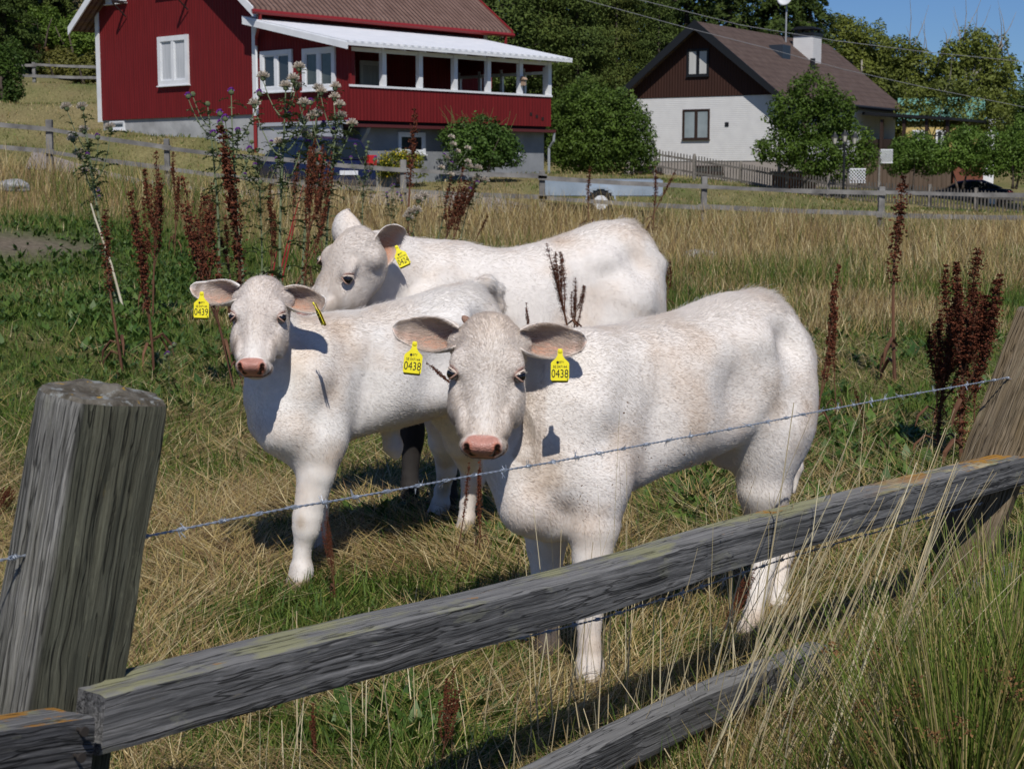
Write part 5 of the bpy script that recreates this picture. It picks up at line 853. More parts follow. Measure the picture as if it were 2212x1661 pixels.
DP = [dock_proto(1, 5, .14), dock_proto(2, 8, .22, 1.0), dock_proto(3, 3, .10, 1.1, .30), dock_proto(4, 12, .30, 1.15, .35), dock_proto(5, 1, .06, .8, .5), dock_proto(6, 14, .22, 1.6, .15), dock_proto(7, 6, .16, 3.6, .15, .0055), dock_proto(8, 13, .24, 3.4, .15, .0078)]
def along(o, base, top, s_side=None):
    v = np.asarray(top) - np.asarray(base); L = np.linalg.norm(v); o.location = base; q = Vector(v / L).to_track_quat('Z', 'Y'); o.rotation_mode = 'QUATERNION'; from mathutils import Quaternion; o.rotation_quaternion = q @ Quaternion((0, 0, 1), random.uniform(0, 6.28)); s = s_side or L; o.scale = (s, s, L)
def dock(k, bx, by, tx, ty, lab, d=None, side=None, dt=0):
    base = on_ground(bx, by) if d is None else at(bx, by, d); dd = (base - np.array([0, 0, CAM_H])) @ CF; top = at(tx, ty, dd + dt); r = empty('dock_plant', (0, 0, 0), 0, lab, 'dock plant', 'dead dock plants with rusty seed spikes'); along(r, base, top, side)
    for nm, me in zip(('stem', 'seed_head'), DP[k]): o = bpy.data.objects.new(nm, me); COL.objects.link(o); o.parent = r
    return r
docks = [
 (0, 318, 815, 298, 415, 'tall dock with a straight rusty spike above the thick left post', None, .75), (1, 492, 850, 405, 380, 'dock leaning left, its thick spike ending over the green weeds left of the calves', None, .62), (2, 530, 760, 468, 270, 'very tall dock crossing the grey cellar wall left of the blue car', None, .8),
 (4, 258, 800, 245, 455, 'slim dark dock beside the pale broken thistle stalk at the left', None, .9), (0, 515, 640, 480, 470, 'short dense dock spike just above the left calf forehead', None, 1.1), (1, 340, 690, 328, 325, 'reddish dock in front of the far fence post at the left', None, .55), (3, 640, 690, 690, 300, 'tall bushy red brown dock in front of the parked blue car', None, .42), (0, 590, 640, 575, 400, 'thin brown dock between the thistles above the left calf', None, .7),
 (1, 935, 580, 1000, 362, 'dock leaning right behind the neck of the back calf', None, .8), (0, 960, 560, 1035, 395, 'second dock leaning right next to the thistle down heads', None, .9), (4, 1010, 550, 1048, 462, 'small leaning dock behind the back of the calf tagged 0424', None, 1.2), (4, 1268, 505, 1283, 362, 'thin dark dock standing in front of the trailer wheel', None, 1.0), (4, 1415, 520, 1408, 362, 'thin dock in front of the right end of the trailer', None, .9), (4, 1400, 500, 1462, 370, 'thin dock leaning right over the picket fence corner', None, .8),
 (4, 1935, 830, 1968, 382, 'tall lone dock right of the calves reaching up to the picket fence', None, .95), (0, 1765, 960, 1800, 572, 'dock standing just behind the rump of the nearest calf', None, .55), (4, 1800, 900, 1812, 700, 'thin bare dock stalk behind the rump of the nearest calf', None, .7), (7, 2085, 1010, 2122, 535, 'very dense dock clump, tallest spike beside the right fence post', None, .95), (7, 2040, 985, 2058, 640, 'bushy dock left of the dense clump near the right post', None, 1.0), (3, 2110, 960, 2095, 620, 'dock partly hidden behind the right fence post', None, .5), (0, 2010, 930, 2025, 700, 'small forked dock at the left side of the dense clump', None, .9),
 (6, 732, 1320, 700, 1105, 'short thick dock spike beside the front hoof of the left calf', None, .45), (4, 1870, 960, 1850, 840, 'small dark dock spike low in the grass right of the nearest calf', None, 1.2), (1, 1445, 680, 1418, 545, 'dock behind the tail of the back calf', None, 1.0), (4, 893, 560, 893, 235, 'tall thin dark dock in front of the small cellar window', None, .8),
 (2, 1030, 1215, 1040, 985, 'dock stalk beside the hind leg of the left calf', None, .55), (4, 985, 1230, 1006, 1000, 'broken dock stems in the shade under the nearest calf head', None, .6), (1, 1535, 1420, 1640, 1225, 'rusty dock leaning over in front of the nearest calf hind hooves', None, .45), (1, 950, 1700, 972, 1440, 'dead dock stalk showing under the front rail', None, .6), (0, 690, 1690, 668, 1520, 'short dock stalk below the rail at the lower left', None, .8), (3, -30, 1140, 25, 1050, 'flattened rusty dock at the left edge beside the thick post', None, .8),
 (1, 420, 620, 455, 395, 'dock between the two leaning spikes at the left, half hidden', None, .7), (0, 375, 560, 372, 330, 'dock in front of the far fence left of the driveway', None, .6), (1, 700, 600, 700, 340, 'dock in front of the tail light of the blue car', None, .5), (4, 620, 560, 655, 330, 'thin red dock stalk in front of the blue car door', None, .7)]
for k, bx, by, tx, ty, lab, d_, s_ in docks:
    r = dock(k, bx, by, tx, ty, lab, d_); L = r.scale[2]; r.scale = (L * s_ * 1.6, L * s_ * 1.6, L)
r = dock(6, 1222, 760, 1192, 525, 'dense dock spike rising between the back calf and the nearest calf', 5.75); L = r.scale[2]; r.scale = (L * 1.5, L * 1.5, L)
r = dock(6, 1226, 760, 1246, 600, 'short dock spike forking off to the right between the two calves', 5.74); L = r.scale[2]; r.scale = (L * 1.7, L * 1.7, L)
r = dock(0, 1150, 760, 1132, 655, 'thin dock twig behind the poll of the nearest calf', 5.74); L = r.scale[2]; r.scale = (L * 1.2, L * 1.2, L)
r = dock(0, 1010, 860, 925, 780, 'fine dock twig beside the left eye of the nearest calf', 4.75); L = r.scale[2]; r.scale = (L * 1.3, L * 1.3, L)
# 7 thistles
def thistle_proto(seed, nb_):
    rs = np.random.default_rng(seed); st = MB(); main = [np.array([.02 * math.sin(t * 3 + seed), .02 * math.cos(t * 3.3 + seed), t]) for t in np.linspace(0, 1, 9)]; st.tube(main, [.0075, .007, .0065, .006, .0055, .005, .004, .003, .0025], 6); tips = [main[-1]]; P = [np.array(main)]
    for i in range(nb_):
        t = rs.uniform(.55, .92); p = np.array([.02 * math.sin(t * 3 + seed), .02 * math.cos(t * 3.3 + seed), t]); a = rs.uniform(0, 6.28); L = rs.uniform(.08, .28); h = np.array([math.cos(a), math.sin(a), 0]); pts = [p + h * L * .55 * s + np.array([0, 0, L * s * s * .8 + L * .15 * s]) for s in np.linspace(0, 1, 5)]; st.tube(pts, [.004, .0035, .003, .0025, .002], 5); tips.append(pts[-1]); P.append(np.array(pts))
    C = []; D = []
    for q in P:
        m = 46 if len(q) == 9 else 9
        for j in range(m): f = rs.random() * (len(q) - 1.01); i = int(f); c = q[i] + (q[i + 1] - q[i]) * (f - i); a = rs.uniform(0, 6.28); C.append(c); D.append([math.cos(a), math.sin(a), rs.uniform(.1, .9)])
    C = np.array(C); D = np.array(D); D /= np.linalg.norm(D, axis=1)[:, None]; V = []; Q = []
    for c, dv in zip(C, D):      # jagged spiny leaf
        L = rs.uniform(.05, .13) * (1.1 - .5 * c[2]); sd = np.cross(dv, [0, 0, 1]); sd /= np.linalg.norm(sd) + 1e-9; n_ = np.cross(sd, dv)
        for j in range(5):
            t0 = j / 5; b0 = c + dv * L * t0 - np.array([0, 0, L * .5 * t0 * t0]); b1 = c + dv * L * (t0 + .17) - np.array([0, 0, L * .5 * (t0 + .17) ** 2]); w = L * .30 * (1 - t0 * .7) * rs.uniform(.7, 1.3)
            for sg in (-1, 1): o = len(V); V += [b0, b1, b1 + dv * L * .05, b0 + sd * sg * w + dv * L * .10 + n_ * L * .06 * rs.uniform(-1, 1.5)]; Q.append((o, o + 1, o + 2, o + 3))
    V = np.array(V); t = np.repeat(rs.random((len(V) // 4, 1)), 4, 0); col = np.array([.07, .105, .035]) * (1 - t) + np.array([.16, .19, .085]) * t; lm = np_mesh('leaves', V, quads=Q, col=col); lm.materials.append(M_tleaf); tm = bpy.data.meshes.new('stem'); tm.from_pydata([tuple(map(float, v)) for v in st.v], [], st.f); tm.materials.append(M_gstem); return tm, lm, tips
def head_meshes():
    b = MB(); b.lathe((0, 0, 0), [(.004, 0), (.013, .005), (.0165, .014), (.0145, .024), (.009, .031)], 12); bm = bpy.data.meshes.new('bulb'); bm.from_pydata(b.v, [], b.f); bm.materials.append(M_bulb); out = [bm]
    for kind in (0, 1):
        n = 150 if kind == 0 else 70; u = rng.normal(0, 1, (n, 3)); u[:, 2] = np.abs(u[:, 2]) * (.8 if kind == 0 else 1.8) + .1; u /= np.linalg.norm(u, axis=1)[:, None]; L = (.036 if kind == 0 else .020) * rng.uniform(.7, 1.2, n); P = np.tile(np.array([[0, 0, .022]]), (n, 1)); V = []; 
        w = rng.normal(0, 1, (n, 3)); w = np.cross(u, w); w /= np.linalg.norm(w, axis=1)[:, None]; tp = P + u * L[:, None]; V = np.stack([P - w * .0006, P + w * .0006, tp + w * .003, tp - w * .003], 1).reshape(-1, 3); c = np.tile(np.array([.66, .58, .48]) if kind == 0 else np.array([.28, .07, .42]), (n * 4, 1)) * np.repeat(rng.uniform(.7, 1.25, (n, 1)), 4, 0); me = np_mesh('tuft', V, quads=np.arange(n * 4).reshape(-1, 4), col=c); me.materials.append(M_pappus); out.append(me)
    return out
TP = [thistle_proto(1, 5), thistle_proto(2, 7), thistle_proto(3, 9)]; HM = head_meshes()
def thistle(k, bx, by, tx, ty, lab, mode=0, hs=1.0, d=None):
    base = on_ground(bx, by) if d is None else at(bx, by, d); dd = (base - np.array([0, 0, CAM_H])) @ CF; top = at(tx, ty, dd); r = empty('thistle', (0, 0, 0), 0, lab, 'thistle', 'thistles standing among the docks'); along(r, base, top); L = r.scale[2]; tm, lm, tips = TP[k]
    for nm, me in (('stem', tm), ('leaves', lm)): o = bpy.data.objects.new(nm, me); COL.objects.link(o); o.parent = r
    for i, p in enumerate(tips):
        h = bpy.data.objects.new('flower_head', HM[0]); COL.objects.link(h); h.parent = r; h.location = p; s = hs * 1.35 / L; h.scale = (s, s, s); q = 1 if (mode == 0 and i % 4 != 3) else (2 if (mode == 1 or i % 2) else None)
        if q: t = bpy.data.objects.new('tuft', HM[q]); COL.objects.link(t); t.parent = h
for a in ((1, 262, 668, 172, 240, 'thistle with two downy heads on a pale broken stalk at the left', 0, 1.1), (1, 520, 700, 510, 205, 'tall thistle with a purple bloom in front of the grey foundation', 1, 1.15), (0, 470, 660, 452, 232, 'thin thistle with one green bud left of the purple one', 2, 1.2), (2, 615, 690, 612, 195, 'tall branching thistle with pale downy heads below the left veranda window', 0, 1.2), (1, 660, 680, 678, 200, 'thistle with pale downy heads below the right veranda window', 0, 1.2), (2, 700, 690, 735, 235, 'thistle with downy heads in front of the parked blue car', 0, 1.1),
          (2, 930, 560, 990, 335, 'thistle with pink and pale heads in front of the green shrub', 0, 1.0), (1, 990, 560, 1028, 370, 'thistle with large white down heads behind the docks', 0, 1.3), (0, 880, 600, 905, 440, 'short thistle with one big fluffy head above the back calf ears', 0, 1.4), (1, 830, 570, 850, 405, 'low thistle with small purple flowers in front of the yellow shrub', 1, .8), (0, 200, 560, 200, 385, 'small green thistle with a purple flower behind the pale stalk', 1, .8), (2, 560, 640, 560, 330, 'leafy green thistle in front of the blue car bonnet', 2, 1.0), (2, 785, 560, 790, 330, 'leafy green thistle in front of the rear of the blue car', 2, 1.0)): thistle(*a)
r = thistle(0, 366, 850, 368, 755, 'small dark spiky weed just above the thick left post', 2, .6)
b_ = MB(); p0 = on_ground(268, 675); dd = (p0 - np.array([0, 0, CAM_H])) @ CF; b_.tube([p0, at(240, 570, dd), at(205, 470, dd), at(196, 440, dd)], [.012, .011, .009, .006], 7); tag(b_.build('broken_stalk', mat('bleached_stalk', (.42, .36, .26), (.55, .5, .38), 10, .8)), 'pale bleached broken stalk leaning in the weeds at the left', 'stalk')
# 8 red stems
M_redstem = mat('red_stem', (.22, .012, .016), (.32, .03, .03), 8, .5)
for x0, y0, x1, y1, lab in ((592, 600, 655, 400, 'bright red bare weed stem rising highest above the left calf head'), (604, 590, 640, 470, 'short red weed stem beside the taller red one above the left calf'), (578, 612, 600, 530, 'lowest red weed stem just left of the other two')):
    m = MB(); p = on_ground(x0, y0 + 40); dd = (p - np.array([0, 0, CAM_H])) @ CF; m.tube([p, at((x0 + x1) / 2 + 4, (y0 + y1) / 2, dd), at(x1, y1, dd)], [.009, .008, .003], 6); tag(m.build('red_weed', M_redstem), lab, 'weed stem')
# 9 long dry straws and rushes on the near side, right
def culms(n, bx, by, Lr, az0, azs, lean0, leans, w, cols, curve=.15, seg=5):
    X, Y = [], []
    px = rng.uniform(*bx, n); py = rng.uniform(*by, n); d = 1.43 * F_PX / (py - 380); X = (px - 1106) / F_PX * d; Y = d * math.cos(PITCH) - (py - 830.5) / F_PX * d * math.sin(PITCH); z = ground_z(X, Y); L = rng.uniform(*Lr, n); az = rng.normal(az0, azs, n); lean = np.clip(rng.normal(lean0, leans, n), 0, 1.3); col = np.array(cols)[rng.integers(0, len(cols), n)] * rng.uniform(.75, 1.15, (n, 1)); M1 = blades(np.stack([X, Y, z], 1), L, az, lean, rng.normal(curve, .12, n), np.full(n, w) * rng.uniform(.7, 1.2, n), col, seg=seg, tipw=.45, twist=np.zeros(n)); M2 = blades(np.stack([X, Y, z], 1), L, az, lean, np.zeros(n) + curve, np.full(n, w), col, seg=seg, tipw=.45, twist=np.full(n, 1.2)); return M1
SW = [[.60, .50, .30], [.52, .42, .24], [.66, .58, .38]]
ST = join(culms(95, (1480, 1900), (1480, 1780), (.45, .92), .35, .25, .42, .12, .0052, SW), culms(70, (1150, 1700), (1380, 1720), (.30, .62), .8, 1.2, .12, .09, .0032, SW), culms(60, (1100, 2000), (1560, 1800), (.2, .45), .2, 1.5, .35, .2, .0034, SW), culms(40, (500, 1200), (1560, 1800), (.15, .38), 1.0, 1.5, .2, .15, .003, SW), culms(22, (1190, 1620), (1330, 1450), (.42, .75), .9, 1.4, .06, .05, .0019, SW), culms(26, (1700, 2100), (1150, 1350), (.35, .62), .5, .6, .15, .1, .0026, SW))
stuff('dry_straws', 'long pale dry grass stalks leaning right beside the rail fence', 'grass stalks', ST, M_grass)
# panicles on fine stems in front of the nearest calf
PC = []
for i in range(11):
    px, py = rng.uniform(1190, 1620), rng.uniform(880, 1120); c = at(px, py, rng.uniform(3.75, 4.15)); m_ = 9; u = rng.normal(0, 1, (m_, 3)) * np.array([.012, .012, .018]); V, Q, C = leaf_quads(c + u, unit([0, -1, .3])[None] + rng.normal(0, .4, (m_, 3)), .007, .28, np.tile([[.16, .10, .06]], (m_, 1))); PC.append((V, Q, C)); gx_, gy_ = c[0] - .02, c[1]; g0 = np.array([[gx_ - .03 * rng.normal(), gy_, gz(gx_, gy_)]]); L = np.array([c[2] - g0[0, 2]]); PC.append(blades(g0, L * 1.0, np.array([rng.uniform(0, 6.28)]), np.array([.03]), np.array([.05]), np.array([.0016]), np.array([[.45, .38, .2]]), seg=5, tipw=.5, twist=np.zeros(1)))
stuff('fine_panicles', 'fine brown grass panicles on thin stems in front of the nearest calf', 'grass stalks', join(*PC), M_grass)
RU = [[.13, .19, .03], [.18, .24, .045], [.085, .13, .022], [.30, .27, .08], [.46, .37, .17]]
def rush(px, py, n, L, lab):
    n = int(n * .72); L = L * .88
    d = 1.43 * F_PX / (py - 380); cx = (px - 1106) / F_PX * d; cy = d * math.cos(PITCH) - (py - 830.5) / F_PX * d * math.sin(PITCH); z = gz(cx, cy); r = np.abs(rng.normal(0, .11, n)); a = rng.uniform(0, 6.28, n); P = np.stack([r * np.cos(a), r * np.sin(a), np.zeros(n)], 1); az = a + rng.normal(0, .7, n); lean = np.clip(.12 + r * 2.2 + rng.normal(0, .12, n), 0, 1.1); col = np.array(RU)[rng.choice(5, n, p=[.27, .25, .14, .16, .18])] * rng.uniform(.7, 1.25, (n, 1)); LL = L * rng.uniform(.55, 1.1, n); M1 = blades(P, LL, az, lean, rng.normal(.12, .15, n), np.full(n, .0046), col, seg=4, tipw=.3, twist=np.zeros(n)); M2 = blades(P, LL, az, lean, np.full(n, .12), np.full(n, .004), col, seg=4, tipw=.3, twist=np.full(n, 1.4)); M = join(M1, M2)
    t = empty('rush_tussock', (cx, cy, z), 0, lab, 'rush', 'rush tussocks at the near side of the fence'); link_mesh('stalks', np_mesh('stalks', M[0], quads=M[1], col=M[2]), M_grass, t); k = rng.choice(n, max(5, n // 22), replace=False)
    for i in k: hd = np.array([math.cos(az[i]), math.sin(az[i]), 0]); th = lean[i] + .08; c = P[i] + (hd * math.sin(th) + np.array([0, 0, math.cos(th)])) * LL[i] * .78; u = rng.normal(0, 1, (60, 3)) * .012; C = c + u + hd * .01; nn = rng.normal(0, 1, C.shape); nn /= np.linalg.norm(nn, axis=1)[:, None]; tt = rng.random((len(C), 1)); V, Q, cc = leaf_quads(C, nn, .009, .6, np.array([.09, .045, .02]) * (1 - tt) + np.array([.22, .12, .05]) * tt); link_mesh('flower_cluster', np_mesh('flower_cluster', V, quads=Q, col=cc), M_seed, t)
for px, py, n_, L, lab in ((2030, 1690, 360, .52, 'green rush tussock at the bottom, left of the largest one'), (2150, 1640, 480, .62, 'largest green rush tussock near the bottom right corner'), (2270, 1540, 380, .58, 'rush tussock cut off by the right edge of the picture'), (1905, 1760, 160, .36, 'rush tussock with brown clusters at the bottom, below the lower rail end'), (2080, 1800, 420, .6, 'rush tussock lowest at the bottom right, nearest to the viewer'), (2180, 1440, 260, .45, 'smaller rush tussock in front of the short lower rail at the right'), (1975, 1500, 90, .30, 'small rush tussock in front of the right fence post foot'), (2260, 1760, 380, .6, 'rush tussock in the very corner at the bottom right')): rush(px, py, n_, L, lab)
# ------------------------------------------------------------------ calves (implicit surface -> one continuous mesh each)
def unit(v): v = np.asarray(v, float); return v / np.linalg.norm(v)
def smin(a, b, k): h = np.clip(.5 + .5 * (b - a) / k, 0, 1); return b * (1 - h) + a * h - k * h * (1 - h)
def smax(a, b, k): return -smin(-a, -b, k)
def curve_tab(u, vals, n=240):
    """smooth table through control values"""
    u = np.asarray(u, float); vals = np.asarray(vals, float); m = np.gradient(vals, u)
    U = np.linspace(u[0], u[-1], n); i = np.clip(np.searchsorted(u, U) - 1, 0, len(u) - 2); h = u[i + 1] - u[i]; t = (U - u[i]) / h
    y = (2 * t**3 - 3 * t**2 + 1) * vals[i] + (t**3 - 2 * t**2 + t) * h * m[i] + (-2 * t**3 + 3 * t**2) * vals[i + 1] + (t**3 - t**2) * h * m[i + 1]
    return U, y
class Body:
    def __init__(s): s.p = []
    def cone(s, a, b, ra, rb, k=.03, neg=False):
        a = np.asarray(a, float); b = np.asarray(b, float); ab = b - a; L = ab @ ab + 1e-12
        def f(P): t = np.clip((P - a) @ ab / L, 0, 1); return np.linalg.norm(P - a - t[:, None] * ab, axis=1) - (ra + (rb - ra) * t)
        m = max(ra, rb) + .12; s.p.append((f, k, neg, np.minimum(a, b) - m, np.maximum(a, b) + m))
    def chain(s, pts, rs, k=.03):
        for i in range(len(pts) - 1): s.cone(pts[i], pts[i + 1], rs[i], rs[i + 1], k)
    def ell(s, c, r, R=None, k=.03, neg=False):
        c = np.asarray(c, float); r = np.asarray(r, float); R = np.eye(3) if R is None else np.asarray(R, float)   # rows = axes
        def f(P):
            q = (P - c) @ R.T; k0 = np.linalg.norm(q / r, axis=1); k1 = np.linalg.norm(q / r**2, axis=1) + 1e-9; return k0 * (k0 - 1) / k1
        m = r.max() + .12; s.p.append((f, k, neg, c - m, c + m))
    def loft(s, O, R, u, top, bot, hw, n=2.2, egg=.2, k=.03):
        """R rows: along, across, up"""
        U, T = curve_tab(u, top); _, B = curve_tab(u, bot); _, H = curve_tab(u, hw)
        def f(P):
            q = (P - O) @ R.T; uu = np.clip(q[:, 0], U[0], U[-1]); t = np.interp(uu, U, T); b = np.interp(uu, U, B); h = np.interp(uu, U, H)
            c = (t + b) / 2; hh = np.maximum((t - b) / 2, .004); wv = (q[:, 2] - c) / hh; h = np.maximum(h * (1 - egg * np.clip(wv, -1, 1)), .004)
            r = (np.abs(q[:, 1] / h)**n + np.abs(wv)**n + 1e-12)**(1 / n); d = (r - 1) * np.minimum(h, hh); du = q[:, 0] - uu
            return np.where(np.abs(du) > 1e-9, np.sqrt(np.maximum(d, 0)**2 + du**2) + np.minimum(d, 0) * 0, d)
        cs = np.array([O + R[0] * a + R[2] * c + R[1] * e for a in (U[0], U[-1]) for c in (max(top), min(bot)) for e in (-max(hw), max(hw))])
        s.p.append((f, k, False, cs.min(0) - .15, cs.max(0) + .15))
    def __call__(s, P):
        d = np.full(len(P), .3)
        for f, k, neg, lo, hi in s.p:
            m = np.all((P > lo) & (P < hi), axis=1)
            if not m.any(): continue
            v = f(P[m]); d[m] = smax(d[m], -v, k) if neg else smin(d[m], v, k)
        return d
    def grad(s, P, e=.002):
        g = np.stack([s(P + np.eye(3)[i] * e) - s(P - np.eye(3)[i] * e) for i in range(3)], 1) / (2 * e); return g
def surface_net(F, lo, hi, h):
    ax = [np.arange(lo[i], hi[i] + h, h) for i in range(3)]; nx, ny, nz = map(len, ax); D = np.empty((nx, ny, nz), np.float32)
    for i in range(0, nx, 12):
        g = np.stack(np.meshgrid(ax[0][i:i + 12], ax[1], ax[2], indexing='ij'), -1).reshape(-1, 3); D[i:i + 12] = F(g).reshape(-1, ny, nz)
    S = D < 0; c = np.zeros((nx - 1, ny - 1, nz - 1), np.int8); acc = np.zeros(c.shape + (3,), np.float32); cnt = np.zeros(c.shape, np.float32)
    cor = [(a, b, d) for a in (0, 1) for b in (0, 1) for d in (0, 1)]; sl = lambda A, o: A[o[0]:nx - 1 + o[0], o[1]:ny - 1 + o[1], o[2]:nz - 1 + o[2]]
    for o in cor:
        for k in range(3):
            if o[k] == 0:
                o2 = list(o); o2[k] = 1; A = sl(D, o); B = sl(D, o2); x = (A < 0) != (B < 0); den = np.where(x, A - B, 1); t = np.where(x, A / den, 0)
                for j in range(3): acc[..., j] += np.where(x, o[j] + (t if j == k else 0), 0)
                cnt += x
    act = cnt > 0; idx = -np.ones(c.shape, np.int64); idx[act] = np.arange(act.sum()); ijk = np.argwhere(act)
    V = (ijk + acc[act] / cnt[act][:, None]) * h + np.array([a[0] for a in ax]); Q = []
    for k in range(3):
        a, b = [(1, 2), (2, 0), (0, 1)][k]; o2 = [0, 0, 0]; o2[k] = 1
        A = S[:nx - o2[0], :ny - o2[1], :nz - o2[2]]; B = S[o2[0]:, o2[1]:, o2[2]:]; x = A != B
        e = np.argwhere(x); fl = A[x]; ok = (e[:, a] > 0) & (e[:, b] > 0) & (e[:, a] < c.shape[a]) & (e[:, b] < c.shape[b]) & (e[:, k] < c.shape[k]); e = e[ok]; fl = fl[ok]
        def g(da, db): q = e.copy(); q[:, a] -= da; q[:, b] -= db; return idx[q[:, 0], q[:, 1], q[:, 2]]
        q = np.stack([g(1, 1), g(0, 1), g(0, 0), g(1, 0)], 1); q[~fl] = q[~fl][:, ::-1]; Q.append(q)
    Q = np.concatenate(Q); Q = Q[(Q >= 0).all(1)]; return V, Q
def head_basis(yaw, tilt, roll):
    """rows: lateral (picture right at yaw 0), down the face, outward from the forehead"""
    y, t, r = map(math.radians, (yaw, tilt, roll)); fwd = np.array([-math.sin(y), -math.cos(y), 0.0]); lat = np.array([math.cos(y), -math.sin(y), 0.0]); up = np.array([0, 0, 1.0])
    a = math.cos(t) * -up + math.sin(t) * fwd; n = math.cos(t) * fwd + math.sin(t) * up
    lat2 = math.cos(r) * lat + math.sin(r) * a; a2 = math.cos(r) * a - math.sin(r) * lat
    return np.stack([lat2, a2, n])
def ear_grid(root, tip, opn, W, nS=22, nT=17, th=.0045):
    root = np.asarray(root); tip = np.asarray(tip); L = unit(tip - root); opn = unit(opn - L * (opn @ L)); acr = np.cross(L, opn); V = []; inner = []
    S = np.linspace(0, 1, nS); length = np.linalg.norm(tip - root)
    for side in (0, 1):
        for s_ in S:
            w = W * .5 * (0.34 + .66 * np.sin(np.pi * min(1, .08 + s_ * .92)**.85)**.8) * (1 if s_ < .9 else math.sqrt(max(0.02, 1 - ((s_ - .9) / .1)**2)))
            ph = 2.35 - 1.45 * min(1, s_ * 1.35)
            rho = w / math.sin(min(ph, math.pi / 2)); c = root + (tip - root) * s_ - opn * (.018 * math.sin(math.pi * s_)) + acr * 0
            for t in np.linspace(-1, 1, nT):
                r = rho + (th if side else 0); A = ph * t
                V.append(c + acr * (r * math.sin(A)) - opn * (r * (math.cos(A) - .35)) ); inner.append((1 - side, s_, t))
    Q = []; g = lambda sd, i, j: sd * nS * nT + i * nT + j
    for i in range(nS - 1):
        for j in range(nT - 1):
            Q.append((g(0, i, j), g(0, i, j + 1), g(0, i + 1, j + 1), g(0, i + 1, j))); Q.append((g(1, i, j), g(1, i + 1, j), g(1, i + 1, j + 1), g(1, i, j + 1)))
        for j in (0, nT - 1):
            q = (g(0, i, j), g(0, i + 1, j), g(1, i + 1, j), g(1, i, j)); Q.append(q if j == 0 else q[::-1])
    for j in range(nT - 1): Q.append((g(0, nS - 1, j), g(0, nS - 1, j + 1), g(1, nS - 1, j + 1), g(1, nS - 1, j)))
    return np.array(V), np.array(Q), np.array(inner)
M_hide = mat_vcol('calf_hide', rough=.75, spec=.15, noise=.05, nscale=40)
M_nose = mat_vcol('calf_wet_skin', rough=.46, spec=.35, noise=.10, nscale=120)
_nt = M_nose.node_tree; _v = _nt.nodes.new('ShaderNodeTexVoronoi'); _v.inputs['Scale'].default_value = 230; _b = _nt.nodes.new('ShaderNodeBump'); _b.inputs['Distance'].default_value = .0012; _nt.links.new(_v.outputs['Distance'], _b.inputs['Height']); _nt.links.new(_b.outputs[0], _nt.nodes['Principled BSDF'].inputs['Normal'])
M_fur = mat_vcol('calf_fur', rough=.7, spec=.12, transl=.40)
M_hide_plain = mat("lash_white", (.75, .68, .6))
M_lid = mat('eyelid_skin', (.55, .45, .38), rough=.8); M_rim_eye = mat('eye_rim', (.36, .22, .17), rough=.6)
M_eye = mat('eye_dark', (.006, .004, .004), rough=.08, spec=.8)
M_horn = mat('horn_bud', (.22, .12, .08), (.35, .22, .16), 60, .6)
M_tag = mat('tag_yellow', (.80, .68, .012), (.88, .77, .02), 40, .5, spec=.4)
M_ink = mat('tag_ink', (.02, .02, .015), rough=.6)
M_tagback = mat('tag_back', (.30, .22, .015), rough=.6)
def text_mesh(body, size, sx=1.0):
    c = bpy.data.curves.new('lettering', 'FONT'); c.body = body; c.size = size; c.align_x = 'CENTER'; c.align_y = 'CENTER'; c.extrude = .0002; c.resolution_u = 3
    o = bpy.data.objects.new('tmp', c); COL.objects.link(o); bpy.context.view_layer.update()
    me = bpy.data.meshes.new_from_object(o.evaluated_get(bpy.context.evaluated_depsgraph_get())); bpy.data.objects.remove(o); bpy.data.curves.remove(c)
    for v in me.vertices: v.co.x *= sx
    return me
def ear_tag(parent, top, right, down, out, number, s=1.0, back=True):
    """yellow plate hanging from top; right/down/out give its plane"""
    x = unit(right); y = unit(-np.asarray(down)); z = np.cross(x, y); z = unit(z) * (1 if z @ np.asarray(out) > 0 else -1); M = Matrix([[x[i], y[i], z[i], top[i]] for i in range(3)] + [[0, 0, 0, 1]])
    pl = [(-.005, .004), (.005, .004), (.0065, -.002), (.0065, -.012), (.011, -.020), (.022, -.030), (.0235, -.034), (.0235, -.074), (.021, -.077), (-.021, -.077), (-.0235, -.074), (-.0235, -.034), (-.022, -.030), (-.011, -.020), (-.0065, -.012), (-.0065, -.002)]
    pl = [(a * s, b * s) for a, b in pl]
    b = MB(); b.prism(pl, 'z', 0, .0016); o = b.build('ear_tag', M_tag, parent); o.matrix_local = M
    st = MB(); st.lathe((0, -.001 * s, .0016), [(.0055 * s, 0), (.0055 * s, .002), (.002 * s, .0028)], 14); q = st.build('stud', M_tag, o, smooth=False)
    if back:
        bb = MB(); bb.prism([(a * .92, c - .005 * s) for a, c in pl], 'z', -.006, -.0045); bk = bb.build('back_plate', M_tagback, o)
    def put(txt, size, px_, py_, sx=1.0):
        me = text_mesh(txt, size, sx); t = link_mesh('lettering', me, M_ink, o); t.location = (px_, py_, .0021)
    put(number, .030 * s, 0, -.060 * s, .74); put('SE 047144', .0095 * s, 0, -.042 * s, .88); put('BTV', .008 * s, .004 * s, -.030 * s, .8); put('B', .008 * s, .0195 * s, -.0735 * s, .8)
    e = MB(); e.lathe((-.006 * s, -.0305 * s, .0018), [(.0036 * s, 0), (.003 * s, .0004)], 8); e.box((-.0066 * s, -.036 * s, .0018), (-.0054 * s, -.033 * s, .0022)); e.build('emblem', M_ink, o)
    return o
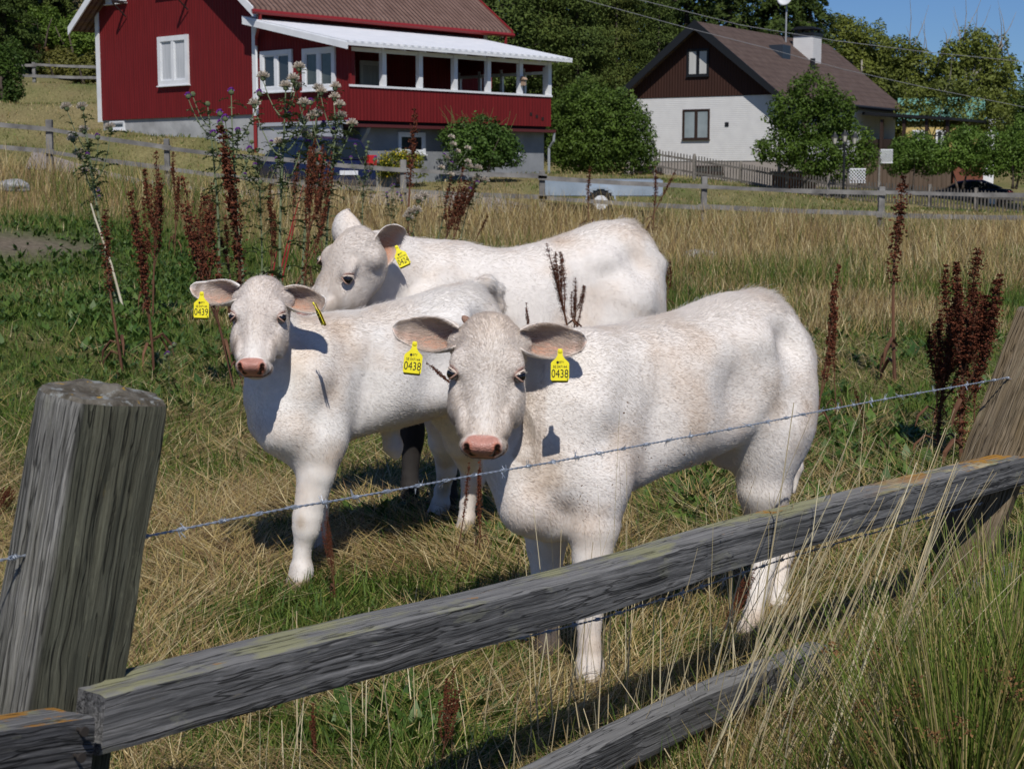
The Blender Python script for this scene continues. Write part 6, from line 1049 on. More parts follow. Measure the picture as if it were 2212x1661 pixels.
def make_calf(name, label, heading, top, bot, hw, us, O, legs, head, neck, tail, hairs, base_col=(.745, .695, .645), extra=None, tags=(), ear_pose=None, h=.0105, abspose=None, dz=0.0):
    """O: ground point under the chest front; heading: unit vector to the rear; legs: lists of (point, radius)"""
    top = [t - dz for t in top]; bot = [t - dz for t in bot]
    B = Body(); back = unit(heading); up = np.array([0, 0, 1.0]); lat = np.cross(up, back); R = np.stack([back, lat, up])
    B.loft(O, R, us, top, bot, hw, n=2.25, egg=.13, k=.02)
    Hc, Hb, hs = head['c'], head_basis(*head['rot']), head['s']
    hp = lambda l, a, n: Hc + hs * (Hb[0] * l + Hb[1] * (a - .17) + Hb[2] * n)
    B.chain([p for p, r in neck], [r for p, r in neck], k=.07)
    for kind, L in legs:
        ks = .06
        for i in range(len(L) - 1): B.cone(L[i][0], L[i + 1][0], L[i][1], L[i + 1][1], k=ks if i < 2 else .016)
        # hoof: two claws
        p = L[-1][0]; fw = -back
        sd_ = np.cross(up, fw)
        for sg in (-1, 1): B.cone(p + sd_ * sg * .014 + up * .030, p + sd_ * sg * .018 + fw * .020 - up * .012, .020, .0215, k=.005)
    if extra:
        for e in extra(B, R, O): pass
    bp = lambda u, v, z: O + back * (u * ls_) - lat * (v * ws_) + up * (z * zs_)
    ws_ = max(hw) / .213
    ls_ = us[-1] / 1.03; zs_ = max(top) / 1.065
    for sg in (1, -1):
        P_ = lambda u, v, z: bp(u, v * sg, z)
        B.chain([P_(.15, .075, .885), P_(.08, .105, .78), P_(.01, .090, .60)], [.035, .052, .050], k=.06)   # shoulder blade to point of shoulder
        B.chain([P_(.03, .085, .58), P_(.13, .105, .53)], [.045, .045], k=.05)
        B.ell(P_(.72, .140, .93), np.array([.055, .035, .035]), R, k=.06); B.ell(P_(.985, .06, .90), np.array([.035, .03, .04]), R, k=.04)
        B.ell(P_(.90, .10, .70), np.array([.11, .070, .17]), R, k=.05)
        B.ell(P_(.60, .315, .80), np.array([.11, .135, .14]), R, k=.09, neg=True); B.ell(P_(.285, .305, .74), np.array([.045, .13, .20]), R, k=.08, neg=True)
        B.ell(P_(-.06, .27, .80), np.array([.06, .12, .12]), R, k=.08, neg=True); B.ell(P_(.86, .25, .93), np.array([.07, .12, .07]), R, k=.07, neg=True)
    # head
    a_ = np.array([.005, .026, .06, .11, .17, .22, .27, .31, .345, .375, .398]) * hs
    nf = np.array([-.055, -.02, .004, .012, .004, -.006, -.014, -.018, -.020, -.024, -.045]) * hs
    nb = np.array([-.09, -.14, -.18, -.205, -.205, -.185, -.15, -.125, -.112, -.105, -.085]) * hs
    hwd = np.array([.045, .072, .090, .097, .096, .083, .068, .056, .054, .054, .034]) * hs
    HR = np.stack([Hb[1], Hb[0], Hb[2]]); B.loft(Hc - Hb[1] * .17 * hs, HR, a_, nf, nb, hwd, n=2.5, egg=.10, k=.022)
    E = lambda l, a, n, r, k=.02, neg=False: B.ell(hp(l, a, n), np.array(r) * hs, HR, k=k * hs, neg=neg)   # radii order: along, lateral, normal
    E(0, .030, -.055, (.035, .055, .045), .03)                                   # poll
    for sg in (-1, 1):
        E(sg * .080, .148, -.022, (.030, .020, .014), .030)                    # brow
        E(sg * .078, .235, -.105, (.065, .028, .060), .03)                     # cheek
        E(sg * .060, .30, -.060, (.04, .016, .03), .02)
        E(sg * .032, .374, -.036, (.024, .026, .030), .012)                     # nostril wings
        E(sg * .030, .355, -.09, (.03, .032, .03), .02)                       # lips
        E(sg * .104, .176, -.034, (.0175, .020, .024), .008, True)                # eye socket
        B.cone(hp(sg * .036, .398, -.034), hp(sg * .043, .384, -.010), .0080 * hs, .0060 * hs, k=.005, neg=True)  # nostril
        B.cone(hp(sg * .026, .402, -.046), hp(sg * .036, .394, -.036), .005 * hs, .007 * hs, k=.004, neg=True)
        B.ell(hp(sg * .085, .070, -.085), np.array([.028, .028, .028]) * hs, k=.035)      # ear base
    E(0, .380, -.034, (.020, .034, .030), .012)                                  # nose pad
    E(0, .362, -.108, (.030, .034, .020), .018)                                  # chin
    for x0, x1 in ((-.05, 0), (0, .05)): B.cone(hp(x0, .385 + (.0 if x0 == 0 else -.012), -.078), hp(x1, .385 + (.0 if x1 == 0 else -.012), -.078), .003, .003, k=.004, neg=True)  # mouth
    if tail: B.chain([p for p, r in tail], [r for p, r in tail], k=.02)
    # mesh
    allp = np.array([O + back * u_ + up * t_ + lat * s_ * w_ for u_, t_, w_ in zip(us, top, hw) for s_ in (-1, 1)] + [p for _, L in legs for p, r in L] + [hp(*q) for q in ((-.11, 0, 0), (.11, 0, 0), (0, .42, 0), (0, .2, -.22), (0, -.05, -.1))] + [p for p, r in (tail or [])])
    V, Q = surface_net(B, allp.min(0) - .10, allp.max(0) + .07, h)
    def project(V, n=2):
        for _ in range(n):
            g = B.grad(V); gl = np.linalg.norm(g, axis=1); d = B(V); V = V - g * (np.clip(d, -.01, .01) / np.maximum(gl**2, .3))[:, None]
        return V
    V = project(V, 2)
    me = np_mesh('tmp', V, quads=Q); bm = bmesh.new(); bm.from_mesh(me); bm.verts.ensure_lookup_table()
    def hl(P): q = (P - Hc) @ Hb.T / hs; q[:, 1] += .17; return q
    for it in range(2):
        co = np.array([v.co[:] for v in bm.verts]); q = hl(co)
        if it == 0: ins = (np.abs(q[:, 0]) < .15) & (q[:, 1] > -.05) & (q[:, 1] < .43) & (q[:, 2] > -.24) & (q[:, 2] < .05)
        else: ins = (np.abs(q[:, 0]) < .13) & (q[:, 1] > .11) & (q[:, 1] < .43) & (q[:, 2] > -.13) & (q[:, 2] < .04)
        ed = [e for e in bm.edges if ins[e.verts[0].index] and ins[e.verts[1].index]]
        bmesh.ops.subdivide_edges(bm, edges=ed, cuts=1, use_grid_fill=True); bm.verts.ensure_lookup_table(); bm.verts.index_update()
    bmesh.ops.triangulate(bm, faces=[f for f in bm.faces if len(f.verts) > 4])
    co = np.array([v.co[:] for v in bm.verts]); co = project(co, 2)
    # soft muscles and coat clumps
    g = B.grad(co, .004); nrm = g / (np.linalg.norm(g, axis=1)[:, None] + 1e-9); q = hl(co); inh = (np.abs(q[:, 0]) < .14) & (q[:, 1] > -.03) & (q[:, 1] < .43) & (q[:, 2] > -.22)
    dsp = (lattice_noise(co, .16, 1) * .006 + lattice_noise(co, .06, 2) * .0018) * np.where(inh, .12, 1.0)
    co = co + nrm * dsp[:, None]
    for v, c in zip(bm.verts, co): v.co = c
    nb_ = len(bm.verts); bm.to_mesh(me); bm.free(); bpy.data.meshes.remove(me) if False else None
    vs_ = np.empty(len(me.vertices) * 3, np.float32); me.vertices.foreach_get('co', vs_); V = vs_.reshape(-1, 3).astype(float)
    F4 = [tuple(p.vertices) for p in me.polygons]; quads = np.array([f for f in F4 if len(f) == 4]); tris = np.array([f for f in F4 if len(f) == 3]) if any(len(f) == 3 for f in F4) else None
    bpy.data.meshes.remove(me)
    # ears
    EV = []; EQ = []; EI = []; off = len(V)
    for sg, (tl, ta, tn), (ol, oa, on), W in ear_pose:
        root = hp(sg * .088, .062, -.070); tip = hp(tl, ta, tn); ov = Hb[0] * ol + Hb[1] * oa + Hb[2] * on
        if abspose: root, tip, ov = abspose[0 if sg < 0 else 1]
        v, qd, inn = ear_grid(root, tip, ov, W * hs); EV.append(v); EQ.append(qd + off); EI.append(inn); off += len(v)
    nB = len(V); V = np.concatenate([V] + EV); quads = np.concatenate([quads] + EQ); inn = np.concatenate(EI)
    # colour by place (coat, skin, dirt, painted ear glow and leg shade)
    col = np.tile(np.array(base_col), (len(V), 1)); q = hl(V); nz = lattice_noise(V, .11, 4); n2 = lattice_noise(V, .035, 6)
    def mixc(m, c): global_ = np.clip(m, 0, 1)[:, None]; return col * (1 - global_) + np.array(c) * global_
    col = mixc(np.clip(nz * .9 + n2 * .25 + .1, 0, 1) * .70, (.61, .49, .385))
    inh = (np.abs(q[:, 0]) < .16) & (q[:, 1] > -.06) & (q[:, 1] < .44) & (q[:, 2] > -.23) & (q[:, 2] < .08)
    inh[nB:] = False
    tn = head.get('tint', (.60, .51, .44)); br = np.clip(1 - np.abs(q[:, 0]) / .036, 0, 1) * np.clip((q[:, 1] - .17) / .05, 0, 1); col = mixc(inh * (.75 - .7 * br) * (.8 + .25 * n2), tn); ck = np.clip((np.abs(q[:, 0]) - .05) / .02, 0, 1) * np.clip((q[:, 1] - .22) / .04, 0, 1); col = mixc(inh * ck * (.30 + .4 * n2), (.38, .30, .23))
    lp = (V - O) @ R.T
    hoofm = np.clip((.046 - lp[:, 2]) / .006, 0, 1); col = mixc(hoofm, (.17, .13, .095)); col = mixc(np.clip((.12 - lp[:, 2]) / .10, 0, 1) * (.45 + .5 * n2), (.34, .26, .18))
    col = mixc(np.clip(1 - lp[:, 2] / .16, 0, 1) * (.35 + .5 * nz) * .7, (.30, .22, .15))
    pad = inh * np.clip(1 - ((np.abs(q[:, 0]) / .0515)**3 + (np.abs(q[:, 1] - .382) / .036)**4 + (np.abs(q[:, 2] + .036) / .046)**3), 0, 1) * 3
    isnose = np.clip(pad, 0, 1)
    col = mixc(isnose, (.44, .215, .17)); col = mixc(isnose * np.clip(n2, 0, 1) * .5, (.34, .15, .115))
    nd = np.full(len(V), 9.)
    for sg in (-1, 1):
        for cc in (hp(sg * .036, .398, -.034), hp(sg * .040, .391, -.021), hp(sg * .043, .384, -.010), hp(sg * .028, .400, -.045)): nd = np.minimum(nd, np.linalg.norm(V - cc, axis=1) / hs)
    col = mixc(inh * np.clip((.020 - nd) / .008, 0, 1) * .6, (.50, .16, .09)); col = mixc(inh * np.clip((.0125 - nd) / .004, 0, 1), (.03, .012, .01))
    md = inh & (np.abs(q[:, 2] + .078) < .006) & (q[:, 1] > .352); col = mixc(md * .8, (.12, .06, .05))
    for sg in (-1, 1):
        ed = np.linalg.norm((q - np.array([sg * .096, .177, -.031])) / np.array([1, .9, 1.0]), axis=1)
        col = mixc(inh * np.clip((.031 - ed) / .008, 0, 1) * .8, (.50, .27, .21)); col = mixc(inh * np.clip((.024 - ed) / .004, 0, 1), (.16, .05, .03))
        e2 = np.linalg.norm(q - np.array([sg * .086, .200, -.018]), axis=1); col = mixc(inh * np.clip((.017 - e2) / .008, 0, 1) * .85, (.42, .13, .05))
    iv = np.zeros(len(V)); iv[nB:] = inn[:, 0] * np.clip(1.25 - np.abs(inn[:, 2]), 0, 1) * np.clip(1.1 - inn[:, 1] * .8, .2, 1); low = np.zeros(len(V)); low[nB:] = inn[:, 2] * np.where(((V[nB:] - Hc) @ Hb[0]) > 0, 1, -1); col = mixc(iv * .98, (.26, .14, .10)); col = mixc(np.clip(iv * 1.3, 0, 1) * np.clip(low * 2 + .2, 0, 1) * .8, (.58, .24, .12))  # lower inner ear: light glowing through it is painted in as orange
    if head.get('paint'): col = head['paint'](col, V, q, lp, nz, n2)
    mi_f = None; nose_m = isnose > .5
    mi = np.concatenate([nose_m[quads].all(1), nose_m[tris].all(1)] if tris is not None else [nose_m[quads].all(1)]).astype(int)
    me = np_mesh(name, V, quads=quads, tris=tris, smooth=True, col=col, mi=mi)
    root = empty(name, tuple(O), 0, label, 'calf', 'white calves in the pasture')
    body = link_mesh('body', me, [M_hide, M_nose], root); body.matrix_parent_inverse = Matrix.Identity(4); body.location = -Vector(O)
    def child(o): o.location = Vector(o.location) - Vector(O); return o
    # eyes
    for sg in (-1, 1):
        eb = MB(); c = hp(sg * .0905, .178, -.029); prof = [(.0178 * hs * math.sin(t), -.0178 * hs * math.cos(t)) for t in np.linspace(.05, math.pi - .05, 12)]; eb.lathe((0, 0, 0), prof, 18)
        e = eb.build('eye', M_eye, root, smooth=True); e.location = c - O
        # upper lid with lashes
        lid = MB(); pts = []
        for t in np.linspace(-1, 1, 11): pts.append(hp(sg * (.1015 - .018 * t * t - .004 * t), .177 - .0150 * (1 - t * t) + .006 * t, -.029 + .021 * t))
        lid.tube(pts, [.002 * hs] + [.0042 * hs] * 9 + [.002 * hs], 8)
        pts = [hp(sg * (.1000 - .017 * t * t - .004 * t), .178 + .0160 * (1 - t * t) + .006 * t, -.029 + .021 * t) for t in np.linspace(-1, 1, 11)]; lid2 = MB(); lid2.tube(pts, [.0015 * hs] + [.0026 * hs] * 9 + [.0015 * hs], 8); l2 = lid2.build('lower_eyelid', M_rim_eye, root, smooth=True); l2.location = -Vector(O)
        l = lid.build('eyelid', M_lid, root, smooth=True); l.location = -Vector(O)
        ls = MB()
        for t in np.linspace(-.85, .85, 16):
            p = hp(sg * (.103 - .016 * t * t - .005 * t), .177 - .0125 * (1 - t * t) + .006 * t, -.029 + .021 * t); dirn = Hb[0] * sg * 1.0 + Hb[1] * .35 + Hb[2] * (.5 + .5 * t)
            ls.tube([p, p + unit(dirn) * .006 * hs, p + unit(dirn) * .010 * hs + up * .001], [.0006, .0004, .0001], 3)
        lo_ = ls.build('eyelashes', M_hide_plain, root); lo_.location = -Vector(O)
    for sg in (head.get('horn') or ()):
        hb_ = MB(); p = hp(sg * .062, .018, -.055); d_ = unit(Hb[0] * sg * .7 - Hb[1] * .6 + Hb[2] * .1)
        hb_.tube([p - d_ * .005, p + d_ * .008, p + d_ * .016, p + d_ * .020], [.011, .010, .007, .002], 10); x = hb_.build('horn_bud', M_horn, root, smooth=True); x.location = -Vector(O)
    for (tp, rt, dn, ot, num, sc_) in tags(hp, Hb) if tags else ():
        t = ear_tag(root, tp - O, rt, dn, ot, num, sc_)
    # fur
    tri = np.concatenate([quads[:, [0, 1, 2]], quads[:, [0, 2, 3]]] + ([tris] if tris is not None else [])); P0, P1, P2 = V[tri[:, 0]], V[tri[:, 1]], V[tri[:, 2]]
    cr = np.cross(P1 - P0, P2 - P0); ar = np.linalg.norm(cr, axis=1) / 2; fn = cr / (2 * ar[:, None] + 1e-12); pc = (P0 + P1 + P2) / 3
    qc = hl(pc.copy()); inhf = (np.abs(qc[:, 0]) < .15) & (qc[:, 1] > -.05) & (qc[:, 1] < .43) & (qc[:, 2] > -.23) & (qc[:, 2] < .05); isear = tri[:, 0] >= nB; inhf &= ~isear
    lpc = (pc - O) @ R.T
    tipm = np.zeros(len(V)); tipm[nB:] = inn[:, 1] > .93
    wgt = ar * np.where(isnose[tri].max(1) > .1, 0, 1) * np.where(tipm[tri].max(1) > 0, 0, 1) * np.where(inhf, 2.2, 1) * np.where(isear, 1.6, 1)
    wgt = wgt * np.where(lpc[:, 2] < .042, 0, 1)
    for sg in (-1, 1): wgt = wgt * np.where(np.linalg.norm(qc - np.array([sg * .096, .176, -.036]), axis=1) < .022, 0, 1)
    wgt *= np.where(np.linalg.norm(hl(pc)[:, :] * 0 + 1, axis=1) > 0, 1, 0)
    fi = rng.choice(len(tri), size=hairs, p=wgt / wgt.sum()); r1 = rng.random(hairs); r2 = rng.random(hairs); s1 = np.sqrt(r1); w0, w1, w2 = 1 - s1, s1 * (1 - r2), s1 * r2
    P = P0[fi] * w0[:, None] + P1[fi] * w1[:, None] + P2[fi] * w2[:, None]; VN = np.zeros_like(V); 
    for k in range(3): np.add.at(VN, tri[:, k], cr)
    VN /= np.linalg.norm(VN, axis=1)[:, None] + 1e-12
    Nn = VN[tri[fi, 0]] * w0[:, None] + VN[tri[fi, 1]] * w1[:, None] + VN[tri[fi, 2]] * w2[:, None]
    lpp = lpc[fi]; q = qc[fi]; hd = inhf[fi]; er = isear[fi]
    legf = np.clip((.52 - lpp[:, 2]) / .12, 0, 1)
    flow = back[None] * (1 - legf)[:, None] * .9 - up[None] * (.35 + .8 * legf)[:, None]
    hf = -Hb[1][None] * np.clip((.20 - q[:, 1]) * 8, -1, 1)[:, None] + Hb[0][None] * (np.sign(q[:, 0]) * np.clip(np.abs(q[:, 0]) * 12, 0, 1))[:, None] * .8 - Hb[2][None] * .3
    flow = np.where(hd[:, None], hf, flow)
    ef = Hb[0][None] * np.sign(q[:, 0])[:, None] + up[None] * -.15; flow = np.where(er[:, None], ef, flow)
    c1 = np.stack([lattice_noise(P, .14, 21 + k) for k in range(3)], 1) * .45 + np.stack([lattice_noise(P, .030, 31 + k) for k in range(3)], 1) * .07
    flow = flow + c1 * np.where(hd | er, .6, 1.0)[:, None] + rng.normal(0, .22, (hairs, 3)); flow -= Nn * (flow * Nn).sum(1)[:, None]; flow /= np.linalg.norm(flow, axis=1)[:, None] + 1e-9
    topl = np.clip((lpp[:, 2] - np.interp(lpp[:, 0], us, top) + .06) / .06, 0, 1) * np.clip(lpp[:, 0] * 4, 0, 1)
    tuft = np.exp(-((lpp[:, 0] - us[-1] * .86) / .05) ** 2) * topl; ein = er & (iv[tri[fi, 0]] > .15)
    ln = np.where(hd, .0075 + .008 * np.clip((.12 - q[:, 1]) / .1, 0, 1), np.where(er, np.where(ein, .024, .011), .0105 + .012 * topl + .022 * tuft)) * np.where(legf > .6, .62, 1); ln = ln * rng.uniform(.6, 1.25, hairs)
    wisp = rng.random(hairs) < .045; lift = np.where(hd, .20, .085 + .35 * topl + .5 * tuft) + np.abs(rng.normal(0, .045, hairs)) + wisp * .30; ln = ln * np.where(wisp & ~er, 1.5, 1); lift = np.clip(lift, .05, 1.2)
    d0 = flow * np.cos(lift)[:, None] + Nn * np.sin(lift)[:, None]; d1 = flow * np.cos(lift * .35)[:, None] + Nn * np.sin(lift * .35)[:, None] - up[None] * .12
    pts = np.empty((hairs, 4, 3), np.float32); pts[:, 0] = P - Nn * .001; pts[:, 1] = P + d0 * (ln * .35)[:, None]; pts[:, 2] = pts[:, 1] + ((d0 + d1) / 2) * (ln * .33)[:, None]; pts[:, 3] = pts[:, 2] + d1 * (ln * .32)[:, None]
    hc = bpy.data.hair_curves.new('coat'); hc.add_curves([4] * hairs); hc.position_data.foreach_set('vector', (pts - O.astype(np.float32)).reshape(-1))
    ra = hc.attributes.get('radius') or hc.attributes.new('radius', 'FLOAT', 'POINT'); rr = np.tile(np.array([.00026, .00025, .00018, .00004], np.float32), hairs) ; ra.data.foreach_set('value', rr)
    ca = hc.attributes.new('col', 'FLOAT_COLOR', 'POINT'); cc = np.ones((hairs, 4, 4), np.float32); hcl = np.where((iv[tri[fi, 0]] > .02)[:, None], np.array([.62, .53, .45]), col[tri[fi, 0]]) * rng.uniform(.92, 1.10, (hairs, 1)) * 1.04; cc[:, :, :3] = np.clip(hcl, 0, .86)[:, None, :]; ca.data.foreach_set('color', cc.ravel())
    ho = bpy.data.objects.new('coat', hc); COL.objects.link(ho); ho.parent = root; hc.materials.append(M_fur)
    return root

# --- calf at the rail -------------------------------------------------
def A3(L): return [(at(x, y, d), r) for x, y, d, r in L]
def calf_front():
    Fp = at(1165, 1000, 4.45); Rp = at(1700, 1000, 5.12); h = Rp - Fp; h[2] = 0; L = np.linalg.norm(h); back = h / L; O = np.array([Fp[0], Fp[1], 0.055])
    us = [-.06, 0, .08, .2, .35, .5, .65, .8, .9, .98, 1.03]
    us = [u * 1.0 for u in us]
    top = [.80, .92, .985, 1.00, 1.005, 1.02, 1.045, 1.065, 1.055, .99, .88]
    bot = [.62, .50, .46, .50, .545, .57, .60, .635, .65, .68, .73]
    hw = [.06, .11, .135, .160, .190, .202, .195, .175, .155, .115, .05]
    legs = [('f', A3([(1262, 860, 4.50, .10), (1283, 1040, 4.44, .088), (1284, 1140, 4.42, .066), (1275, 1265, 4.42, .044), (1274, 1300, 4.42, .040), (1272, 1390, 4.42, .026), (1272, 1440, 4.42, .035), (1268, 1478, 4.41, .034)])),
            ('f', A3([(1190, 930, 4.66, .09), (1185, 1100, 4.66, .075), (1180, 1180, 4.66, .050), (1182, 1260, 4.66, .040), (1182, 1290, 4.66, .036), (1184, 1360, 4.66, .025), (1184, 1395, 4.66, .033), (1180, 1425, 4.65, .033)])),
            ('r', A3([(1670, 790, 5.0, .135), (1655, 930, 4.93, .125), (1650, 1060, 4.92, .076), (1655, 1150, 4.96, .050), (1655, 1195, 4.98, .043), (1636, 1285, 4.92, .026), (1626, 1335, 4.90, .034), (1612, 1372, 4.87, .034)])),
            ('r', A3([(1640, 820, 5.26, .11), (1640, 960, 5.26, .10), (1662, 1080, 5.28, .06), (1690, 1160, 5.32, .046), (1688, 1195, 5.32, .040), (1682, 1260, 5.24, .027), (1682, 1295, 5.20, .035), (1682, 1322, 5.16, .034)]))]
    hc = at(1050, 797, 4.21); hb = head_basis(4, 17, 2)
    neck = [(at(1072, 775, 4.40), .090), (at(1120, 835, 4.56), .115), (at(1180, 880, 4.66), .150), (at(1250, 865, 4.72), .18)]
    neck2 = [(at(1150, 1075, 4.42), .085)]
    def extra(B, R, O):
        B.chain([at(1125, 900, 4.53), at(1125, 1000, 4.47), at(1148, 1090, 4.44), at(1190, 1120, 4.46)], [.095, .090, .078, .06], k=.05)   # brisket
        B.ell(at(1290, 850, 4.50), np.array([.10, .055, .15]), R, k=.05)       # shoulder
        B.ell(at(1610, 720, 5.0), np.array([.10, .06, .05]), R, k=.06)         # hip
        B.chain([at(1560, 985, 4.92), at(1620, 930, 4.92)], [.035, .05], k=.05)  # flank fold
        return ()
    def paint(col, V, q, lp, nz, n2):
        def blob(p, r, c, m):
            k = np.clip(1.4 - np.linalg.norm((V - p) / np.asarray(r), axis=1) + n2 * .35, 0, 1)[:, None] * m; return col * (1 - k) + np.array(c) * k
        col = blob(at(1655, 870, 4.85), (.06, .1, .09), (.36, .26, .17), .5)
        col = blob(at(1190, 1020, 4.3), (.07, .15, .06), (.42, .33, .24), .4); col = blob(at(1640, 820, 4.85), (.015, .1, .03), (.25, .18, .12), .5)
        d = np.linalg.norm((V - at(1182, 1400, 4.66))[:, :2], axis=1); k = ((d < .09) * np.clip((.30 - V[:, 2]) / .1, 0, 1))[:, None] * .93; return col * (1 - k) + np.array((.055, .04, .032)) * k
    tail = A3([(1700, 720, 5.16, .02), (1728, 770, 5.22, .02), (1735, 850, 5.26, .018), (1730, 930, 5.28, .016), (1720, 1010, 5.28, .020), (1714, 1060, 5.28, .010)])
    def tags(hp, Hb):
        dn = np.array([.0, .0, -1.0]); t = []
        t.append((at(896, 741, 4.13), CR + CF * .05 - CU * .12, -CU + CR * -.08 + CF * 0, -CF, '0438', 1.0)); t.append((at(1210, 757, 4.13), CR - CU * .02, -CU, -CF, '0438', 1.0)); return t
    make_calf('calf', 'white calf with 0438 tags in both ears, standing closest to the rail', back, top, bot, hw, us, O, legs,
              dict(c=hc, rot=(2, 24, 2), s=.965, horn=(-1,), paint=paint, tint=(.60, .525, .46)), neck, tail, 270000, extra=extra, tags=tags, dz=.025,
              ear_pose=[(-1, (-.268, .045, -.055), (-.15, .22, 1.0), .092), (1, (.268, .062, -.055), (.15, .22, 1.0), .092)])
def calf_left():
    Fp = at(592, 900, 5.36); Rp = at(1058, 900, 5.98); h = Rp - Fp; h[2] = 0; L = np.linalg.norm(h); back = h / L; O = np.array([Fp[0], Fp[1], 0.085])
    us = [-.04, 0.02, .1, .22, .36, .5, .63, .76, .86, .93, .97]
    top = [.74, .85, .90, .915, .93, .95, .975, .995, .985, .93, .84]
    bot = [.60, .48, .45, .48, .505, .515, .53, .555, .58, .62, .67]
    hw = [.05, .10, .125, .150, .18, .188, .18, .16, .145, .10, .05]
    legs = [('f', A3([(690, 840, 5.42, .095), (690, 950, 5.38, .080), (684, 1020, 5.37, .060), (664, 1118, 5.37, .046), (661, 1142, 5.37, .041), (652, 1195, 5.38, .025), (651, 1230, 5.38, .034), (648, 1252, 5.37, .033)])),
            ('f', A3([(640, 850, 5.62, .07), (672, 960, 5.72, .055), (682, 1030, 5.75, .042), (688, 1090, 5.78, .035), (688, 1110, 5.78, .032), (690, 1160, 5.78, .026), (690, 1180, 5.78, .030), (688, 1198, 5.77, .028)])),
            ('r', A3([(985, 760, 5.88, .11), (985, 860, 5.88, .105), (1000, 950, 6.0, .07), (1022, 1010, 6.14, .045), (1022, 1035, 6.14, .04), (1010, 1090, 6.15, .025), (1008, 1120, 6.15, .032), (1004, 1140, 6.14, .033)])),
            ('r', A3([(985, 780, 6.10, .10), (970, 880, 6.15, .09), (960, 950, 6.2, .06), (965, 1000, 6.3, .042), (965, 1020, 6.3, .038), (955, 1060, 6.4, .026), (952, 1088, 6.42, .032), (948, 1104, 6.42, .032)]))]
    hc = at(554, 674, 5.10)
    neck = [(at(560, 690, 5.32), .086), (at(592, 755, 5.52), .112), (at(640, 795, 5.58), .142), (at(700, 775, 5.62), .15)]
    def extra(B, R, O):
        B.chain([at(572, 760, 5.40), at(590, 850, 5.38), at(612, 930, 5.36), at(655, 965, 5.37)], [.08, .085, .078, .06], k=.05)
        B.ell(at(705, 830, 5.42), np.array([.09, .05, .13]), R, k=.05)
        B.chain([at(840, 920, 5.70), at(850, 965, 5.70), at(856, 985, 5.70)], [.035, .028, .012], k=.03)
        return ()
    def paint(col, V, q, lp, nz, n2):
        k = np.clip(1.3 - np.linalg.norm((V - at(650, 1130, 5.33)) / np.array([.02, .05, .035]), axis=1), 0, 1)[:, None] * .6; return col * (1 - k) + np.array((.36, .26, .16)) * k
    tail = A3([(1030, 618, 5.98, .022), (1052, 612, 6.02, .022), (1072, 628, 6.06, .020), (1081, 665, 6.08, .016), (1082, 720, 6.12, .015), (1080, 800, 6.12, .015), (1078, 860, 6.12, .02), (1076, 900, 6.12, .01)])
    def tags(hp, Hb):
        return [(at(436, 633, 5.03), CR * 1 - CU * .02, -CU - CR * .03, -CF, '0439', 1.0), (at(678, 655, 5.03), CR * .35 - CF * .9, -CU * .85 + CR * .42, -CF * .4 - CR * .9, '0439', .95)]
    make_calf('calf', 'smaller white calf on the left with 0439 ear tags and its head up', back, top, bot, hw, us, O, legs,
              dict(c=hc, rot=(2, 33, 1), s=.855, paint=paint, tint=(.62, .55, .50)), neck, tail, 200000, extra=extra, tags=tags, base_col=(.765, .73, .69), dz=.025,
              ear_pose=[(-1, (-.275, .040, -.055), (-.15, .20, 1.0), .092), (1, (.242, .105, -.045), (.35, .35, .9), .090)])
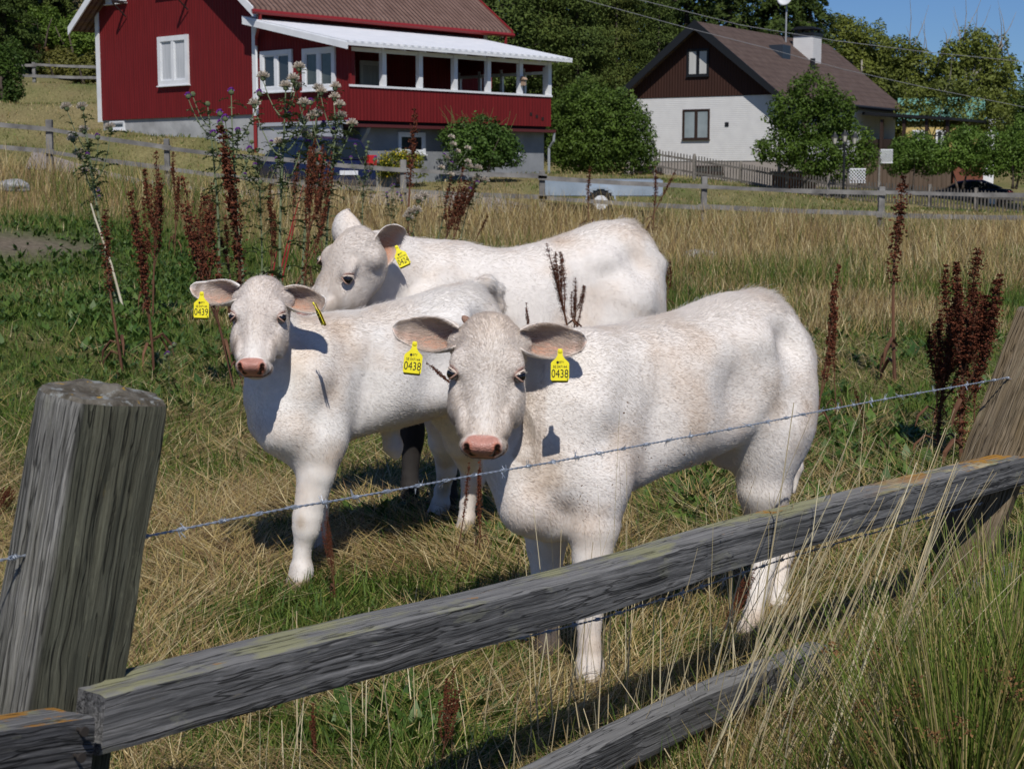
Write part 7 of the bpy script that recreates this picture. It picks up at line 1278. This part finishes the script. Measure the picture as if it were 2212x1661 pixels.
def calf_back():
    Fp = at(850, 700, 6.45); Rp = at(1425, 700, 7.0); h = Rp - Fp; h[2] = 0; L = np.linalg.norm(h); back = h / L; O = np.array([Fp[0], Fp[1], 0.07])
    us = [-.04, 0.04, .14, .28, .45, .62, .80, .97, 1.10, 1.19, 1.24]
    top = [.90, 1.02, 1.085, 1.10, 1.085, 1.095, 1.14, 1.185, 1.165, 1.08, .95]
    bot = [.66, .52, .47, .49, .52, .53, .55, .58, .62, .70, .78]
    hw = [.07, .13, .165, .19, .215, .225, .215, .19, .17, .12, .06]
    def leg(u, v, z0, rs, d=0):
        lat = np.cross(np.array([0, 0, 1.]), back); b = O + back * u + lat * v; up = np.array([0, 0, 1.])
        if d == 0: off = [(0, .72), (-.01, .58), (0, .48), (.01, .33), (.01, .29), (.0, .15), (0, .11), (-.01, .045)]
        else: off = [(0, .85), (-.05, .68), (-.02, .54), (.07, .40), (.07, .36), (.03, .16), (.02, .11), (0, .045)]
        return [(b + back * a + up * z, r) for (a, z), r in zip(off, rs)]
    fr = [.10, .085, .065, .048, .043, .032, .037, .036]; rr = [.15, .13, .08, .055, .046, .033, .038, .036]
    legs = [('f', leg(.17, -.13, 0, fr)), ('f', leg(.12, .13, 0, fr)), ('r', leg(.98, -.12, 0, rr, 1)), ('r', leg(1.03, .12, 0, rr, 1))]
    hc = at(714, 572, 6.10)
    neck = [(at(780, 572, 6.32), .11), (at(820, 590, 6.45), .15), (at(870, 625, 6.58), .19), (at(960, 640, 6.68), .22)]
    def extra(B, R, O):
        B.chain([at(800, 640, 6.4), at(830, 720, 6.42), at(860, 800, 6.45)], [.10, .12, .12], k=.05)
        B.ell(at(1330, 560, 6.95), np.array([.13, .09, .07]), R, k=.06); return ()
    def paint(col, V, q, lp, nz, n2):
        k = (np.clip((.52 - lp[:, 2]) / .14, 0, 1) * .96)[:, None]; col = col * (1 - k) + np.array((.010, .008, .008)) * k  # deep shade behind the left calf, painted near-black onto the lower legs
        m = (np.clip(1.4 - np.linalg.norm((q - np.array([.05, .375, -.04])) / np.array([.07, .035, .06]), axis=1) + n2 * .6, 0, 1) * .8)[:, None]; return col * (1 - m) + np.array((.09, .07, .06)) * m
    tail = A3([(1408, 570, 7.05, .02), (1420, 610, 7.1, .02), (1424, 680, 7.14, .02), (1428, 740, 7.16, .018), (1428, 800, 7.16, .02), (1426, 860, 7.16, .026), (1424, 900, 7.16, .012)])
    def tags(hp, Hb):
        return [(at(856, 533, 5.98), CR * .80 + CF * .3 + CU * .45, -CU * .9 + CR * .38, -CF * .9 - CR * .2, '0424', 1.0)]
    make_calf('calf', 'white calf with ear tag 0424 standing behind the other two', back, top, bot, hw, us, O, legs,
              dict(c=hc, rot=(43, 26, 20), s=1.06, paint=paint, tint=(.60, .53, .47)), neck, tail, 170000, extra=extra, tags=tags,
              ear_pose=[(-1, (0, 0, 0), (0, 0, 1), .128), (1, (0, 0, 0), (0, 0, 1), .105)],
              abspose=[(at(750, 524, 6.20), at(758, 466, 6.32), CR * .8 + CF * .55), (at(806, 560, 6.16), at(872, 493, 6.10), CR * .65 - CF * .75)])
calf_front(); calf_left(); calf_back()
